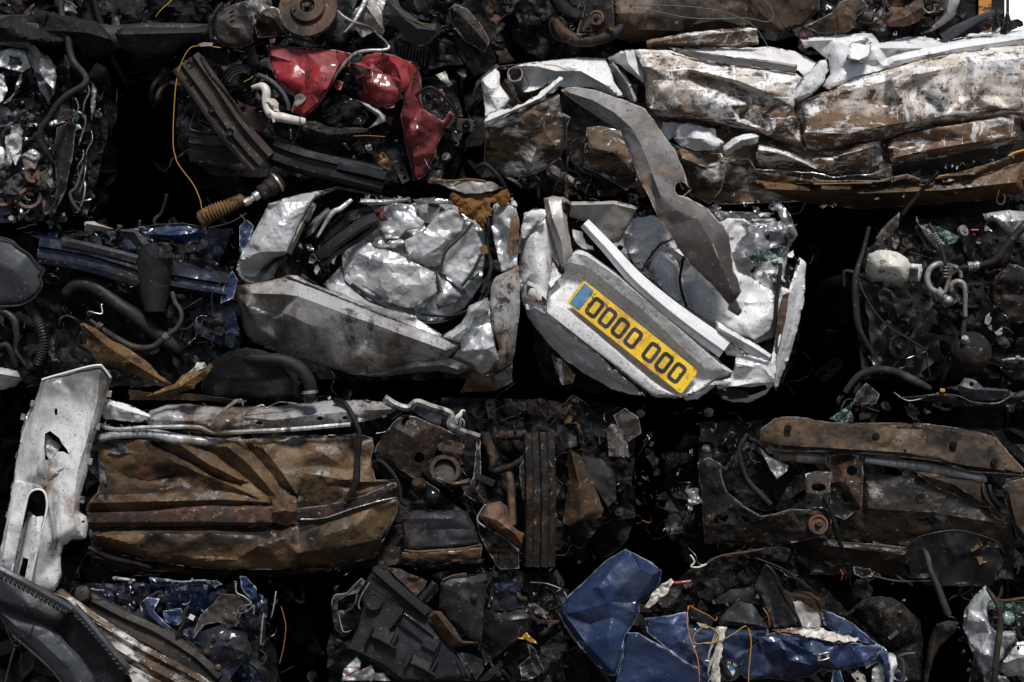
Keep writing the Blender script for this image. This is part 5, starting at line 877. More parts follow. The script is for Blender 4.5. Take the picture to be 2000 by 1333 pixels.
sheet('red_flank', M['red'], t, [(1570,200,30),(1640,210,20),(1675,310,20),(1670,450,24),(1690,510,20),(1760,560,14),(1820,590,6),(1860,520,10),(1890,550,4),(1800,700,0),(1760,820,-10),(1700,950,-20),(1620,980,-20),(1600,850,4),(1570,730,16),(1560,640,20),(1540,560,26),(1560,480,40),(1545,400,44),(1560,300,44)], VA,
  creases=[[(1600,220,54),(1620,330,60),(1590,470,60),(1600,600,46),(1620,750,30),(1640,950,0)],[(1690,520,40),(1650,640,44),(1660,760,20)],[(1640,260,44),(1630,400,40),(1640,560,34)],[(1580,700,30),(1620,680,50),(1640,690,40)]], cr=((40,8),(16,3)), g=4.2, sm2=2, curl=(12,7))
sheet('red_scrap', M['red'], t, [(1100,340,20),(1140,320,26),(1170,340,30),(1150,390,26),(1120,380,20)], VA, g=3.4, cr=((12,4),))
sheet('red_scrap', M['red'], t, [(1430,490,30),(1480,440,34),(1510,440,34),(1500,500,26),(1450,510,24)], VA, g=3.4, cr=((12,4),))
sheet('red_scrap', M['red'], t, [(1780,390,10),(1810,380,14),(1830,420,14),(1810,460,10)], VA, g=3.4, cr=((10,4),))
sheet('red_scrap', M['red'], t, [(690,60,0),(730,50,4),(720,80,4),(695,85,0)], VA, g=3.4, cr=((10,3),))
sheet('red_inner_panel', M['red_dark'], t, [(1250,380,10),(1310,380,16),(1400,500,10),(1430,560,6),(1500,560,10),(1480,620,0),(1440,590,0),(1380,520,-4),(1290,470,0)], VA, cr=((26,5),(12,2)), g=4.2)
sheet('red_inner_panel', M['red_dark'], t, [(470,440,-10),(560,500,-6),(640,560,0),(700,620,0),(620,660,-10),(540,600,-14)], VA, cr=((30,4),), g=5)
# white bent pipe
tube('bent_white_pipe', M['cream'], t, [(575,370,30),(640,365,44),(665,400,50),(665,470,50),(700,545,54),(790,570,58),(860,585,54),(915,595,46)], VA, r=[4,8,8.5,9,10,9.5,8.5,8], wob=.6, label='bent white plastic pipe')
sheet('pipe_tear', M['cream'], t, [(655,440,62),(720,445,64),(745,470,62),(750,530,62),(720,520,66),(690,470,66)], VA, g=3, cr=((10,3),))
tube('pipe_lug', M['cream'], t, [(715,570,60),(716,600,60)], VA, r=[3,2.5])
sheet('black_sleeve', M['carpet'], t, [(910,590,40),(980,590,50),(1060,625,54),(1150,640,54),(1250,630,50),(1330,640,44),(1320,690,36),(1220,720,36),(1080,745,36),(960,720,36),(900,680,34),(885,640,36)], VA, creases=[[(920,630,54),(1080,680,62),(1300,660,54)]], cr=((24,7),(10,2.5)), g=4, curl=(12,7), label='crumpled black sleeve')
# rusty dark cross beam, diagonal
rail('cross_beam', M['dark_trim'], t, [(140,200,56),(300,420,58),(450,640,54),(640,860,44)], [(-38,-20),(-35,6),(-22,9),(-18,-4),(-6,-6),(-3,6),(10,8),(16,-6),(24,-4),(30,10),(36,6),(38,-20)], VA, step=4.2, cr=((60,2.5),(14,.7)), taper=(.85,.78), label='long black pressed cross beam')
for u, v in ((165,225),(155,340),(310,510),(430,660)): lathe('beam_hole_rim', M['soot'], t, VA([(u, v, 64)])[0], (0,0,1), [(0,-2),(5.5,0),(7,1),(7.5,-6)], 18)
tube('beam_edge', M['rust_dark'], t, [(240,170,66),(300,280,66),(420,420,66),(560,600,62)], VA, r=2.4, wob=1)
rail('lower_cross_beam', M['black'], t, [(700,770,20),(900,840,26),(1150,900,28),(1440,970,20)], [(-24,-14),(-20,6),(-8,8),(-5,-4),(4,-4),(8,8),(18,8),(26,-4),(28,-16)], VA, step=4.2, cr=((50,2),(14,.6)), label='lower black pressed beam')
rail('lower_cross_beam', M['black_gloss'], t, [(1130,880,34),(1280,910,38),(1440,950,32)], [(-12,-8),(-8,5),(6,6),(12,-8)], VA, step=4.2, cr=((24,2),))
sheet('front_box', M['charcoal'], t, [(170,675,10),(400,690,16),(420,740,14),(300,750,14),(160,730,8)], VA, g=5, cr=((40,2),))
sheet('front_box', M['black'], t, [(160,740,0),(430,750,6),(520,860,0),(400,880,-4),(170,850,-6)], VA, g=5, cr=((40,4),))
tube('box_edge_wire', M['charcoal_light'], t, [(215,490,20),(175,610,22),(190,650,22),(340,665,22)], VA, r=1.6)
tube('box_edge_wire', M['charcoal_light'], t, [(240,520,18),(225,580,20),(250,620,20),(330,640,20)], VA, r=1.2)
sheet('side_hose_guard', M['charcoal'], t, [(80,580,10),(150,470,14),(200,480,20),(160,540,20),(170,640,16),(130,680,10),(80,670,4)], VA, creases=[[(100,600,24),(160,520,28)]], g=4.4, cr=((20,3),))
for k in range(4): tube('cable_arc', M['black'], t, [(380+k*14,300+k*14,20+k*4),(430+k*12,245+k*14,30),(510+k*6,225+k*16,32),(560,250+k*14,26)], VA, r=3.2)
tube('grey_hose', M['charcoal_light'], t, [(620,290,40),(700,330,48),(770,400,50),(805,470,50),(812,520,46)], VA, r=4.5)
sheet('black_horn', M['black'], t, [(530,110,20),(590,100,30),(625,220,30),(590,260,24),(545,200,20)], VA, cr=((16,5),), g=4)
sheet('dark_top_plate', M['soot'], t, [(240,120,20),(340,120,30),(430,150,26),(415,235,20),(330,210,20),(270,180,20)], VA, cr=((26,4),(10,1)), g=4.2)
sheet('black_wrap', M['black_gloss'], t, [(1080,430,10),(1180,420,20),(1280,470,26),(1340,560,24),(1300,610,16),(1180,620,14),(1060,600,10),(1020,540,6),(1030,470,6)], VA, cr=((20,10),(9,3)), g=3.8, sm2=1)
sheet('black_wrap', M['black_gloss'], t, [(1190,280,20),(1240,290,30),(1290,340,34),(1280,390,26),(1200,380,20),(1150,350,16)], VA, cr=((14,7),(7,2)), g=3.6)
sheet('chrome_hook', M['silver'], t, [(1252,450,40),(1330,480,48),(1400,520,52),(1440,555,50),(1445,590,46),(1400,610,44),(1330,640,40),(1380,590,44),(1390,560,46),(1340,520,44),(1280,480,40)], VA, creases=[[(1280,465,52),(1400,540,58),(1420,580,54)]], g=3, label='small bright hook')
tube('stabiliser_rod', M['silver_dirty'], t, [(1100,330,50),(1140,265,60),(1200,190,66),(1260,145,68),(1340,130,68),(1420,128,66),(1465,115,62),(1460,95,60)], VA, r=[2,3,3.6,3.6,3.4,3.2,2.8,2.6], label='bent grey rod across red panel')
lathe('green_bottle', M['glass'], t, VA([(1255,182,56)])[0], (1,-.25,0), [(0,-14),(6,-13),(8,-8),(8,6),(5,12),(0,14)], 20)
tube('black_pipe_arc', M['black'], t, [(680,50,30),(740,35,40),(840,45,44),(960,75,44),(1040,108,40)], VA, r=2.6)
tube('black_cable', M['black'], t, [(885,560,66),(885,620,68),(860,700,64),(810,775,54)], VA, r=1.1)
tube('black_cable', M['rubber'], t, [(1640,420,40),(1740,370,46),(1860,470,40),(1910,550,30)], VA, r=3)
block('hinge_block', M['charcoal'], t, VA([(1960,620,30)])[0], (34,26,20), (.1,.2,.1), 3)
lathe('hinge_eye', M['soot'], t, VA([(1970,610,44)])[0], (0,0,1), [(3,4),(6,5),(8,2),(8,-4)], 20)
sheet('white_rag', M['cream'], t, [(1770,290,20),(1830,265,26),(1850,310,28),(1880,350,24),(1850,370,20),(1810,330,20)], VA, cr=((9,5),(5,2)), g=2.8, jag=2)
tube('copper_wire', M['orange'], t, [(1235,688,58),(1330,685,58),(1440,692,52)], VA, r=.9)
# driveshaft and bellows lie in front of the wreck's foot
tube('yellow_wire', M['yellow'], t, [(370,112,60),(220,100,62),(150,140,62),(90,290,60),(68,480,62),(60,720,62),(75,820,62),(100,880,62),(190,1000,60),(235,1100,60),(250,1165,58),(285,1172,56)], VA, r=1.0, label='thin yellow wire hanging down the left side')
tube('yellow_wire', M['yellow'], t, [(455,125,40),(525,140,40)], VA, r=1.0)
tube('yellow_wire', M['yellow'], t, [(520,335,40),(560,315,42),(580,297,42)], VA, r=.9)
sheet('paper_label', M['cream'], t, [(225,90,64),(260,78,66),(320,82,66),(315,100,64),(240,105,62)], VA, g=4)
sheet('rusty_scrap', M['tan'], t, [(1380,830,30),(1420,790,36),(1460,830,38),(1475,910,34),(1440,900,34),(1410,880,30)], VA, g=3.2, cr=((9,5),(5,2)))
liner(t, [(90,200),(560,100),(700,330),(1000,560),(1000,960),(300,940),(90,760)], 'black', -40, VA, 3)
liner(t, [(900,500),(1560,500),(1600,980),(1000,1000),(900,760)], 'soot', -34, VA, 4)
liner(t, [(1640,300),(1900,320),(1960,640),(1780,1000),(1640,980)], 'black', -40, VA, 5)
clutter(t, [(100,180),(560,130),(700,420),(900,700),(1500,700),(1580,960),(1400,1020),(700,760),(620,860),(250,900),(100,700)], 60, 'dark', (-80,10), (14,42), 61, V=VA)
clutter(t, [(1700,330),(1900,380),(1950,700),(1800,980),(1720,960)], 16, 'red', (-70,-10), (14,36), 62, V=VA)
clutter(t, [(-250,60),(70,200),(70,900),(-250,1000)], 16, 'dark', (-380,-160), (30,80), 161, V=VA)
clutter(t, [(600,150),(720,330),(900,560),(700,560),(580,320)], 14, 'dark', (-30,20), (12,30), 63, V=VA)
debris(t, [(60,110),(560,110),(680,300),(900,540),(1200,420),(1560,520),(1900,300),(1960,560),(1750,1000),(300,960),(60,700)], 900, ('soot','black_gloss','charcoal','black','red_dark','shard','black'), (-80,16), (3,12), 9, VA)
tag(thing_ds := thing('drive_shaft', 'greasy drive shaft joint with bright splined end resting above the silver wreck', 'drive shaft', W(*VA([(640,1050,40)])[0])))
sx = VA([(750,985,34)])[0]; ax = (-.82,.55,.25)
lathe('joint_housing', M['rust_dark'], thing_ds, sx, ax, [(0,-6),(12,-6),(19,0),(20,6),(18,9),(18,24),(15,28),(15,44),(8,47)], 28)
lathe('retaining_ring', M['steel'], thing_ds, sx, ax, [(20.5,2),(21.5,3),(21.5,6),(20.5,7)], 28)
lathe('spline', M['steel'], thing_ds, sx, ax, [(8,46),(9,48),(9,58),(6,60),(6,66),(8,67),(8,80),(5,82),(0,82)], 20)
bl = thing('bellows', 'tan corrugated bellows hose lying at the foot of the red wreck', 'bellows', W(*VA([(330,1180,30)])[0]))
tube('bellows_skin', M['tan'], bl, [(250,1230,24),(300,1195,34),(400,1150,36),(480,1115,30),(510,1090,24)], VA, r=[16,17,16,13,11], rib=(6,.28), seg=22)
lathe('bellows_cuff', M['tan'], bl, VA([(262,1222,28)])[0], (-1,.55,0), [(14,-2),(17,0),(17,5),(15,8),(12,8)], 24)
# ======== shredded wreck at the left edge, rows 2 ========
t = wreck('shredded crushed car of torn black and silver metal at the upper left edge', -120, 110, 225, 430, seed=18, d=-110, amp=20)
sheet('torn_skin', M['silver'], t, [(-60,240,40),(40,235,46),(110,215,50),(190,230,50),(170,260,50),(230,300,46),(290,350,16),(330,390,10),(320,520,10),(290,600,6),(240,540,10),(200,440,14),(180,380,18),(100,280,14),(0,265,6),(-60,290,0)], VP, creases=[[(60,250,30),(130,235,36),(210,290,34),(300,400,30)]], cr=((18,8),(8,3)), g=3.6, jag=3, sm2=1)
sheet('dark_inner_skin', M['charcoal_light'], t, [(190,370,14),(240,330,20),(300,400,20),(300,560,14),(280,600,10),(220,500,14)], VP, cr=((30,5),), g=4.4)
block('seat_bracket', M['black'], t, VP([(105,330,26)])[0], (34,34,24), (.2,.2,.1), 3)
lathe('bracket_hole', M['soot'], t, VP([(70,330,40)])[0], (0,0,1), [(0,-1),(4,0),(5.5,1),(6,-4)], 16)
for i, P_ in enumerate([[(0,430),(20,425),(45,520),(20,580),(0,600),(-40,520)], [(30,790),(70,770),(100,760),(130,800),(120,870),(60,960),(30,900)], [(0,830),(30,870),(30,960),(0,980),(-40,900)], [(60,730),(110,720),(135,760),(120,900),(90,960),(60,900)], [(110,440),(125,420),(130,470),(60,590),(20,600),(80,540)]]):
    sheet('bright_shard', M['silver'] if i else M['white_clean'], t, [(p[0], p[1], 24+6*math.sin(k*2.)) for k, p in enumerate(P_)], VP, cr=((12,7),(7,2.5)), g=3, sm2=1)
rs = np.random.RandomState(77)
for i in range(46):
    u = rs.uniform(-20, 330); v = rs.uniform(380, 1250)
    scrap(t, VP([(u, v, rs.uniform(-10, 26))])[0], rs.uniform(10, 26), ['soot','shard','black_gloss','shard','charcoal','rust_dark','soot'][i % 7], rs, elong=3.4)
for i in range(22):
    u = rs.uniform(380, 600); v0 = 430+rs.uniform(0, 560)
    scrap(t, VP([(u-max(0,(v0-700)*.25), v0, rs.uniform(-30, 6))])[0], rs.uniform(10, 28), ['soot','black_gloss','shard','black_gloss','soot'][i % 5], rs, elong=4)
for i in range(7):
    u = 440+rs.uniform(-20,90); v0 = 480+i*95
    tube('torn_metal_edge', M['steel'] if i%2 else M['shard'], t, [(u,v0,10),(u+rs.uniform(-20,20),v0+50,14),(u-15+rs.uniform(-20,20),v0+110,12),(u-30,v0+170,8)], VP, r=rs.uniform(.8,2.2), wob=2, seg=6)
sheet('leaf_panel', M['silver_dirty'], t, [(535,480,10),(560,520,20),(550,620,20),(530,700,10),(525,600,6)], VP, cr=((14,4),), g=3.6)
sheet('tall_curved_panel', M['dark_trim'], t, [(330,740,6),(400,700,16),(440,720,16),(420,900,16),(380,1100,8),(310,1240,0),(330,1050,6),(310,880,6)], VP, creases=[[(390,720,34),(370,900,34),(330,1150,20)]], cr=((30,4),), g=4.4)
tube('seal_curve', M['charcoal_light'], t, [(480,960,12),(440,1080,16),(405,1120,16),(420,1180,16),(460,1230,12)], VP, r=3.4, wob=1)
liner(t, [(-40,380),(200,330),(400,420),(430,900),(330,1280),(-40,1290)], 'black_gloss', -20, VP, 6, 15, 26)
liner(t, [(400,380),(600,480),(620,800),(500,1260),(400,1200),(430,800)], 'soot', -34, VP, 7)
sheet('folded_shard', M['silver'], t, [(-30,300),(60,280),(150,300),(180,390),(130,420),(40,400),(-30,380)], VP, 34, cr=((16,9),(7,3.5)), g=3.2)
sheet('folded_shard', M['silver'], t, [(230,330),(300,350),(330,440),(310,520),(260,470),(220,400)], VP, 34, cr=((16,9),(7,3.5)), g=3.2)
sheet('folded_shard', M['charcoal_light'], t, [(-30,640),(40,620),(90,680),(60,730),(-30,740)], VP, 34, cr=((16,9),(7,3.5)), g=3.2)
sheet('folded_shard', M['silver_dirty'], t, [(120,900),(190,860),(240,900),(200,980),(140,960)], VP, 34, cr=((16,9),(7,3.5)), g=3.2)
sheet('folded_shard', M['charcoal_light'], t, [(20,1060),(110,1000),(150,1060),(90,1130),(30,1120)], VP, 34, cr=((16,9),(7,3.5)), g=3.2)
lathe('rusty_disc', M['rust'], t, VP([(190,1015,26)])[0], (.1,-.2,1), [(0,3),(6,3),(7,1),(15,1),(16,-3)], 26)
for u, v in ((210,1040),(185,1000)): lathe('bolt', M['soot'], t, VP([(u, v, 31)])[0], (0,0,1), [(0,3),(2.5,3),(3,0)], 8)
sheet('holed_casting', M['cast'], t, [(230,1000,20),(270,980,28),(300,1030,28),(310,1080,24),(290,1090,24),(270,1050,26),(240,1040,20)], VP, cr=((9,4),), g=3)
lathe('rusty_ring', M['rust'], t, VP([(170,1150,10)])[0], (.1,-.5,1), [(17,3),(24,4),(25,-3),(17,-3)], 26)
lathe('rusty_ring', M['rust'], t, VP([(20,1150,10)])[0], (.1,-.5,1), [(12,3),(19,4),(20,-3),(12,-3)], 26)
sheet('indicator_lamp', M['rust'], t, [(330,690,20),(420,635,36),(440,655,36),(420,680,30),(340,710,20)], VP, g=3.4)
sheet('indicator_lamp_edge', M['glass'], t, [(422,632,38),(450,650,38),(460,680,36),(445,710,34),(425,670,36)], VP, g=3, cr=((8,2),))
clutter(t, [(-40,380),(330,400),(420,1250),(-40,1300)], 24, 'silver', (-60,0), (12,34), 78, V=VP, hoses=.1)
debris(t, [(-40,230),(200,220),(420,430),(560,480),(640,560),(520,1280),(-40,1320)], 1100, ('soot','shard','black_gloss','shard','black','charcoal','rust_dark'), (-60,26), (3,13), 10, VP)
hp = tube('bent_pipe', M['hose_brown'], None, [(350,-60,60),(360,80,62),(390,180,64),(405,290,64),(430,360,66),(480,420,70),(497,460,72),(470,500,74),(400,545,74),(330,610,74),(280,690,72),(240,750,70),(238,820,66),(270,880,58),(300,940,44)], VP, r=[6,6,6.5,6.5,6.5,6.5,6.5,6.5,6.5,6.5,6,6,6,6,5], wob=.8)
tag(hp, 'thick bent brown pipe hanging in front of the shredded wreck at top left', 'pipe')
hp = tube('hanging_pipe', M['soot'], None, [(535,-40,20),(560,60,22),(600,190,20),(650,330,10),(700,430,0),(740,500,-20)], VP, r=[6.5,6.5,7,6.5,6,5])
tag(hp, 'straight black pipe slanting down from the top left wreck into the dark gap', 'pipe')

# ======== blue wreck, middle left ========
t = wreck('dark crushed engine bay with blue rails and looping hoses, left of the silver car', -60, 460, 470, 740, seed=21, d=-120, amp=18)
rail('blue_rail', M['blue_dark'], t, [(260,310,30),(600,370,36),(930,470,36),(990,500,34)], [(-28,-20),(-24,4),(-8,8),(-4,-2),(8,0),(14,10),(24,6),(26,-16)], VG, step=4.4, cr=((40,3),(14,.8)), label='long blue structural rail')
rail('blue_rail', M['blue_dark'], t, [(1130,490,20),(1300,520,24),(1560,560,18)], [(-26,-16),(-22,4),(-6,6),(-2,-4),(10,-2),(16,8),(24,-12)], VG, step=4.4, cr=((30,4),(12,1)))
rail('grey_rail_strip', M['charcoal'], t, [(420,250,44),(650,300,46),(940,375,44)], [(-8,0),(-2,5),(8,2)], VG, step=4.4, cr=((20,1),))
sheet('blue_fender', M['blue'], t, [(920,165,0),(1100,140,10),(1300,135,12),(1400,155,10),(1420,200,6),(1360,270,0),(1240,280,-4),(1180,250,-4),(1050,220,-6)], VG, creases=[[(1020,200,14),(1200,210,20),(1350,190,20)]], cr=((24,7),(11,2.5)), g=4, sm2=1)
sheet('fender_lip', M['charcoal_light'], t, [(920,160,20),(1080,135,28),(1250,125,30),(1390,150,24),(1380,165,20),(1250,145,24),(1080,155,22),(960,170,16)], VG, g=4, cr=((20,1),))
sheet('dark_strap', M['charcoal_light'], t, [(790,175,30),(920,165,36),(960,200,40),(1030,270,36),(950,320,30),(900,250,30),(830,195,26)], VG, creases=[[(830,180,44),(920,190,48),(980,280,44)]], g=4, cr=((24,2),))
lathe('black_canister', M['black'], t, VG([(1060,500,26)])[0], (.02,1,0), [(0,-66),(26,-64),(34,-56),(36,-30),(32,0),(27,40),(20,66),(0,68)], 30, label='tall black canister')
sheet('canister_crust', M['carpet'], t, [(940,300,50),(1020,270,56),(1150,260,56),(1180,300,54),(1170,370,56),(1060,370,64),(1000,330,60)], VG, cr=((12,6),(6,2.5)), g=3.2)
sheet('grey_crumple', M['charcoal'], t, [(1180,270,20),(1260,280,26),(1360,250,26),(1430,220,20),(1420,290,16),(1300,330,16),(1220,330,14)], VG, cr=((16,6),(8,2)), g=3.8)
tube('fuel_hose', M['hose_brown'], t, [(620,790,40),(700,850,50),(800,920,54),(930,980,56),(1050,975,56),(1130,910,56),(1210,850,54),(1245,780,52),(1235,720,48),(1200,670,40),(1180,600,30)], VG, r=[4,5,6.5,7,6.5,6.5,5.5,5,5,5,4], wob=.5, label='looping black fuel hose')
for (u, v, an) in ((680,835,-.6),(1140,905,.6)): lathe('hose_clamp', M['cast'], t, VG([(u, v, 54)])[0], (math.cos(an),-math.sin(an),0), [(7,-5),(8,-5),(8,5),(7,5)], 18)
tube('bright_pipe_clip', M['steel'], t, [(600,750,40),(610,732,44),(660,745,46),(700,745,44),(695,690,40),(700,680,40)], VG, r=1.7)
tube('big_black_hose', M['black'], t, [(450,620,0),(520,540,10),(640,560,14),(800,680,14),(950,780,10),(1100,900,0),(1250,1000,-10)], VG, r=[12,14,15,15,15,14,12], wob=1)
tube('black_corrugated_hose', M['black'], t, [(200,690,10),(250,780,14),(290,870,14),(300,960,8),(260,1100,0)], VG, r=11, rib=(5.5,.16), seg=16)
tube('edge_hose', M['charcoal'], t, [(-60,720,30),(40,740,34),(100,800,36),(115,900,34),(110,1000,30),(160,1080,26),(190,1130,20)], VG, r=[7,7,7,6,4,3.5,3])
tube('edge_hose', M['black'], t, [(-40,1000,30),(40,960,34),(80,1020,30),(110,1120,20)], VG, r=6)
tube('thin_wire', M['hose_brown'], t, [(1540,510,40),(1470,580,44),(1450,640,42),(1460,740,40)], VG, r=1)
tube('thin_wire', M['hose_brown'], t, [(1690,60,50),(1640,90,56),(1560,130,56),(1430,160,50)], VG, r=1.4)
tube('thin_wire', M['charcoal_light'], t, [(1645,70,54),(1675,110,58),(1660,220,58),(1640,320,54)], VG, r=1.2)
tube('thin_wire', M['hose_brown'], t, [(1380,640,34),(1320,680,36),(1255,720,34)], VG, r=1)
sheet('blue_scrap', M['blue'], t, [(1530,560,20),(1590,450,30),(1630,520,30),(1600,640,24),(1510,680,16)], VG, cr=((20,4),(9,1.5)), g=4)
sheet('blue_scrap', M['blue'], t, [(1640,150,30),(1690,100,36),(1740,150,36),(1700,260,34),(1650,340,30),(1640,260,30)], VG, cr=((14,6),(7,2)), g=3.6)
sheet('blue_scrap', M['blue_dark'], t, [(930,530,4),(990,545,8),(1000,680,6),(1020,760,0),(980,700,0)], VG, cr=((14,4),), g=4)
sheet('blue_inner_panel', M['blue_dark'], t, [(1300,740,-10),(1450,660,0),(1600,690,4),(1640,850,0),(1640,1000,-10),(1500,960,-10),(1340,880,-14)], VG, cr=((30,8),(12,3)), g=4.6)
sheet('green_glint_panel', M['charcoal'], t, [(1100,720,10),(1180,680,16),(1200,740,14),(1160,780,8)], VG, cr=((14,4),), g=4)
sheet('fibre_leaf', M['tan'], t, [(550,815,50),(575,815,54),(650,850,56),(760,930,60),(900,1000,60),(1010,1080,58),(1090,1170,54),(1170,1225,48),(1150,1240,44),(1000,1190,44),(880,1140,46),(700,1090,50),(660,1060,50),(620,1000,52),(555,962,46),(600,950,52),(600,900,52)], VG, creases=[[(580,830,66),(720,960,72),(900,1080,70),(1120,1210,54)]], cr=((26,3),(10,1)), g=4.2, solid=.004, label='torn brown fibre sheet')
sheet('fibre_leaf', M['tan'], t, [(1010,1310,60),(1080,1280,64),(1200,1230,66),(1250,1170,60),(1400,1120,56),(1440,1085,50),(1460,1110,50),(1400,1190,56),(1340,1230,60),(1330,1260,60),(1240,1280,60),(1200,1310,56),(1130,1300,60)], VG, creases=[[(1060,1300,70),(1230,1250,74),(1400,1140,64)]], cr=((20,4),(9,1.4)), g=4, solid=.004)
sheet('flat_strip', M['leather'], t, [(880,1270,60),(940,1275,64),(1100,1300,64),(1290,1295,60),(1500,1320,60),(1660,1345,56),(1640,1370,50),(1400,1340,54),(1100,1340,56),(890,1340,50)], VG, cr=((24,4),(10,1.2)), g=4.2)
sheet('cream_scrap', M['cream'], t, [(1290,1150,60),(1335,1110,66),(1350,1080,66),(1400,1080,66),(1415,1110,64),(1350,1140,64),(1300,1165,60)], VG, cr=((9,4),(5,1.6)), g=2.8)
sheet('tan_ledge', M['beige_grey'], t, [(580,118,20),(640,115,30),(780,165,26),(740,180,24),(580,185,18)], VG, creases=[[(590,130,36),(700,150,38),(770,168,32)]], g=4, cr=((20,2),))
sheet('black_tank', M['black'], t, [(1380,1240,20),(1400,1140,30),(1470,1060,40),(1560,1010,50),(1690,980,54),(1830,1010,56),(1950,1070,50),(2000,1160,40),(2060,1220,30),(2050,1330,10),(1800,1360,0),(1500,1340,0),(1390,1310,0)], VG, creases=[[(1440,1130,56),(1600,1040,74),(1700,1020,76),(1850,1060,72),(1970,1180,56)]], pts=[(1700,1200,60),(1550,1200,56)], cr=((60,3),(20,.5)), g=5, curl=(20,12), label='smooth black plastic tank')
tube('tank_hose', M['black'], t, [(1640,1050,60),(1800,1055,74),(1950,1070,80),(2060,1130,80),(2120,1220,76),(2130,1300,70)], VG, r=[9,11,12,13,13,12], label='thick black hose curving down')
lathe('tank_hose_clamp', M['steel'], t, VG([(2125,1285,72)])[0], (.1,1,0), [(13,-3),(15,-3),(15,3),(13,3)], 24)
lathe('tank_hose_end', M['black_gloss'], t, VG([(2127,1320,72)])[0], (.1,1,0), [(13,-8),(15,0),(12,8),(6,12),(0,12)], 20)
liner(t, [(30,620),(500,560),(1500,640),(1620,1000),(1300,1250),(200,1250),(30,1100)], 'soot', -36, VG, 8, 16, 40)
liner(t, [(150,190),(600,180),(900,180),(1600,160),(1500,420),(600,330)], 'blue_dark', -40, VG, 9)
clutter(t, [(60,640),(500,560),(1500,640),(1600,960),(1300,1150),(900,980),(300,1150),(50,1150)], 50, 'dark', (-80,10), (14,42), 81, V=VG)
clutter(t, [(150,190),(560,160),(900,180),(1400,60),(1640,120),(1400,330),(1200,420),(600,300)], 26, 'dark', (-70,0), (12,36), 82, V=VG)
clutter(t, [(1250,640),(1620,680),(1620,1000),(1300,1000)], 14, 'blue', (-20,10), (12,32), 83, V=VG)
clutter(t, [(1950,1300),(2700,1290),(3000,1380),(2900,1480),(2000,1420)], 16, 'dark', (-60,10), (14,46), 84, V=VG)
debris(t, [(0,600),(560,180),(1640,60),(1640,1300),(40,1250)], 1100, ('soot','black_gloss','blue_dark','hose_brown','black','shard','charcoal'), (-80,14), (3,12), 11, VG)
rp = thing('body_panel', 'rounded grey painted panel poking in at the left edge above mid height', 'car panel', W(20, 600, 60))
sheet('panel_skin', M['charcoal_light'], rp, [(-120,150,50),(0,222,60),(80,245,64),(130,290,64),(200,340,62),(250,400,56),(300,440,50),(300,470,50),(275,500,52),(285,560,52),(250,620,50),(200,660,44),(120,690,40),(0,695,40),(-120,690,40)], VG, pts=[(100,450,74),(0,400,76)], cr=((70,3),(24,.8)), g=4.8, curl=(16,9), solid=.003)
tube('panel_rim', M['dark_trim'], rp, [(0,222,66),(80,247,68),(130,292,68),(205,345,66),(255,405,62),(303,448,54),(278,500,54),(287,560,54),(250,622,50),(200,663,46),(120,693,42),(0,699,42)], VG, r=2.2, wob=.5)
wp = sheet('silver_fragment', M['silver'], None, [(-120,1110,50),(0,1115,54),(60,1125,56),(120,1140,54),(150,1200,46),(100,1250,44),(0,1270,44),(-120,1260,44)], VG, creases=[[(-60,1150,70),(60,1170,72),(130,1180,60)]], cr=((24,6),), g=4, curl=(8,6))
tag(wp, 'small silver body fragment at the left edge beside the top of the white panel', 'car fragment')
# ======== engine wreck at the right of the middle row ========
t = wreck('dark crushed engine bay with white reservoir and bright looped pipes at the right', 1690, 440, 2120, 740, seed=24, d=-120, amp=20)
# white reservoir
sheet('reservoir', M['cream'], t, [(290,450,10),(310,370,24),(360,350,34),(440,350,44),(500,370,48),(545,400,46),(570,440,42),(560,500,40),(540,540,36),(470,548,34),(400,540,30),(330,530,16),(300,500,10)], VF, pts=[(430,440,62),(500,450,58),(360,450,40)], cr=((20,3),(9,.8)), g=3.6, sm=3, curl=(14,8), solid=.004, label='stained white fluid reservoir')
sheet('reservoir_neck', M['cream'], t, [(560,430,44),(635,435,48),(640,470,48),(620,540,44),(560,535,40)], VF, cr=((12,2),), g=3.4, curl=(8,5))
block('reservoir_plug', M['charcoal'], t, VF([(583,500,58)])[0], (18,28,12), (0,0,.1), 2)
for k in range(3): block('plug_rib', M['black'], t, VF([(570+k*13,480,66)])[0], (2,10,3), (0,0,.1), .4)
lathe('reservoir_hole', M['soot'], t, VF([(405,478,56)])[0], (0,0,1), [(0,-1),(2,0),(2.4,-3)], 10)
# looped bright pipes
tube('looped_pipe', M['cast'], t, [(860,455,50),(800,440,62),(740,432,66),(690,460,68),(670,520,68),(690,580,68),(740,615,66),(790,650,60)], VF, r=[4,5,6,6,6,6,6.5,7], label='bright looped coolant pipe')
tube('looped_pipe', M['cast'], t, [(780,610,60),(800,540,64),(815,480,66),(812,440,64)], VF, r=4)
tube('looped_pipe', M['cast'], t, [(820,600,60),(820,560,66),(850,540,68),(890,550,68),(905,600,66),(905,680,60),(905,760,54)], VF, r=[5,5,5,5,5,4.5,4.5])
tube('looped_pipe', M['cast'], t, [(830,445,56),(870,470,56),(880,520,54)], VF, r=4)
lathe('pipe_fitting', M['cast'], t, VF([(795,655,60)])[0], (1,.4,.2), [(0,-8),(8,-7),(9,4),(6,9),(0,9)], 20)
lathe('pipe_fitting', M['cast'], t, VF([(745,610,66)])[0], (1,.9,0), [(7,-8),(9,-7),(9,7),(7,8)], 20)
tube('rusty_pipe', M['rust_dark'], t, [(860,460,56),(940,445,60),(1040,430,64),(1100,400,68),(1180,300,72),(1280,190,72),(1400,110,66)], VF, r=[3.5,6.5,7,7.5,8,8,8], wob=.5, label='thick rusty pipe coming in from the right')
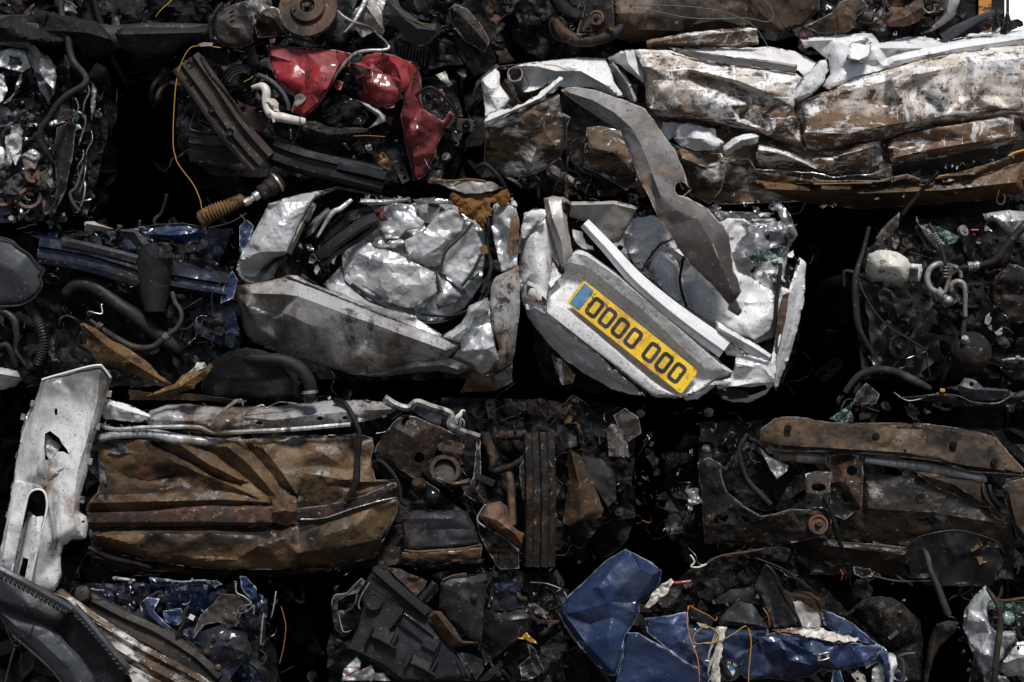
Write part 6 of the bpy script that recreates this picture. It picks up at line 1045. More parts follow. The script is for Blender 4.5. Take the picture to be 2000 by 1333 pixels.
lathe('pipe_union', M['cast'], t, VF([(955,443,62)])[0], (1,-.12,0), [(6,-11),(8.5,-10),(8.5,-2),(7.2,-1),(7.2,4),(8.5,5),(8.5,10),(7,11)], 22)
tube('antenna_hose', M['hose_brown'], t, [(680,180,66),(710,230,70),(750,320,72),(775,400,70),(785,470,66),(785,530,60)], VF, r=[3,3.4,4,4,4,3.4])
for k in range(5): 
    f = k/4; lathe('hose_ring', M['cast'], t, VF([(712+f*34, 245+f*55, 71)])[0], (.5,1,0), [(4,-1.4),(5.6,-1),(5.6,1),(4,1.4)], 16)
for k in range(4): 
    f = k/3; lathe('hose_ring', M['cast'], t, VF([(785, 450+f*60, 67)])[0], (0,1,0), [(4,-1.4),(5.4,-1),(5.4,1),(4,1.4)], 16)
tube('dark_pipe_end', M['soot'], t, [(720,680,40),(760,720,44),(840,770,40)], VF, r=8)
lathe('pipe_mouth', M['charcoal_light'], t, VF([(738,678,48)])[0], (-.5,-.5,1), [(4,2),(7,3),(8,0),(8,-4)], 18)
lathe('round_filter', M['rust_dark'], t, VF([(940,980,34)])[0], (-.25,-.6,.75), [(0,40),(10,40),(20,34),(34,22),(39,6),(39,-10),(32,-26),(0,-34)], 36, label='round brown canister')
lathe('filter_cap', M['cast'], t, VF([(905,905,66)])[0], (-.25,-.6,.75), [(0,8),(6,8),(8,4),(8,-4)], 16)
tube('filter_spout', M['rust_dark'], t, [(905,770,50),(895,830,50),(890,890,54)], VF, r=[5,6,6])
lathe('pulley', M['soot'], t, VF([(485,950,10)])[0], (.5,-.1,.9), [(0,8),(5,8),(6,4),(20,4),(22,8),(25,6),(25,-6)], 30)
lathe('pulley_hub', M['rust_dark'], t, VF([(492,940,20)])[0], (.5,-.1,.9), [(0,6),(6,6),(7,0)], 12)
sheet('crushed_glass', M['glass'], t, [(590,200,10),(650,185,20),(740,200,24),(800,230,26),(870,260,20),(840,300,20),(780,320,18),(720,280,16),(640,240,12)], VF, cr=((14,6),(7,3)), g=3.2, solid=.004, label='patch of shattered greenish glass')
sheet('grey_horn_panel', M['dark_trim'], t, [(600,130,20),(620,190,34),(690,230,36),(740,330,34),(745,358,30),(690,340,30),(640,290,28),(605,220,22)], VF, creases=[[(610,170,40),(660,260,46),(730,340,40)]], g=3.8, cr=((18,2),))
sheet('blue_grey_panel', M['silver_dirty'], t, [(1010,120,20),(1080,110,26),(1160,100,30),(1270,105,30),(1400,120,30),(1400,320,20),(1270,310,24),(1180,260,24),(1130,210,26),(1090,170,24),(1030,160,20)], VF, creases=[[(1080,130,40),(1130,200,40),(1270,290,34)],[(1150,170,50),(1270,160,54)]], cr=((24,8),(10,2)), g=4, label='blue grey panel at the right edge')
sheet('dark_wing_edge', M['silver_dirty'], t, [(350,270,30),(400,200,40),(500,110,44),(490,200,40),(440,260,34),(360,300,26)], VF, creases=[[(370,270,44),(480,140,54)]], cr=((16,5),(8,2)), g=3.6)
sheet('dark_fold', M['charcoal'], t, [(360,600,20),(400,570,30),(450,600,34),(480,640,40),(580,650,36),(540,720,30),(480,770,24),(400,720,16)], VF, creases=[[(440,600,44),(470,700,40),(490,760,30)]], cr=((18,4),), g=4.2)
sheet('engine_block_face', M['rust_dark'], t, [(1050,560,24),(1180,430,36),(1230,440,36),(1400,520,30),(1400,760,20),(1240,800,16),(1100,720,20),(1040,640,20)], VF, creases=[[(1080,560,44),(1200,450,54),(1240,470,50)],[(1100,700,36),(1240,560,44),(1380,560,40)]], cr=((30,7),(12,2.6)), g=4.4, label='dark casting at the right edge')
for i, (u, v, s) in enumerate(((1090,560,20),(1200,420,16),(1040,780,18),(1160,850,18),(1120,850,16),(970,740,14),(1065,830,11),(420,300,16),(480,300,14),(540,310,16),(1050,210,14),(1200,960,20),(1250,1020,16),(1010,620,18))):
    scrap(t, VF([(u, v, 34)])[0], s, ['cast','rust_dark','shard','rust'][i%4], np.random.RandomState(500+i))
tube('bright_rod', M['cast'], t, [(1135,1030,40),(1200,1022,42),(1300,1025,40)], VF, r=3)
tube('thin_cable', M['charcoal'], t, [(245,520,30),(270,600,36),(340,720,40),(430,820,40),(560,900,36),(660,970,30),(670,1050,26),(690,1130,20)], VF, r=1.8)
tube('thin_cable', M['charcoal'], t, [(500,330,30),(600,370,34),(700,400,34)], VF, r=1.6)
tube('left_frame_tube', M['charcoal'], t, [(310,210,20),(260,400,24),(230,560,24),(225,700,20),(250,850,14),(330,1000,6)], VF, r=[4,5,7,7,6,4], wob=2)
tube('red_clip', M['red'], t, [(940,222,40),(990,222,42)], VF, r=2)
tube('arching_hose', M['hose_brown'], t, [(160,1230,44),(240,1130,50),(340,1090,54),(450,1095,56),(560,1140,58),(640,1180,58),(690,1205,54)], VF, r=[6,7,7.5,7.5,8,7,5], label='thick brown arching hose')
sheet('brown_scrap', M['dark_trim'], t, [(200,1310,54),(230,1240,60),(290,1170,64),(340,1210,60),(375,1240,56),(350,1300,56),(280,1300,56)], VF, creases=[[(230,1290,66),(300,1200,74)]], cr=((14,4),), g=3.8)
sheet('grey_cover_scrap', M['charcoal_light'], t, [(790,1200,60),(870,1180,66),(900,1140,66),(960,1150,66),(1020,1200,66),(1170,1210,64),(1180,1230,60),(1120,1270,60),(1000,1280,60),(890,1260,58),(860,1215,60)], VF, holes=[circ(945,1178,14,10)], creases=[[(880,1190,74),(960,1210,78),(1150,1220,72)]], cr=((18,4),(8,1.2)), g=3.4, label='grey torn cover')
block('yellow_clip', M['yellow'], t, VF([(765,1215,68)])[0], (10,7,6), (0,0,.1), 1)
sheet('lower_edge_strip', M['charcoal'], t, [(480,1260,50),(620,1250,56),(760,1230,56),(860,1270,56),(1000,1300,56),(1120,1290,56),(1200,1240,54),(1300,1200,50),(1400,1200,50),(1400,1260,44),(1100,1320,44),(850,1310,44),(640,1280,44)], VF, creases=[[(500,1265,64),(760,1245,68),(1000,1305,66),(1200,1260,66)]], cr=((18,4),(8,1)), g=3.8)
tube('bright_edge', M['cast'], t, [(460,1230,60),(540,1275,62),(620,1265,62),(700,1240,62),(860,1250,62),(960,1290,62),(1100,1300,62),(1200,1240,60)], VF, r=1.2, wob=1)
liner(t, [(300,330),(600,150),(1340,120),(1340,1150),(260,1150),(230,600)], 'soot', -40, VF, 10, 16, 38)
liner(t, [(280,560),(700,600),(760,1000),(600,1150),(330,1100)], 'black', -16, VF, 11, 12, 44)
clutter(t, [(-280,200),(180,200),(180,1150),(-280,1150)], 16, 'dark', (-420,-180), (30,80), 162, V=VF)
clutter(t, [(310,330),(600,150),(1300,120),(1300,1120),(250,1100),(230,600)], 62, 'dark', (-80,16), (14,42), 85, V=VF)
clutter(t, [(0,1260),(400,1220),(1300,1240),(1300,1330),(0,1360)], 22, 'dark', (-50,30), (14,40), 86, V=VF)
debris(t, [(300,200),(1300,100),(1300,1160),(250,1160)], 900, ('soot','black_gloss','rust_dark','black','shard','charcoal'), (-80,18), (3,12), 12, VF)
sheet('green_net_scrap', M['glass'], t, [(1000,100,20),(1060,60,26),(1120,15,30),(1110,60,26),(1125,115,24),(1060,120,20)], VK, cr=((10,6),(5,2)), g=3)

# ======== brown underside wreck at the right ========
t = wreck('dark brown underside of a crushed car with riveted heat shield at the lower right', 1300, 835, 2120, 1115, seed=27, d=-120, amp=16)
sheet('heat_shield', M['brown_mid'], t, [(720,100,24),(780,90,30),(860,95,30),(1000,120,28),(1250,122,26),(1440,120,24),(1600,140,24),(1740,160,22),(1860,200,20),(1890,240,24),(1950,310,20),(2000,360,16),(1990,390,30),(1900,375,40),(1800,380,46),(1700,360,48),(1560,310,50),(1400,290,50),(1200,275,50),(1000,262,48),(860,262,44),(720,250,36),(640,220,20),(650,150,20)], VK,
  creases=[[(730,130,44),(870,110,50),(1000,140,52),(1250,145,52),(1600,160,50),(1860,215,44)],[(740,235,50),(1000,250,60),(1400,275,62),(1700,340,60),(1900,365,52)],[(1430,130,50),(1425,270,60)],[(1840,205,40),(1890,310,40),(1990,380,34)]], pts=[(1100,200,50),(1600,240,50)], cr=((40,3),(9,1.2)), g=4, curl=(10,6), label='long riveted brown heat shield')
for u, v in ((788,150),(1240,190),(1640,235),(1388,265),(1850,325)):
    lathe('shield_rivet', M['soot'], t, VK([(u, v, 58)])[0], (0,0,1), [(0,4),(2.5,4),(3,2),(6,2),(7,0),(7,-6)], 16)
tube('shield_rim', M['rust_dark'], t, [(700,262,40),(860,270,48),(1000,270,52),(1200,282,54),(1400,298,54),(1560,320,54),(1700,368,52),(1900,385,44),(2000,392,34)], VK, r=2.4, wob=.6)
tube('exhaust_pipe', M['silver_dirty'], t, [(740,290,24),(860,300,26),(980,310,24)], VK, r=11)
tube('exhaust_pipe', M['silver_dirty'], t, [(1180,310,24),(1300,325,28),(1500,350,30),(1750,400,30),(1800,420,20)], VK, r=[7,8,10,10,5], label='bright exhaust pipe below the shield')
sheet('holed_bracket', M['rust_dark'], t, [(1000,290,30),(1080,280,36),(1165,290,36),(1175,380,40),(1170,440,44),(1165,560,40),(1130,580,34),(1080,620,30),(1010,590,26),(1000,500,30),(1010,400,30)], VK, holes=[circ(1115,368,28,16,26), circ(1088,502,31,16,30)], creases=[[(1010,430,44),(1080,420,50),(1170,430,50)],[(1150,290,50),(1158,560,50)]], cr=((20,3),(9,1)), g=3.4, label='rusty bracket with two round holes')
sheet('slotted_bracket', M['dark_trim'], t, [(875,385,44),(940,370,48),(1008,375,48),(1000,480,50),(990,560,44),(880,560,38),(880,480,44)], VK, holes=[[(905,450),(915,435),(960,433),(982,445),(980,465),(950,475),(915,470)], circ(892,532,12,10)], creases=[[(885,480,56),(950,490,56),(998,480,56)]], cr=((14,2),), g=3)
tube('bracket_strap', M['soot'], t, [(975,500,56),(1010,580,58),(1040,680,58),(1055,740,52),(1100,840,44),(1105,960,34)], VK, r=[4,5,5,4,1.6,1.4])
sheet('control_arm', M['rust_dark'], t, [(320,330,10),(380,300,20),(440,330,24),(445,400,30),(470,470,34),(560,550,36),(650,600,38),(720,590,40),(800,565,40),(930,565,42),(1010,570,40),(1010,640,40),(1000,690,34),(900,720,28),(700,760,16),(480,740,10),(360,740,4),(350,600,6),(340,450,8)], VK, holes=[circ(498,578,27,14,22), [(410,600),(440,590),(620,605),(680,612),(560,640),(400,640)], circ(420,530,8,8), circ(388,420,7,8)],
   creases=[[(430,350,36),(440,430,44),(520,540,50),(650,612,54),(780,580,54)],[(360,640,20),(600,650,34),(760,600,50)]], cr=((26,4),(10,1.2)), g=4, curl=(8,5), label='large rusty control arm')
lathe('arm_bush', M['rust'], t, VK([(942,645,48)])[0], (0,-.2,1), [(0,6),(6,6),(8,2),(13,2),(15,6),(19,5),(20,-6)], 30)
lathe('arm_bolt', M['rust_dark'], t, VK([(942,645,54)])[0], (0,-.2,1), [(0,6),(5,6),(6,0)], 6, smooth=False)
lathe('coil_end', M['cast'], t, VK([(368,255,24)])[0], (.1,-.2,1), [(0,4),(4,4),(5,2),(7,4),(8,2),(9,-4)], 20)
sheet('foil_scrap', M['shard'], t, [(265,460,10),(325,458,16),(330,500,18),(345,530,14),(300,545,14),(290,585,10),(272,580,8),(275,500,10)], VK, cr=((9,5),(5,2)), g=2.8)
tube('wheel_arch_tube', M['rust_dark'], t, [(575,180,10),(535,260,16),(555,350,20),(590,430,22),(650,490,24),(700,540,24)], VK, r=[3,5,5,5,6,6], wob=.8)
sheet('torn_white_plate', M['silver_dirty'], t, [(640,250,10),(700,300,20),(790,340,26),(780,370,28),(730,410,26),(700,370,20)], VK, cr=((14,5),(7,2)), g=3.6)
sheet('mid_floor', M['brown_dark'], t, [(1180,380,10),(1420,400,20),(1600,480,26),(1780,560,26),(1880,620,20),(1940,640,16),(1940,760,0),(1600,760,-6),(1200,740,-10),(1040,720,-6),(1060,600,10),(1170,560,14)], VK, creases=[[(1200,560,30),(1500,580,34),(1900,640,30)],[(1180,680,6),(1900,720,10)]], holes=[circ(1470,505,17,12,12)], cr=((60,5),(22,2)), g=5)
lathe('drain_ring', M['rust_dark'], t, VK([(1470,505,34)])[0], (0,0,1), [(5,2),(8,3),(9,0)], 18)
sheet('upper_floor', M['brown_mid'], t, [(1420,360,30),(1560,390,34),(1780,400,30),(1800,450,34),(1830,560,30),(1760,550,30),(1640,490,34),(1520,440,34)], VK, creases=[[(1450,380,44),(1640,440,50),(1800,540,40)]], cr=((30,4),(11,1.5)), g=4.2)
tube('bundled_pipe', M['rust_dark'], t, [(1790,440,40),(1800,500,46),(1850,560,46),(1910,590,40)], VK, r=4)
tube('bundled_pipe', M['soot'], t, [(1820,440,44),(1835,500,50),(1880,560,50)], VK, r=5)
sheet('edge_floor', M['brown_mid'], t, [(1890,450,30),(1940,420,36),(2100,380,36),(2100,800,20),(2000,740,20),(1960,700,20),(1940,620,26),(1900,520,30)], VK, creases=[[(1920,470,46),(1960,640,44),(2060,760,34)]], cr=((30,5),(12,1.5)), g=4.4)
sheet('lower_floor', M['brown_dark'], t, [(860,700,10),(1060,730,14),(1400,760,14),(1400,900,-10),(1100,900,-14),(900,800,-10)], VK, creases=[[(900,740,24),(1390,800,26)]], cr=((50,4),), g=5.4)
sheet('shiny_mount', M['rust_dark'], t, [(1120,860,16),(1160,865,24),(1210,870,26),(1225,910,24),(1170,920,22),(1130,900,18)], VK, cr=((12,4),), g=3.4)
tube('brake_cable', M['hose_brown'], t, [(1115,740,30),(1200,748,32),(1300,760,34),(1380,770,30)], VK, r=1.6)
tube('brake_cable', M['hose_brown'], t, [(1210,905,24),(1350,935,28),(1520,935,28)], VK, r=1.8)
tube('red_clip', M['red'], t, [(1055,875,30),(1068,900,32),(1060,930,30)], VK, r=1.2)
tube('arch_liner_edge', M['black'], t, [(1380,780,40),(1440,720,46),(1530,690,50),(1640,675,50),(1740,690,50),(1850,730,44),(1900,790,34)], VK, r=1.8)
sheet('arch_liner', M['black'], t, [(1390,800,0),(1420,730,10),(1540,690,16),(1700,690,16),(1850,740,10),(1900,830,0),(1840,960,-20),(1500,960,-20),(1420,900,-10)], VK, cr=((40,7),(16,2)), g=5)
for i in range(3): scrap(t, VK([(1440+i*70, 600+i*10, 44)])[0], 24, ['charcoal','soot','charcoal'][i], np.random.RandomState(600+i))
liner(t, [(330,120),(720,100),(820,400),(700,600),(500,760),(330,700)], 'soot', -40, VK, 12)
liner(t, [(900,640),(1500,700),(1950,720),(1950,930),(900,900)], 'brown_dark', -20, VK, 13)
clutter(t, [(60,60),(700,40),(760,240),(560,330),(700,560),(320,720),(100,700)], 34, 'dark', (-80,0), (14,46), 87, V=VK)
clutter(t, [(1000,700),(1900,700),(1980,860),(1400,980),(900,800)], 26, 'brown', (-50,10), (14,40), 88, V=VK)
debris(t, [(60,40),(700,60),(900,500),(1900,700),(2000,960),(1000,960),(300,760),(60,700)], 800, ('soot','brown_dark','rust_dark','black_gloss','rust','shard'), (-80,10), (3,12), 13, VK)
hr = tube('steel_rod', M['hose_brown'], None, [(1480,770,60),(1500,800,74),(1520,880,84),(1555,960,90),(1592,1060,96),(1610,1110,96)], VK, r=[4,5.5,6,6.5,7,7])
tag(hr, 'leaning worn steel rod in the gap between the brown underside and the bottom wrecks', 'rod')
# ======== wreck across the top left: axle tube, drum and rusty brake disc ========
t = wreck('crushed car underside with black axle tube and rusty brake disc, top left', -120, -330, 930, 88, seed=30, d=-110, amp=18)
tube('axle_tube', M['dark_trim'], t, [(-120,150,40),(0,165,44),(180,170,46),(420,190,46),(640,215,44),(900,195,40),(1210,190,36)], VP, r=[26,26,26,24,24,20,17], wob=.6, label='thick black axle tube')
sheet('axle_shroud', M['soot'], t, [(-60,120,60),(40,95,66),(180,90,70),(240,60,70),(300,75,72),(560,130,72),(640,200,70),(660,290,60),(640,320,50),(480,330,50),(460,270,60),(200,250,66),(0,230,60),(-60,230,50)], VP, creases=[[(180,90,80),(160,230,76)],[(270,80,84),(220,250,78)],[(0,160,76),(500,190,84),(640,230,76)]], cr=((50,5),(18,1.4)), g=5, curl=(14,8))
sheet('shroud_rim', M['black'], t, [(640,190,66),(720,160,72),(1100,160,70),(1220,150,60),(1210,210,66),(1100,230,66),(1000,320,50),(900,345,44),(800,330,50),(690,270,60)], VP, creases=[[(700,200,80),(1150,190,78)]], cr=((40,3),(14,1)), g=4.6, curl=(18,10), label='worn black sleeve')
sheet('drum_cover', M['dark_trim'], t, [(1225,120,50),(1260,80,66),(1350,30,74),(1430,5,74),(1450,40,76),(1465,140,74),(1460,250,70),(1400,280,66),(1290,270,60),(1230,200,50)], VP, holes=[[(1325,75),(1350,60),(1356,68),(1332,84)],[(1325,100),(1350,86),(1356,94),(1332,110)],[(1325,128),(1350,114),(1356,122),(1332,138)]], creases=[[(1260,100,80),(1250,220,74)],[(1440,30,86),(1460,240,78)]], cr=((24,4),(10,1)), g=3.8, curl=(14,8), label='slotted drum cover')
tube('drum_band', M['black'], t, [(1290,20,70),(1240,80,70),(1215,150,66),(1225,230,60)], VP, r=4)
sheet('white_casting', M['cast'], t, [(350,-30,40),(480,-30,50),(490,30,50),(430,70,50),(420,130,46),(380,160,44),(350,110,40),(340,20,40)], VQ, cr=((12,8),(6,3)), g=3.2, sm2=1)
sheet('dark_hub_cover', M['rust_dark'], t, [(375,160,40),(420,70,50),(480,40,54),(530,60,54),(550,130,54),(570,190,50),(500,235,46),(400,240,40)], VQ, creases=[[(430,90,66),(500,120,68),(540,180,60)]], cr=((20,5),(9,1.5)), g=3.8)
lathe('brake_disc', M['rust'], t, VQ([(715,55,52)])[0], (-.12,-.25,1), [(30,6),(33,4),(34,3),(57,3),(58,1),(58,-5),(30,-5)], 48, label='rusty brake disc')
lathe('disc_hub', M['rust'], t, VQ([(715,45,56)])[0], (-.12,-.25,1), [(12,2),(14,8),(32,8),(34,5),(34,-4)], 40)
lathe('hub_bore', M['soot'], t, VQ([(712,35,60)])[0], (-.12,-.25,1), [(0,-3),(12,-2),(14,5),(15,3)], 28)
lathe('hub_nut', M['rust'], t, VQ([(710,35,62)])[0], (-.12,-.25,1), [(0,5),(5,5),(6,0)], 6, smooth=False)
for u, v in ((660,88),(776,80)): lathe('stud_hole', M['soot'], t, VQ([(u, v, 66)])[0], (-.12,-.25,1), [(0,-.5),(3,0),(3.8,.6),(4,-3)], 14)
for u, v in ((630,60),(738,125)): lathe('wheel_stud', M['rust_dark'], t, VQ([(u, v, 66)])[0], (-.12,-.25,1), [(0,2),(2,2),(2.4,-1)], 10)
sheet('disc_shield', M['charcoal'], t, [(860,-20,20),(960,-10,30),(985,60,34),(960,100,36),(900,70,34),(860,110,44),(810,200,40),(860,230,34),(940,215,34),(980,170,36),(920,130,36),(980,130,40),(1000,60,40),(1040,-20,30)], VQ, g=4.4, cr=((24,5),(10,1.5)))
tube('cable_with_ties', M['cast'], t, [(905,70,60),(940,105,66),(1000,140,70),(1060,160,68),(1110,180,66),(1150,220,64),(1200,262,62),(1225,300,58)], VQ, r=[2.4,2.6,3,3,2.8,2.4,2.4,1.6], wob=.6)
tube('cable_tie', M['silver'], t, [(1080,0,56),(1050,60,64),(1010,130,70),(980,170,66),(945,205,60)], VQ, r=[6,4,3.4,2.6,1])
sheet('crumpled_grey_bag', M['silver_dirty'], t, [(1040,40,30),(1080,-10,40),(1150,-20,40),(1210,-10,40),(1180,80,46),(1195,200,40),(1180,230,36),(1130,200,40),(1060,240,30),(1010,180,26),(1000,80,30)], VQ, creases=[[(1070,20,56),(1130,110,60),(1180,180,50)]], cr=((22,7),(10,2)), g=3.8, sm2=1)
sheet('curved_trim', M['charcoal_light'], t, [(1200,-20,50),(1270,-20,56),(1300,50,64),(1380,110,66),(1440,150,64),(1525,160,56),(1510,230,50),(1450,275,46),(1380,290,46),(1330,240,50),(1250,150,54),(1190,100,50),(1210,40,50)], VQ, creases=[[(1240,0,72),(1290,90,80),(1400,180,80),(1510,190,66)]], cr=((30,3),(12,1)), g=4.2, curl=(12,8), label='curved grey trim')
tube('trim_edge', M['tan'], t, [(1220,-10,72),(1260,50,78),(1330,110,80),(1400,145,78),(1500,160,70)], VQ, r=1.6, wob=1)
sheet('flat_grille', M['soot'], t, [(1250,260,10),(1380,290,20),(1480,330,20),(1480,440,10),(1460,480,6),(1400,400,10),(1280,380,6)], VQ, cr=((30,3),), g=4.6)
for k in range(9): tube('grille_bar', M['charcoal'], t, [(1300+k*20,280+k*4,26),(1280+k*21,370+k*6,22)], VQ, r=1.6, seg=6)
sheet('leather_flap', M['dark_trim'], t, [(1600,60,20),(1640,25,30),(1720,60,34),(1800,150,30),(1860,260,20),(1830,330,10),(1700,260,16),(1620,150,20)], VQ, creases=[[(1620,50,40),(1740,160,44),(1840,280,30)],[(1660,40,44),(1760,150,42)]], cr=((34,4),(12,1.4)), g=4.4)
sheet('leather_flap', M['soot'], t, [(1700,-20,10),(1800,20,20),(1900,200,10),(1880,440,0),(1760,480,-6),(1660,330,0),(1640,200,4)], VQ, cr=((40,6),(14,2)), g=5)
tube('black_wire_loop', M['yellow'], t, [(900,100,50),(930,60,54),(985,10,50),(1010,-20,46)], VP, r=.9)
liner(t, [(-20,-20),(560,-20),(560,60),(-20,70)], 'soot', 0, V1, 14)
liner(t, [(600,-20),(940,-20),(940,120),(800,140),(640,100)], 'soot', -20, V1, 15)
clutter(t, [(-40,-20),(1500,-20),(1500,60),(900,140),(500,120),(0,100)], 46, 'dark', (-70,30), (16,46), 88, V=VP)
clutter(t, [(1300,-10),(2000,-10),(2000,420),(1600,520),(1300,320)], 42, 'dark', (-80,10), (14,46), 89, V=VQ)
debris(t, [(-40,-20),(900,-20),(900,250),(600,280),(-40,200)], 260, ('soot','black_gloss','shard','rust_dark','charcoal'), (-60,30), (3,12), 14, V1)
debris(t, [(380,-20),(930,-20),(930,120),(700,90),(380,90)], 400, ('soot','black_gloss','charcoal','rust_dark','shard'), (-60,30), (3,12), 15, V1)
scrap(t, VP([(400,50,40)])[0], 20, 'cast', np.random.RandomState(5)); scrap(t, VP([(160,60,40)])[0], 20, 'rust', np.random.RandomState(6)); scrap(t, VP([(1200,60,40)])[0], 22, 'dark_trim', np.random.RandomState(7))

# ======== brown underside across the top right ========
t = wreck('crushed car with brown floor, suspension arm and thin green wires, top right', 1010, -330, 1885, 78, seed=33, d=-110, amp=16)
sheet('brown_floor', M['brown_mid'], t, [(740,-40,20),(1000,-40,24),(1560,-40,24),(1700,-40,20),(2000,-40,14),(2000,60,10),(1900,160,0),(1780,200,-10),(1640,180,10),(1560,170,16),(1300,190,14),(1160,200,16),(1020,240,6),(840,262,0),(760,230,10),(740,150,20)], VR,
  creases=[[(760,80,34),(1000,90,40),(1160,120,36)],[(1180,190,16),(1290,100,36),(1380,-20,30)],[(1230,150,30),(1400,120,44),(1560,170,24)],[(1600,-20,40),(1640,80,44),(1780,190,10)],[(900,180,30),(1160,190,34)],[(830,80,40),(860,150,36)]], cr=((50,5),(18,1.8)), g=4.8, sm2=1, curl=(10,8))
sheet('floor_seam_panel', M['white_mud'], t, [(945,250,30),(1080,225,34),(1240,195,40),(1400,180,42),(1620,172,40),(1630,270,24),(1500,290,14),(1200,290,10),(1000,300,10),(945,295,14)], VR, creases=[[(950,265,40),(1240,215,54),(1620,185,50)]], cr=((18,5),(8,2)), g=3.8, label='dirty white sill under the brown floor')
sheet('bracket_arm', M['rust_dark'], t, [(590,-40,30),(740,-40,34),(745,100,40),(750,200,40),(690,215,40),(560,215,44),(520,200,44),(540,140,40),(570,40,34)], VR, holes=[circ(590,178,9,10), [(610,195),(650,185),(655,190),(615,202)]], creases=[[(600,0,50),(560,190,56)],[(735,-10,50),(740,190,52)]], cr=((22,3),(9,1)), g=3.6, label='dark suspension bracket')
lathe('arm_bush', M['rust'], t, VR([(640,112,50)])[0], (-.1,-.2,1), [(0,5),(5,5),(6,2),(10,2),(11,5),(15,4),(16,-4)], 28)
lathe('bush_nut', M['rust_dark'], t, VR([(640,112,54)])[0], (-.1,-.2,1), [(0,5),(4,5),(5,0)], 6, smooth=False)
tube('suspension_arm', M['soot'], t, [(380,-40,20),(410,20,26),(480,90,30),(560,120,30)], VR, r=[14,15,15,13], wob=1)
tube('suspension_arm', M['rust_dark'], t, [(390,120,20),(420,180,30),(500,240,36),(600,250,36),(750,210,30),(800,160,20)], VR, r=[10,12,13,12,11,8], wob=1, label='curved lower arm')
tube('bracket_weld', M['cast'], t, [(520,208,50),(545,215,52),(575,210,50)], VR, r=1.6, wob=.6)
sheet('left_black_shroud', M['soot'], t, [(130,40,0),(180,0,10),(320,-20,14),(340,60,16),(300,100,16),(300,150,10),(170,140,6)], VR, cr=((24,6),(10,2)), g=4.4)
for P_, r_ in (([(750,30,60),(950,32,62),(1150,38,62),(1350,60,60),(1480,95,58),(1600,160,56),(1660,240,52),(1690,290,46)],.9),([(860,50,60),(1000,70,62),(1200,110,60),(1400,116,58),(1560,112,56),(1680,135,54),(1720,100,52),(1700,40,50),(1640,-20,48)],.9),([(1720,20,50),(1740,90,52),(1785,160,52),(1770,230,48)],1.0)):
    tube('green_wire', M['green_wire'] if r_ < 1 else M['charcoal'], t, P_, VR, r=r_, seg=6)
for u, v in ((850,30),(940,95),(1130,140),(1960,45)): scrap(t, VR([(u, v, 56)])[0], 7, 'foam', np.random.RandomState(int(u)))
sheet('dark_glassy_panel', M['black_gloss'], t, [(430,-40,30),(600,-40,34),(590,30,36),(540,110,34),(440,140,26),(380,160,20),(410,60,26)], VS, cr=((20,7),(9,2)), g=4)
sheet('brown_flap', M['brown_mid'], t, [(280,210,34),(400,150,44),(500,100,50),(560,20,50),(700,-40,46),(760,20,50),(785,60,50),(700,130,50),(640,240,40),(560,265,34),(400,260,30)], VS, creases=[[(540,60,60),(560,240,50)],[(680,150,56),(620,230,48)]], cr=((26,4),(10,1.4)), g=4, curl=(8,6))
sheet('rusty_holed_flap', M['rust'], t, [(910,180,30),(960,130,40),(1040,80,46),(1130,20,46),(1200,-40,40),(1220,40,46),(1230,100,44),(1180,170,40),(1060,210,34),(940,205,30)], VS, holes=[circ(1063,122,5,10)], creases=[[(940,180,48),(1080,130,56),(1200,60,52)]], cr=((16,5),(8,2)), g=3.6, label='rusty holed flap')
tube('thin_hook_wire', M['hose_brown'], t, [(710,170,50),(790,185,54),(860,160,54),(905,90,52),(900,20,50),(880,-20,48)], VS, r=1.6)
tube('torn_edge', M['cast'], t, [(1200,60,54),(1250,100,54),(1300,80,56),(1300,40,56),(1340,40,54)], VS, r=1.5, wob=.8)
sheet('curved_white_arch', M['beige_grey'], t, [(1355,-40,40),(1510,-40,50),(1490,40,52),(1440,140,46),(1380,190,36),(1300,240,20),(1220,270,0),(1150,280,-10),(1260,220,0),(1340,150,10),(1370,90,24),(1365,30,34)], VS, creases=[[(1420,-30,60),(1400,100,56),(1330,190,40)]], cr=((24,3),(10,1)), g=4, curl=(10,6), label='pale curved wheel arch')
liner(t, [(1000,-20),(1200,-20),(1200,110),(1060,120),(1000,80)], 'soot', -30, V1, 16)
liner(t, [(1600,-20),(1880,-20),(1840,100),(1600,80)], 'brown_dark', -20, V1, 17)
clutter(t, [(0,-20),(760,-20),(760,270),(420,280),(0,200)], 30, 'brown', (-70,10), (14,40), 90, V=VR)
clutter(t, [(700,-20),(1500,-20),(1300,230),(700,260)], 24, 'brown', (-60,20), (14,40), 93, V=VS)
debris(t, [(1020,-20),(1860,-20),(1840,80),(1040,110)], 360, ('soot','brown_dark','rust_dark','black_gloss','shard'), (-60,10), (3,12), 16, V1)
cr_ = thing('machine_post', 'black post with an orange and black striped strip at the top right corner', 'post', W(1915, 1700, -420))
block('post', M['soot'], cr_, (1918, 500, -420), (88, 2350, 90), (0, 0, 0), 2)
block('striped_strip', M['crane'], cr_, (1924, -280, -365), (26, 800, 12), (0, 0, 0), 1)
block('rust_edge', M['rust_dark'], cr_, (1968, 520, -400), (6, 2300, 60), (0, 0, 0), 1)
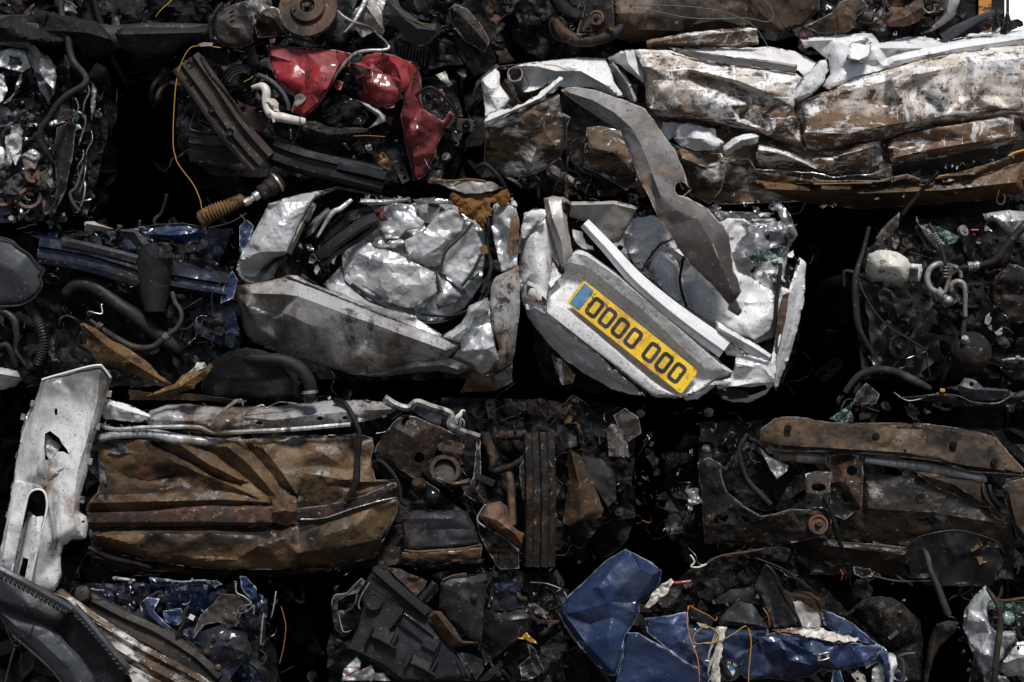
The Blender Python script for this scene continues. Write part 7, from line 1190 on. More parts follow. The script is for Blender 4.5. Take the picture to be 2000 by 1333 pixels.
# loose pieces lying on the white wreck's roof
lo = thing('plastic_trim', 'dark torn plastic strip with broken glass lying on the white roof at top right', 'plastic trim', W(1900, 72, 10))
rail('trim_blade', M['charcoal_light'], lo, [(1360,290,30),(1460,230,36),(1620,150,40),(1768,90,44)], [(-5,-4),(0,3),(7,2),(10,-4)], VS, step=3.6, taper=(1.6,.6))
sheet('trim_skirt', M['charcoal'], lo, [(1360,298,20),(1420,240,26),(1520,205,30),(1640,150,30),(1760,140,26),(1760,200,20),(1700,240,16),(1540,290,16)], VS, cr=((20,5),(9,2)), g=3.6)
sheet('glass_crumbs', M['black_gloss'], lo, [(1640,200,40),(1680,170,44),(1740,180,44),(1730,230,38),(1660,240,36)], VS, cr=((8,5),(5,2)), g=2.6)
sheet('silver_piece', M['white_clean'], lo, [(1540,275,34),(1640,262,38),(1760,250,40),(1818,208,40),(1815,250,36),(1740,285,34),(1550,298,30)], VS, creases=[[(1560,282,42),(1740,265,48),(1810,225,44)]], g=3.6)
sheet('curved_sliver', M['charcoal_light'], lo, [(1790,130,20),(1805,150,26),(1812,200,26),(1800,215,24),(1795,170,24)], VS, g=3)
lo = thing('plastic_fragment', 'black pointed plastic fragment standing at the right end of the white roof', 'plastic piece', W(1975, 62, 0))
sheet('fragment_blade', M['black'], lo, [(1810,270,20),(1870,95,20),(1895,160,24),(1950,220,24),(1900,240,24),(1840,275,24)], VS, creases=[[(1870,100,28),(1860,260,34)]], g=3.6, solid=.004)
sheet('fragment_tail', M['rubber'], lo, [(1905,160,10),(1950,150,20),(1990,170,20),(1995,200,14),(1960,215,14),(1920,200,14)], VS, g=3.4, cr=((12,4),))
tube('fragment_rod', M['rust'], lo, [(1865,100,26),(1845,170,26),(1830,240,24)], VS, r=1.4)
rd = sheet('red_fragment', M['red_dark'], None, [(235,370,0),(250,250,10),(330,245,16),(370,290,16),(320,330,14),(300,400,10),(400,410,10),(420,430,6),(280,430,0)], VS, cr=((20,5),), g=4)
tag(rd, 'dark red painted fragment wedged between the white roof and the brown floor above', 'car fragment')
# ======== dark blue wreck with brown rails, bottom left ========
t = wreck('dark blue crushed car with long brown diagonal rails behind the grey bumper, bottom left', 40, 1140, 545, 1690, seed=36, d=-110, amp=18)
rail('rusty_rail', M['mud_brown'], t, [(360,270,44),(480,360,50),(680,500,56),(900,640,60),(1200,800,60),(1400,920,56)], [(-16,-10),(-12,2),(-6,4),(-2,-6),(3,-6),(6,6),(18,8),(22,-8),(30,-10),(34,4),(44,2),(50,-14)], VL, step=4.4, cr=((40,2),(14,.8)), label='long muddy diagonal rail')
rail('black_rail', M['dark_trim'], t, [(500,290,20),(760,430,30),(1000,540,34),(1250,700,34),(1400,840,30)], [(-24,-14),(-20,2),(-8,6),(-2,-4),(6,-4),(10,6),(20,6),(26,-14)], VL, step=4.6, cr=((30,2.5),(12,.8)))
rail('black_rail', M['charcoal'], t, [(880,400,16),(1060,500,24),(1250,640,28),(1420,800,24),(1500,900,20)], [(-12,-8),(-6,3),(6,4),(12,-8)], VL, step=4.6, cr=((30,2),(12,.8)))
tube('bright_rail_edge', M['cast'], t, [(350,265,60),(440,310,64),(560,410,66),(700,500,68),(830,575,70)], VL, r=1.4, wob=1)
lathe('grey_mount', M['dark_trim'], t, VL([(540,265,40)])[0], (.1,-.2,1), [(0,3),(3,3),(4,5),(12,4),(16,0),(16,-8)], 22)
tube('bright_hook', M['cast'], t, [(595,232,46),(620,240,48),(650,242,48),(682,244,44)], VL, r=1.8, wob=.8)
sheet('blue_top_edge', M['blue'], t, [(970,160,30),(1060,170,36),(1180,185,36),(1330,175,36),(1400,180,30),(1450,205,26),(1400,220,26),(1320,205,28),(1180,205,30),(1060,215,28),(985,205,24)], VL, creases=[[(990,180,44),(1180,195,44),(1340,185,42)]], cr=((14,6),(7,2)), g=3.2)
for u, v in ((995,180),(1130,190),(1250,190),(1350,185),(1400,195),(1030,175),(760,165),(850,180)): scrap(t, VL([(u, v, 42)])[0], 9, 'shard', np.random.RandomState(int(u)))
tube('silver_link', M['cast'], t, [(735,165,34),(800,172,38),(880,182,36)], VL, r=[3,3.5,3])
sheet('blue_crumple', M['blue'], t, [(910,330,6),(960,290,20),(1040,300,24),(1000,380,26),(1080,460,26),(1160,540,20),(1120,560,14),(1000,480,14),(930,420,10)], VL, creases=[[(940,320,36),(970,400,40),(1120,540,30)]], cr=((18,7),(8,2)), g=3.6)
sheet('blue_crumple', M['blue'], t, [(1060,380,10),(1180,360,20),(1200,420,24),(1160,470,20),(1080,450,16)], VL, cr=((14,7),(7,2)), g=3.4)
sheet('blue_corner', M['blue'], t, [(1560,150,20),(1600,155,30),(1670,230,34),(1680,290,36),(1640,300,34),(1600,270,34),(1570,220,28)], VL, cr=((12,8),(6,3)), g=3)
sheet('blue_corner', M['blue_dark'], t, [(1600,270,30),(1680,280,34),(1660,420,30),(1640,500,26),(1590,480,20),(1610,360,26)], VL, cr=((14,7),(7,2)), g=3.4)
tube('bright_corner_edge', M['cast'], t, [(1535,200,36),(1540,260,40),(1590,285,42),(1640,330,44),(1560,355,44),(1560,395,44),(1620,370,44),(1650,340,44),(1650,400,42)], VL, r=1.5, wob=.8)
tube('torn_sliver', M['cast'], t, [(1715,400,30),(1708,500,34),(1700,600,30)], VL, r=1.8, wob=1.2)
tube('torn_sliver', M['shard'], t, [(1795,250,20),(1780,330,24),(1760,420,20)], VL, r=1.6, wob=1.5)
sheet('grey_flap', M['dark_trim'], t, [(1390,330,20),(1440,270,30),(1520,270,34),(1640,330,36),(1600,340,34),(1560,420,30),(1540,480,24),(1420,450,24),(1330,470,20),(1260,560,14),(1250,540,12),(1310,400,20)], VL, cr=((24,5),(10,2)), g=4)
sheet('blue_floor', M['blue_dark'], t, [(1290,520,10),(1400,480,20),(1600,520,24),(1640,640,20),(1560,740,16),(1480,840,16),(1330,780,10),(1290,640,6)], VL, creases=[[(1320,640,30),(1460,600,36),(1600,650,30)]], cr=((30,6),(12,2)), g=4.4)
for u, v in ((1480,555),(1345,645),(1420,745),(1390,550)): lathe('rusty_bolt', M['rust'], t, VL([(u, v, 38)])[0], (0,0,1), [(0,3),(3,3),(4,1),(6,0)], 10)
sheet('green_grey_leaf', M['hose_brown'], t, [(1590,560,30),(1620,580,40),(1640,630,42),(1620,680,38),(1595,650,34)], VL, g=3.2, cr=((10,3),))
tube('grey_hose', M['hose_brown'], t, [(1230,345,40),(1195,400,44),(1190,460,46),(1150,540,42)], VL, r=3.6)
lathe('small_cap', M['cast'], t, VL([(1205,520,36)])[0], (.2,0,1), [(0,3),(4,3),(6,0),(6,-4)], 16)
block('paper_tag', M['cream'], t, VL([(1248,420,42)])[0], (11,10,1.5), (0,0,.45), .4)
tube('orange_wire', M['orange'], t, [(1830,350,30),(1855,440,32),(1860,500,32),(1845,620,32),(1820,720,30)], VL, r=1.1)
sheet('bright_foot', M['white_clean'], t, [(840,790,70),(870,770,74),(960,820,74),(1010,900,70),(880,900,66)], VL, g=4, cr=((16,4),))
for k in range(3): tube('black_hose', M['rubber'], t, [(1600+k*30,700,20),(1680+k*20,760,30),(1730+k*20,860,24),(1740+k*10,940,10)], VL, r=4.5)
tube('wire_ring', M['hose_brown'], t, [(1690,630,36),(1725,660,38),(1725,710,38),(1695,725,36)], VL, r=1.6)
liner(t, [(470,200),(1560,200),(1740,300),(1720,900),(1500,900),(1200,640),(800,420)], 'blue_dark', -30, VL, 18)
clutter(t, [(460,200),(900,220),(1550,220),(1760,300),(1740,860),(1480,900),(1200,640),(800,420)], 56, 'blue', (-70,10), (12,38), 94, V=VL)
clutter(t, [(350,160),(900,200),(900,260),(480,250)], 12, 'dark', (-40,20), (12,30), 95, V=VL)

debris(t, [(350,160),(1560,200),(1780,300),(1760,880),(1500,900),(1200,640),(800,420)], 700, ('soot','blue_dark','black_gloss','shard','charcoal','rust_dark'), (-60,16), (3,11), 17, VL)
# ======== black plastic underside, bottom centre ========
t = wreck('crushed car showing a black moulded plastic tray with square pockets, bottom centre', 640, 1125, 1150, 1690, seed=39, d=-100, amp=16)
sheet('plastic_tray', M['charcoal'], t, [(430,160,10),(480,140,20),(520,150,30),(560,230,34),(700,350,36),(820,440,36),(800,480,40),(860,600,40),(960,700,36),(1050,800,30),(1110,900,20),(600,900,30),(430,790,30),(270,690,20),(330,560,20),(370,420,20),(350,330,10),(390,250,10)], VM,
  creases=[[(440,170,30),(560,290,46),(760,440,50),(820,480,50)],[(500,150,40),(640,290,50),(790,420,52)],[(400,260,30),(560,400,40),(860,640,50),(1060,860,40)],[(290,690,30),(500,790,40),(640,900,44)],[(370,640,34),(560,740,44),(760,900,44)]], cr=((60,4),(20,1)), g=4.6, curl=(8,6), label='black moulded undertray')
lathe('tray_boss', M['charcoal'], t, VM([(435,385,40)])[0], (-.1,-.1,1), [(0,0),(8,1),(13,1),(14,3),(16,3),(17,-3)], 26)
for (u, v) in ((485,600),(740,775)):
    c = VM([(u, v, 52)])[0]
    block('pocket_floor', M['charcoal'], t, (c[0], c[1], 44), (44, 30, 10), (.25, 0, .5), 1.6)
    block('pocket_wall', M['black'], t, (c[0]+8, c[1]+16, 54), (48, 5, 16), (0, 0, .5), 1)
    block('pocket_wall', M['black'], t, (c[0]-24, c[1]-4, 54), (5, 32, 16), (0, 0, .5), 1)
    block('pocket_wall', M['charcoal'], t, (c[0]+26, c[1]+8, 52), (5, 26, 14), (0, 0, .5), 1)
block('tray_box', M['charcoal'], t, VM([(800,665,50)])[0], (30,20,16), (0,0,.5), 1.6)
rail('tray_slot', M['black_gloss'], t, [(590,480,46),(700,560,50),(800,640,50)], [(-12,4),(-9,-6),(8,-6),(11,4)], VM, step=4)
rail('tray_ridge', M['charcoal'], t, [(540,560,50),(590,500,54),(630,440,54)], [(-3,-4),(0,4),(3,-4)], VM, step=4)
rail('tray_ridge', M['charcoal'], t, [(770,900,50),(850,700,54),(870,640,50)], [(-3,-4),(0,4),(3,-4)], VM, step=4)
rail('tray_ridge', M['charcoal'], t, [(440,170,40),(600,310,56),(780,460,56)], [(-9,-6),(-5,5),(5,5),(9,-6)], VM, step=4, cr=((30,1.5),))
sheet('torn_light_edge', M['charcoal_light'], t, [(160,410,10),(180,340,20),(260,325,24),(300,280,26),(355,230,26),(380,250,30),(330,330,26),(260,345,26),(200,380,24),(195,470,24),(215,540,20),(230,600,16),(180,560,10),(165,480,6)], VM, cr=((10,4),(6,1.6)), g=3.2)
tube('bright_edge', M['cast'], t, [(160,405,22),(185,340,26),(260,328,30),(300,285,32),(355,235,34)], VM, r=1.3, wob=.8)
tube('bright_edge', M['cast'], t, [(400,265,40),(355,340,40),(335,405,38),(345,430,38)], VM, r=1.4, wob=.8)
tube('bright_edge', M['cast'], t, [(205,470,30),(215,530,30),(235,580,32),(285,570,32)], VM, r=1.2, wob=.8)
sheet('rusty_corner', M['rust'], t, [(520,165,30),(600,170,34),(700,215,34),(780,250,30),(760,300,34),(710,350,36),(640,280,34)], VM, holes=[circ(712,270,5,8), circ(632,222,5,8)], cr=((18,6),(8,2)), g=3.6, label='rust red corner plate')
sheet('grey_bar', M['charcoal'], t, [(715,365,44),(815,250,50),(850,275,50),(855,310,48),(760,410,44)], VM, creases=[[(740,380,56),(835,270,60)]], g=4)
sheet('folded_black_panel', M['charcoal'], t, [(870,260,50),(930,215,54),(1170,205,50),(1165,330,50),(1150,450,46),(1135,640,40),(1080,640,40),(960,530,44),(860,430,44),(865,330,50)], VM, creases=[[(875,275,60),(1165,245,60)],[(1055,260,66),(1060,640,50)],[(865,425,48),(1040,380,64)]], cr=((40,4),(14,1)), g=4.4, curl=(6,5), label='upright folded black panel')
tube('panel_rust_edge', M['rust'], t, [(880,245,58),(940,222,60),(1000,212,60),(1040,210,58)], VM, r=2, wob=1)
sheet('brown_tube_panel', M['leather'], t, [(785,480,56),(830,445,60),(870,450,60),(960,560,60),(1010,640,58),(1115,650,54),(1090,665,50),(1000,670,54),(940,695,54),(880,620,54),(840,560,54)], VM, creases=[[(840,460,74),(930,580,76),(1000,650,66)]], cr=((16,3),(8,1)), g=3.6, curl=(10,6), label='flattened brown tube')
lathe('panel_clip', M['black'], t, VM([(1090,355,64)])[0], (.2,-.3,1), [(0,6),(4,5),(7,2),(7,-3)], 12)
sheet('dark_navy_panel', M['blue_dark'], t, [(1200,270,10),(1290,255,20),(1380,255,20),(1410,420,10),(1300,450,6),(1180,430,6)], VM, cr=((24,5),(10,1.5)), g=4.4)
sheet('lower_black_panel', M['black'], t, [(1150,440,10),(1400,440,16),(1460,480,16),(1450,560,16),(1280,700,16),(1160,800,10),(1130,700,10),(1150,560,10)], VM, creases=[[(1160,590,30),(1280,510,36),(1450,490,24)]], cr=((36,6),(14,2)), g=4.6)
sheet('lower_black_panel', M['charcoal'], t, [(1110,900,20),(1180,830,30),(1270,765,34),(1275,800,30),(1180,900,24)], VM, g=4.4, cr=((24,4),))
sheet('charcoal_fold', M['charcoal'], t, [(960,710,40),(1040,720,44),(1140,760,40),(1150,820,34),(1100,900,30),(1080,860,36)], VM, creases=[[(980,730,50),(1060,840,54),(1100,900,40)]], g=4.2, cr=((24,4),))
sheet('silver_crumple', M['silver'], t, [(225,900,20),(240,820,30),(320,745,34),(350,780,36),(340,830,34),(420,800,34),(440,850,32),(500,850,28),(540,900,20)], VM, cr=((16,9),(8,3)), g=3.6, sm2=1, label='crumpled bright metal at the bottom')
tube('red_trim', M['red'], t, [(250,870,42),(300,845,44),(335,825,42)], VM, r=1.8)
sheet('ribbed_white_boot', M['cast'], t, [(1440,400,30),(1480,395,40),(1570,455,42),(1560,500,38),(1500,470,36),(1450,430,32)], VM, cr=((8,5),(5,1.5)), g=2.8, label='small ribbed bright boot')
for k in range(4): tube('copper_wire', M['rust'], t, [(1440+k*6,430,36),(1470+k*5,490,40),(1540,525-k*6,40),(1640,520-k*5,36)], VM, r=.7, seg=5, wob=.8)
sheet('yellow_scrap', M['yellow'], t, [(1370,620,30),(1430,585,36),(1450,610,38),(1500,660,36),(1440,640,36),(1400,630,32)], VM, cr=((8,4),(5,2)), g=2.6, jag=2)
sheet('grey_fur_scrap', M['carpet'], t, [(1520,680,20),(1600,620,30),(1660,570,30),(1690,680,30),(1640,760,26),(1540,840,20),(1520,760,20)], VM, cr=((18,7),(8,2.5)), g=3.6)
sheet('grey_torn_scrap', M['dark_trim'], t, [(1380,800,10),(1450,740,20),(1430,650,30),(1480,690,34),(1540,830,30),(1480,880,20),(1400,900,10)], VM, cr=((14,6),(7,2)), g=3.6)
tube('bright_edge', M['cast'], t, [(1450,265,16),(1560,265,20),(1640,290,20),(1670,310,20),(1690,350,22)], VM, r=1.3, wob=1.2)
tube('bright_edge', M['charcoal_light'], t, [(980,725,60),(1020,800,60),(1060,880,56)], VM, r=1.2)
liner(t, [(1100,180),(1600,200),(1680,340),(1680,900),(1100,900)], 'soot', -24, VM, 19, 16, 40)
clutter(t, [(-330,200),(160,200),(160,900),(-330,900)], 12, 'dark', (-380,-180), (30,80), 163, V=VM)
clutter(t, [(850,170),(1600,210),(1690,340),(1690,880),(1200,900),(1150,480)], 60, 'dark', (-60,14), (12,40), 96, V=VM)
clutter(t, [(170,350),(340,340),(320,560),(240,740),(180,700)], 12, 'dark', (-50,0), (12,30), 97, V=VM)

debris(t, [(850,170),(1600,200),(1700,340),(1700,900),(1150,900),(1100,480)], 700, ('soot','charcoal','black_gloss','black','carpet','shard'), (-60,20), (3,11), 18, VM)
# ======== bright blue wreck, bottom right of centre ========
t = wreck('bright metallic blue crushed car with a round badge and torn strap, bottom right', 1105, 1150, 1765, 1690, seed=42, d=-100, amp=14)
sheet('blue_wing', M['blue'], t, [(395,90,30),(440,115,30),(520,155,26),(590,210,20),(580,270,20),(545,330,24),(500,370,30),(465,380,36),(470,430,40),(420,520,50),(390,560,60),(370,680,60),(340,780,50),(290,770,40),(200,680,30),(100,560,16),(40,450,6),(25,420,4),(80,345,16),(180,260,26),(280,160,30)], VN,
  creases=[[(395,95,50),(300,230,66),(200,300,60),(90,350,30)],[(420,110,60),(470,200,62),(540,230,50),(580,210,34)],[(540,230,50),(480,330,50),(460,375,46)],[(470,200,62),(440,340,60),(370,400,66)],[(130,430,50),(300,380,74),(450,380,56)],[(200,500,40),(320,460,64),(440,430,60)],[(60,440,30),(180,600,48),(320,750,64)],[(395,560,76),(380,640,74),(345,770,62)]],
  pts=[(250,300,74),(380,280,70),(220,420,60),(300,560,74)], cr=((50,3.5),(20,1)), g=4.2, sm=1, sm2=1, curl=(8,6), label='large folded blue wing')
sheet('blue_door', M['blue'], t, [(400,545,50),(460,545,50),(560,600,50),(720,700,50),(850,780,50),(900,830,50),(900,900,50),(320,900,40),(350,780,40),(380,660,46)], VN, creases=[[(470,560,62),(700,700,62),(880,830,60)]], cr=((70,3),(26,.8)), g=4.8, curl=(5,5))
tube('wing_rim', M['black'], t, [(30,440,14),(110,570,24),(220,700,34),(310,810,40)], VN, r=3.6)
sheet('crumpled_bonnet', M['blue'], t, [(500,465,20),(620,455,26),(730,430,20),(740,500,30),(880,520,40),(1160,520,44),(1180,560,50),(1100,560,60),(1120,600,60),(1060,640,60),(1020,720,60),(900,700,56),(850,780,50),(700,690,44),(580,600,40),(510,540,30)], VN,
  creases=[[(510,480,40),(640,500,46),(740,520,54),(900,545,66),(1150,545,70)],[(530,520,36),(640,580,50),(780,600,60),(900,590,60)],[(600,610,44),(760,650,66),(860,760,56)],[(1090,560,76),(1060,640,60),(1000,700,66)],[(740,480,30),(700,600,62),(760,690,50)]], cr=((30,8),(13,2.6)), g=4, sm2=2)
sheet('crumpled_bonnet', M['blue'], t, [(1100,560,60),(1200,545,64),(1400,570,62),(1560,600,56),(1640,600,50),(1790,620,44),(1740,680,46),(1700,720,40),(1560,750,34),(1460,745,30),(1400,780,26),(1280,805,20),(1180,790,30),(1060,800,40),(1010,760,50),(1040,660,60),(1110,600,64)], VN,
  creases=[[(1110,570,80),(1140,660,56),(1160,780,50)],[(1130,570,70),(1260,640,84),(1330,660,60)],[(1200,560,78),(1400,650,80),(1470,640,70)],[(1190,700,44),(1240,790,44)],[(1340,620,50),(1480,680,76),(1550,740,46)],[(1600,600,66),(1690,710,60)],[(1280,690,70),(1400,720,72),(1480,720,56)]], cr=((34,7),(14,2.4)), g=4, sm2=2, curl=(8,6), label='creased blue bonnet')
sheet('scratched_edge', M['white_mud'], t, [(1190,530,56),(1300,520,60),(1460,520,60),(1560,560,60),(1660,570,56),(1640,595,60),(1500,590,66),(1350,560,70),(1230,545,66)], VN, cr=((10,5),(6,2)), g=3, jag=2.5)
sheet('upper_blue_fold', M['blue'], t, [(1455,420,10),(1520,440,24),(1620,490,30),(1680,540,30),(1740,590,34),(1790,625,40),(1700,600,46),(1560,560,44),(1470,500,30)], VN, creases=[[(1480,440,34),(1620,530,46),(1760,610,50)]], cr=((24,6),(10,2)), g=3.8)
sheet('blue_hook', M['blue'], t, [(1790,620,44),(1810,640,50),(1830,720,46),(1830,830,40),(1800,900,36),(1790,840,40),(1795,740,40),(1760,700,44),(1700,740,40),(1690,720,40),(1750,680,50)], VN, creases=[[(1770,650,56),(1815,740,58),(1815,840,50)]], g=3.6, cr=((14,3),))
sheet('blue_tab', M['blue'], t, [(1520,750,36),(1560,750,40),(1580,820,40),(1560,900,36),(1500,900,36),(1510,810,38)], VN, g=4, cr=((16,4),))
sheet('headlamp_lens', M['silver'], t, [(1735,740,30),(1770,710,36),(1800,705,36),(1800,800,34),(1790,900,30),(1740,900,26),(1725,820,26)], VN, cr=((10,4),(6,1.4)), g=3, label='ribbed headlamp lens')
sheet('white_wing_edge', M['white_clean'], t, [(1810,640,20),(1860,670,30),(1870,720,30),(1850,800,26),(1840,900,20),(1825,900,24),(1830,740,34)], VN, cr=((10,4),), g=3.2)
sheet('lamp_socket', M['cream'], t, [(1620,770,40),(1650,750,46),(1690,780,46),(1700,820,42),(1660,830,38),(1640,800,40)], VN, holes=[circ(1652,795,9,9)], cr=((10,4),), g=2.8)
block('silver_buckle', M['steel'], t, VN([(1445,682,80)])[0], (7,14,5), (0,0,.1), 1.4)
block('silver_buckle', M['steel'], t, VN([(1490,665,80)])[0], (6,12,5), (0,0,.1), 1.4)
tube('buckle_bar', M['steel'], t, [(1440,665,82),(1480,655,83),(1500,652,82)], VN, r=1.8)
tube('buckle_bar', M['steel'], t, [(1440,698,82),(1480,690,83),(1500,680,82)], VN, r=1.8)
# round badge with a ring of letters, quartered centre
bc = VN([(958,750,84)])[0]; BN = (-.15, .05, 1)
bg_ = lathe('badge', M['black'], t, bc, BN, [(0,1),(19,1),(19,2.2),(20,2.6),(21,1.5),(21,-3)], 44)
axb = Vector((BN[0], -BN[2], -BN[1])).normalized(); bo = Vector(W(*bc)); bu = Vector((0,0,1)).cross(axb).normalized()*-1; bw = axb.cross(bu)*-1
if bu.x < 0: bu = -bu
if bw.z < 0: bw = -bw
def BP(x, y, h): return tuple(bo+bu*(x*S)+bw*(y*S)+axb*(h*S))
for q in range(4):
    a0 = math.pi/2*q+.12; pts_ = [(0, 0)]+[(10.5*math.cos(a0+math.pi/2*i/8), 10.5*math.sin(a0+math.pi/2*i/8)) for i in range(9)]
    VV = [BP(x, y, 2.6) for x, y in pts_]+[BP(x, y, .6) for x, y in pts_]; n_ = len(pts_)
    link('badge_quarter', VV, [tuple(range(n_)), tuple(range(n_, 2*n_))[::-1]]+[(i, n_+i, n_+(i+1) % n_, (i+1) % n_) for i in range(n_)], M['badge_w'] if q % 2 else M['badge_b'], bg_, smooth=False)
for ch, an in (('B', 130), ('M', 92), ('W', 50)):
    fc = bpy.data.curves.new('letter', 'FONT'); fc.body = ch; fc.size = 8.5*S; fc.extrude = .5*S; fc.align_x = 'CENTER'; fc.align_y = 'CENTER'
    tmp = bpy.data.objects.new('letter', fc); me = bpy.data.meshes.new_from_object(tmp); bpy.data.objects.remove(tmp)
    ar = R(an); cx_, cy_ = 14.8*math.cos(ar), 14.8*math.sin(ar); ro = ar-math.pi/2
    VV = []
    for v in me.vertices:
        x = v.co.x/S; y = v.co.y/S; VV.append(BP(cx_+x*math.cos(ro)-y*math.sin(ro), cy_+x*math.sin(ro)+y*math.cos(ro), 1.6+v.co.z/S))
    link('letter', VV, [tuple(p.vertices) for p in me.polygons], M['badge_w'], bg_, smooth=False)
tube('black_handle', M['black_gloss'], t, [(880,645,80),(910,690,88),(960,780,88)], VN, r=[3.5,4.5,5])
# torn strap, wires and black plastic on the bonnet
sheet('torn_strap', M['cream'], t, [(885,515,84),(920,512,88),(945,515,88),(915,600,90),(912,660,90),(905,760,90),(900,900,88),(855,900,86),(862,780,86),(875,680,86),(885,600,86)], VN, creases=[[(905,530,94),(895,700,96),(880,880,94)]], cr=((10,2.5),(5,.8)), g=2.8, jag=3, label='frayed pale strap')
for i in range(12): tube('strap_fibre', M['cream'], t, [(900+(i%4)*6,515+i*14,92),(870-i%5*6,580+i*18,94),(850-i%3*6,660+i*14,90)], VN, r=.5, seg=4, wob=.8)
tube('yellow_wire', M['yellow'], t, [(820,600,90),(780,605,92),(762,580,92),(780,540,92),(840,510,92),(900,560,96),(870,600,96),(820,600,94),(900,590,96),(980,550,94),(1030,515,92),(1050,510,90)], VN, r=.9)
tube('yellow_wire', M['yellow'], t, [(1060,520,90),(1075,580,92),(1070,680,94),(1062,760,92),(1060,900,88)], VN, r=1.3, rib=(3,.3))
tube('yellow_wire', M['crane'], t, [(735,400,70),(728,470,80),(740,560,84),(770,640,88),(790,720,88),(797,900,86)], VN, r=1.0)
tube('orange_wire', M['orange'], t, [(740,398,66),(800,430,70),(850,455,72),(880,480,70),(890,460,66)], VN, r=1.3)
tube('orange_wire', M['orange'], t, [(1140,410,60),(1165,450,66),(1175,500,66),(1170,515,62)], VN, r=1.2)
sheet('black_block', M['black'], t, [(720,430,40),(745,398,50),(830,440,54),(870,480,54),(850,520,54),(760,470,50)], VN, g=4, cr=((20,3),))
sheet('black_block', M['charcoal'], t, [(905,465,44),(940,430,54),(1000,375,56),(1080,390,56),(1160,500,56),(1170,525,58),(1100,520,62),(900,500,60)], VN, creases=[[(910,475,64),(1100,500,72),(1165,520,66)]], g=4, cr=((24,3),), label='black plastic box')
sheet('black_plastic_cover', M['black'], t, [(870,370,10),(960,310,20),(1060,300,24),(1120,320,30),(1140,400,30),(1000,370,24),(900,390,16)], VN, g=4.2, cr=((24,4),))
sheet('triangular_pillar', M['charcoal'], t, [(1145,180,40),(1180,190,50),(1240,300,56),(1290,420,58),(1340,510,54),(1200,515,54),(1160,440,50),(1130,340,50),(1095,300,44),(1120,240,44)], VN, creases=[[(1160,190,60),(1250,370,70),(1320,505,66)],[(1120,330,44),(1180,370,50),(1210,500,48)]], cr=((30,2.5),(10,.6)), g=4, curl=(5,5), label='black triangular pillar trim')
tube('pillar_seal', M['rubber'], t, [(1150,175,60),(1200,220,66),(1260,350,70),(1320,450,68),(1345,515,64)], VN, r=3)
tube('pillar_orange_clip', M['foam'], t, [(1108,340,64),(1112,352,66),(1108,362,64)], VN, r=2)
sheet('crushed_carpet', M['carpet'], t, [(760,290,10),(770,240,20),(850,150,30),(920,125,34),(1050,105,36),(1150,80,30),(1240,75,26),(1290,100,20),(1270,160,14),(1200,150,20),(1060,140,26),(960,160,26),(900,200,20),(1000,240,10),(960,300,10),(900,350,10),(850,380,6),(790,350,4)], VN, cr=((18,7),(8,3)), g=3.6, solid=.006, jag=3, label='sooty crushed carpet arch')
tube('carpet_fringe', M['leather'], t, [(840,170,44),(900,140,46),(1000,115,46),(1140,95,40)], VN, r=2.4, wob=1.5)
sheet('carpet_hollow', M['carpet'], t, [(780,300,0),(830,220,4),(930,180,6),(1010,200,6),(1000,280,4),(900,350,0),(820,360,0)], VN, cr=((16,6),(7,2)), g=4)
sheet('brown_board', M['leather'], t, [(1245,305,30),(1290,330,40),(1360,320,40),(1430,330,34),(1480,380,30),(1455,420,30),(1460,510,34),(1360,515,40),(1300,430,40)], VN, creases=[[(1260,330,50),(1340,350,54),(1450,370,40)]], cr=((20,4),(9,1.2)), g=3.8, label='brown felt board')
sheet('beige_board', M['beige_grey'], t, [(1290,350,46),(1380,400,48),(1450,450,44),(1450,515,44),(1350,515,46)], VN, cr=((16,4),(8,1.4)), g=3.8)
tube('cream_hook_wire', M['cream'], t, [(745,122,30),(768,160,34),(748,185,36),(790,190,38),(840,170,38)], VN, r=1.8)
tube('red_tube', M['red'], t, [(655,275,40),(700,272,42),(750,265,40)], VN, r=3.2)
sheet('cream_connector', M['cream'], t, [(495,410,44),(540,330,50),(590,280,54),(640,250,50),(655,270,50),(620,330,52),(570,370,50),(520,410,46)], VN, cr=((9,5),(5,2)), g=2.8, jag=2, label='torn cream connector')
lathe('connector_ring', M['cream'], t, VN([(592,333,62)])[0], (-.2,-.2,1), [(3,2),(6,3),(7,0)], 16)
tube('thin_black_rods', M['black'], t, [(1100,140,50),(1250,200,56),(1390,300,56),(1480,380,50)], VN, r=1.5)
tube('thin_black_rods', M['black_gloss'], t, [(1160,170,50),(1290,240,56),(1400,320,54),(1500,390,44)], VN, r=1.2)
for u, v in ((870,380),(1005,372),(1110,352),(810,500),(760,400),(1320,470)): scrap(t, VN([(u, v, 66)])[0], 6, 'foam', np.random.RandomState(int(u)))
sheet('orange_leaf', M['cream'], t, [(780,490,70),(830,500,76),(845,520,74),(800,515,72)], VN, g=2.6, cr=((6,2),))
liner(t, [(520,420),(740,200),(1000,110),(1300,110),(1700,540),(1400,560),(760,480)], 'soot', -30, VN, 20)
clutter(t, [(520,430),(740,250),(1000,160),(1300,180),(1600,480),(1400,540),(760,470)], 50, 'dark', (-60,20), (12,36), 98, V=VN)
clutter(t, [(1380,750),(1720,740),(1720,900),(1380,900)], 14, 'blue', (-40,20), (10,28), 99, V=VN)
debris(t, [(500,420),(740,250),(1000,160),(1300,180),(1700,520),(1400,540),(760,500)], 460, ('soot','carpet','black_gloss','foam','rust_dark','black'), (-50,26), (2.5,9), 19, VN)
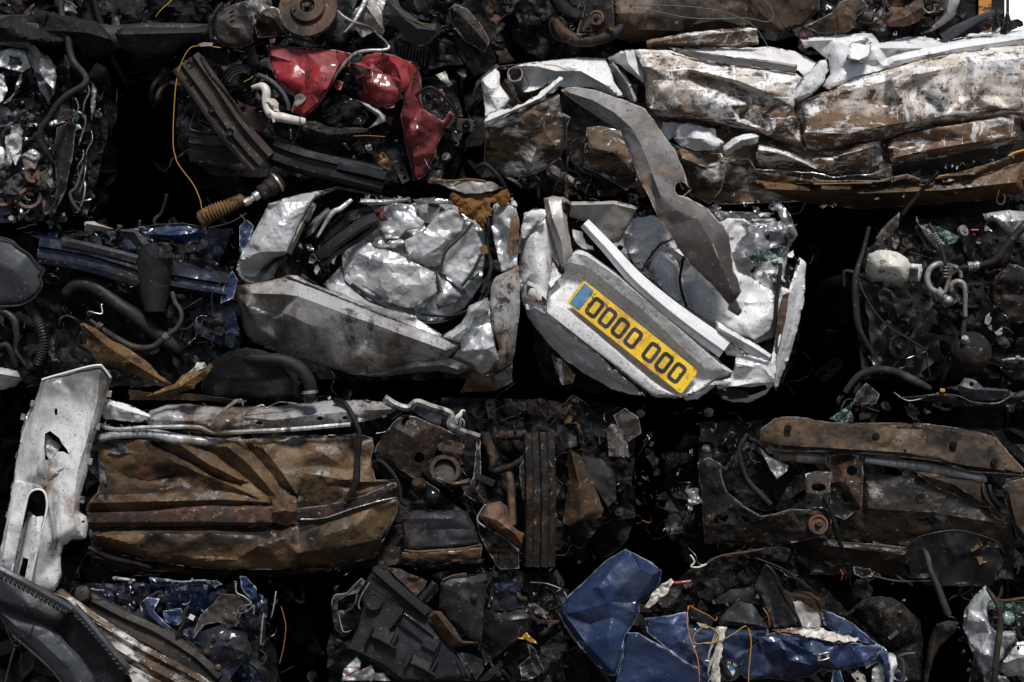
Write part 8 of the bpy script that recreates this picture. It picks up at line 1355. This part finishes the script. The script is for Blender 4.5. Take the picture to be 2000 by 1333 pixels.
# rubber lumps to the right of the blue wreck
rb = thing('rubber_mass', 'sooty black rubber lump behind the right end of the blue wreck', 'rubber lump', W(1740, 1340, -20))
sheet('rubber_skin', M['carpet'], rb, [(110,750,0),(200,690,20),(300,670,30),(400,680,34),(480,720,34),(560,800,30),(620,860,20),(640,1000,10),(640,1333,0),(300,1400,0),(330,1100,10),(300,1000,16),(200,900,10)], VO, creases=[[(230,700,40),(420,760,50),(500,860,44)],[(470,740,52),(560,900,40)]], pts=[(350,800,56),(420,960,50)], cr=((34,5),(12,1.6)), g=4.6, curl=(24,14), solid=.01)
sheet('rubber_skin', M['carpet'], rb, [(90,600,-10),(130,530,0),(200,530,10),(260,600,6),(240,700,0),(120,700,-10)], VO, cr=((20,5),), g=4.6, curl=(10,8))
for u, v in ((320,815),(470,780),(495,690),(462,885)): scrap(rb, VO([(u, v, 56)])[0], 6, 'foam', np.random.RandomState(int(u)))
block('grey_clip', M['charcoal_light'], rb, VO([(420,965,56)])[0], (24,8,5), (0,0,-.7), 1)
tube('bent_bracket', M['charcoal_light'], rb, [(590,1105,54),(500,1115,56),(460,1140,54),(490,1160,52),(500,1250,48),(480,1333,44)], VO, r=[3,3,3,3,4,4])
sheet('blue_fragment', M['blue'], rb, [(420,1260,40),(460,1230,46),(510,1280,46),(530,1310,44),(480,1333,40),(430,1310,38)], VO, cr=((10,6),(6,2)), g=3)
lv = sheet('metal_strap', M['hose_brown'], None, [(760,880,50),(850,855,56),(930,865,56),(900,930,56),(830,1000,54),(770,1060,50),(730,1150,46),(700,1260,40),(680,1400,34),(655,1400,30),(665,1250,36),(690,1120,42),(700,1020,46),(720,960,48)], VO, creases=[[(800,890,66),(880,900,68)],[(740,960,60),(720,1060,56),(700,1180,50)]], cr=((16,2.5),(8,1)), g=3.6, curl=(6,5), solid=.005)
tag(lv, 'curved rusty metal strap standing between the rubber lump and the silver corner wreck', 'metal strap')
# ======== silver wreck in the bottom right corner ========
t = wreck('crumpled silver crushed car with greenish glass in the bottom right corner', 1895, 1180, 2160, 1690, seed=45, d=-100, amp=14)
sheet('crumpled_wing', M['silver'], t, [(1140,575,20),(1160,610,26),(1180,660,30),(1150,760,34),(1160,850,36),(1220,930,40),(1370,930,36),(1390,1010,34),(1300,1080,36),(1240,1200,30),(1180,1260,24),(1130,1300,20),(1060,1150,14),(1000,1000,10),(960,880,6),(980,760,10),(1050,660,14)], VO,
  creases=[[(1130,620,44),(1010,780,40),(1000,860,30)],[(1070,940,16),(1170,950,56),(1370,960,50)],[(1150,860,50),(1080,960,24),(1100,1100,50)],[(1090,1140,24),(1200,1140,60)],[(1200,1150,60),(1230,1040,50),(1260,960,58)]], cr=((28,7),(12,2)), g=3.6, sm2=2, curl=(10,6), label='creased silver wing')
sheet('silver_lower', M['silver'], t, [(1240,1230,30),(1290,1150,50),(1390,1020,54),(1441,1010,54),(1600,1040,50),(1600,1333,40),(1380,1280,44),(1300,1290,36)], VO, holes=[circ(1398,1068,12,12,18)], creases=[[(1300,1180,64),(1400,1140,70),(1600,1120,64)]], cr=((26,7),(11,2)), g=3.6, sm2=2)
sheet('green_glass_edge', M['glass'], t, [(1160,670,20),(1240,700,30),(1350,720,34),(1600,720,34),(1600,820,30),(1380,790,30),(1220,770,26),(1150,740,20)], VO, cr=((10,5),(6,2)), g=3, solid=.004)
sheet('bottom_silver_scrap', M['cast'], t, [(1125,1300,30),(1170,1250,40),(1300,1290,44),(1330,1333,40),(1300,1400,30),(1130,1400,20)], VO, cr=((14,7),(7,2)), g=3.4)
tube('ring_frame', M['black'], t, [(1175,850,40),(1200,830,46),(1240,835,48),(1240,880,46),(1200,890,42),(1180,860,40)], VO, r=3)
lathe('green_cap', M['glass'], t, VO([(1320,825,44)])[0], (.1,-.5,1), [(0,4),(8,4),(12,2),(14,-4)], 22)
tube('cable', M['charcoal'], t, [(1300,760,50),(1290,720,54),(1310,700,54),(1441,705,50)], VO, r=1.6)
tube('cable', M['charcoal'], t, [(1400,780,50),(1385,850,54),(1400,950,52),(1450,1000,50)], VO, r=2)
tube('wood_splinter', M['tan'], t, [(1210,680,44),(1300,690,48),(1441,680,46),(1560,690,44)], VO, r=2.6, wob=1)
clutter(t, [(1170,760),(1600,760),(1600,1000),(1380,930),(1200,920)], 18, 'dark', (-40,24), (10,26), 101, V=VO)
clutter(t, [(950,640),(1110,600),(1120,1333),(990,1333)], 12, 'dark', (-60,0), (12,30), 102, V=VO)
debris(t, [(950,640),(1600,680),(1600,1000),(1100,1333),(980,1333)], 240, ('soot','shard','glass','black_gloss','silver'), (-40,24), (3,9), 20, VO)
lc = tube('rubber_hose', M['hose_brown'], None, [(1150,600,60),(1180,640,70),(1230,720,78),(1255,820,80),(1255,900,80),(1235,1050,80),(1220,1200,78),(1205,1420,74)], VO, r=[3,4.5,5.5,6,6.5,6.5,6.5,6])
tag(lc, 'brown hose hanging down in front of the silver wreck at the bottom right', 'hose')
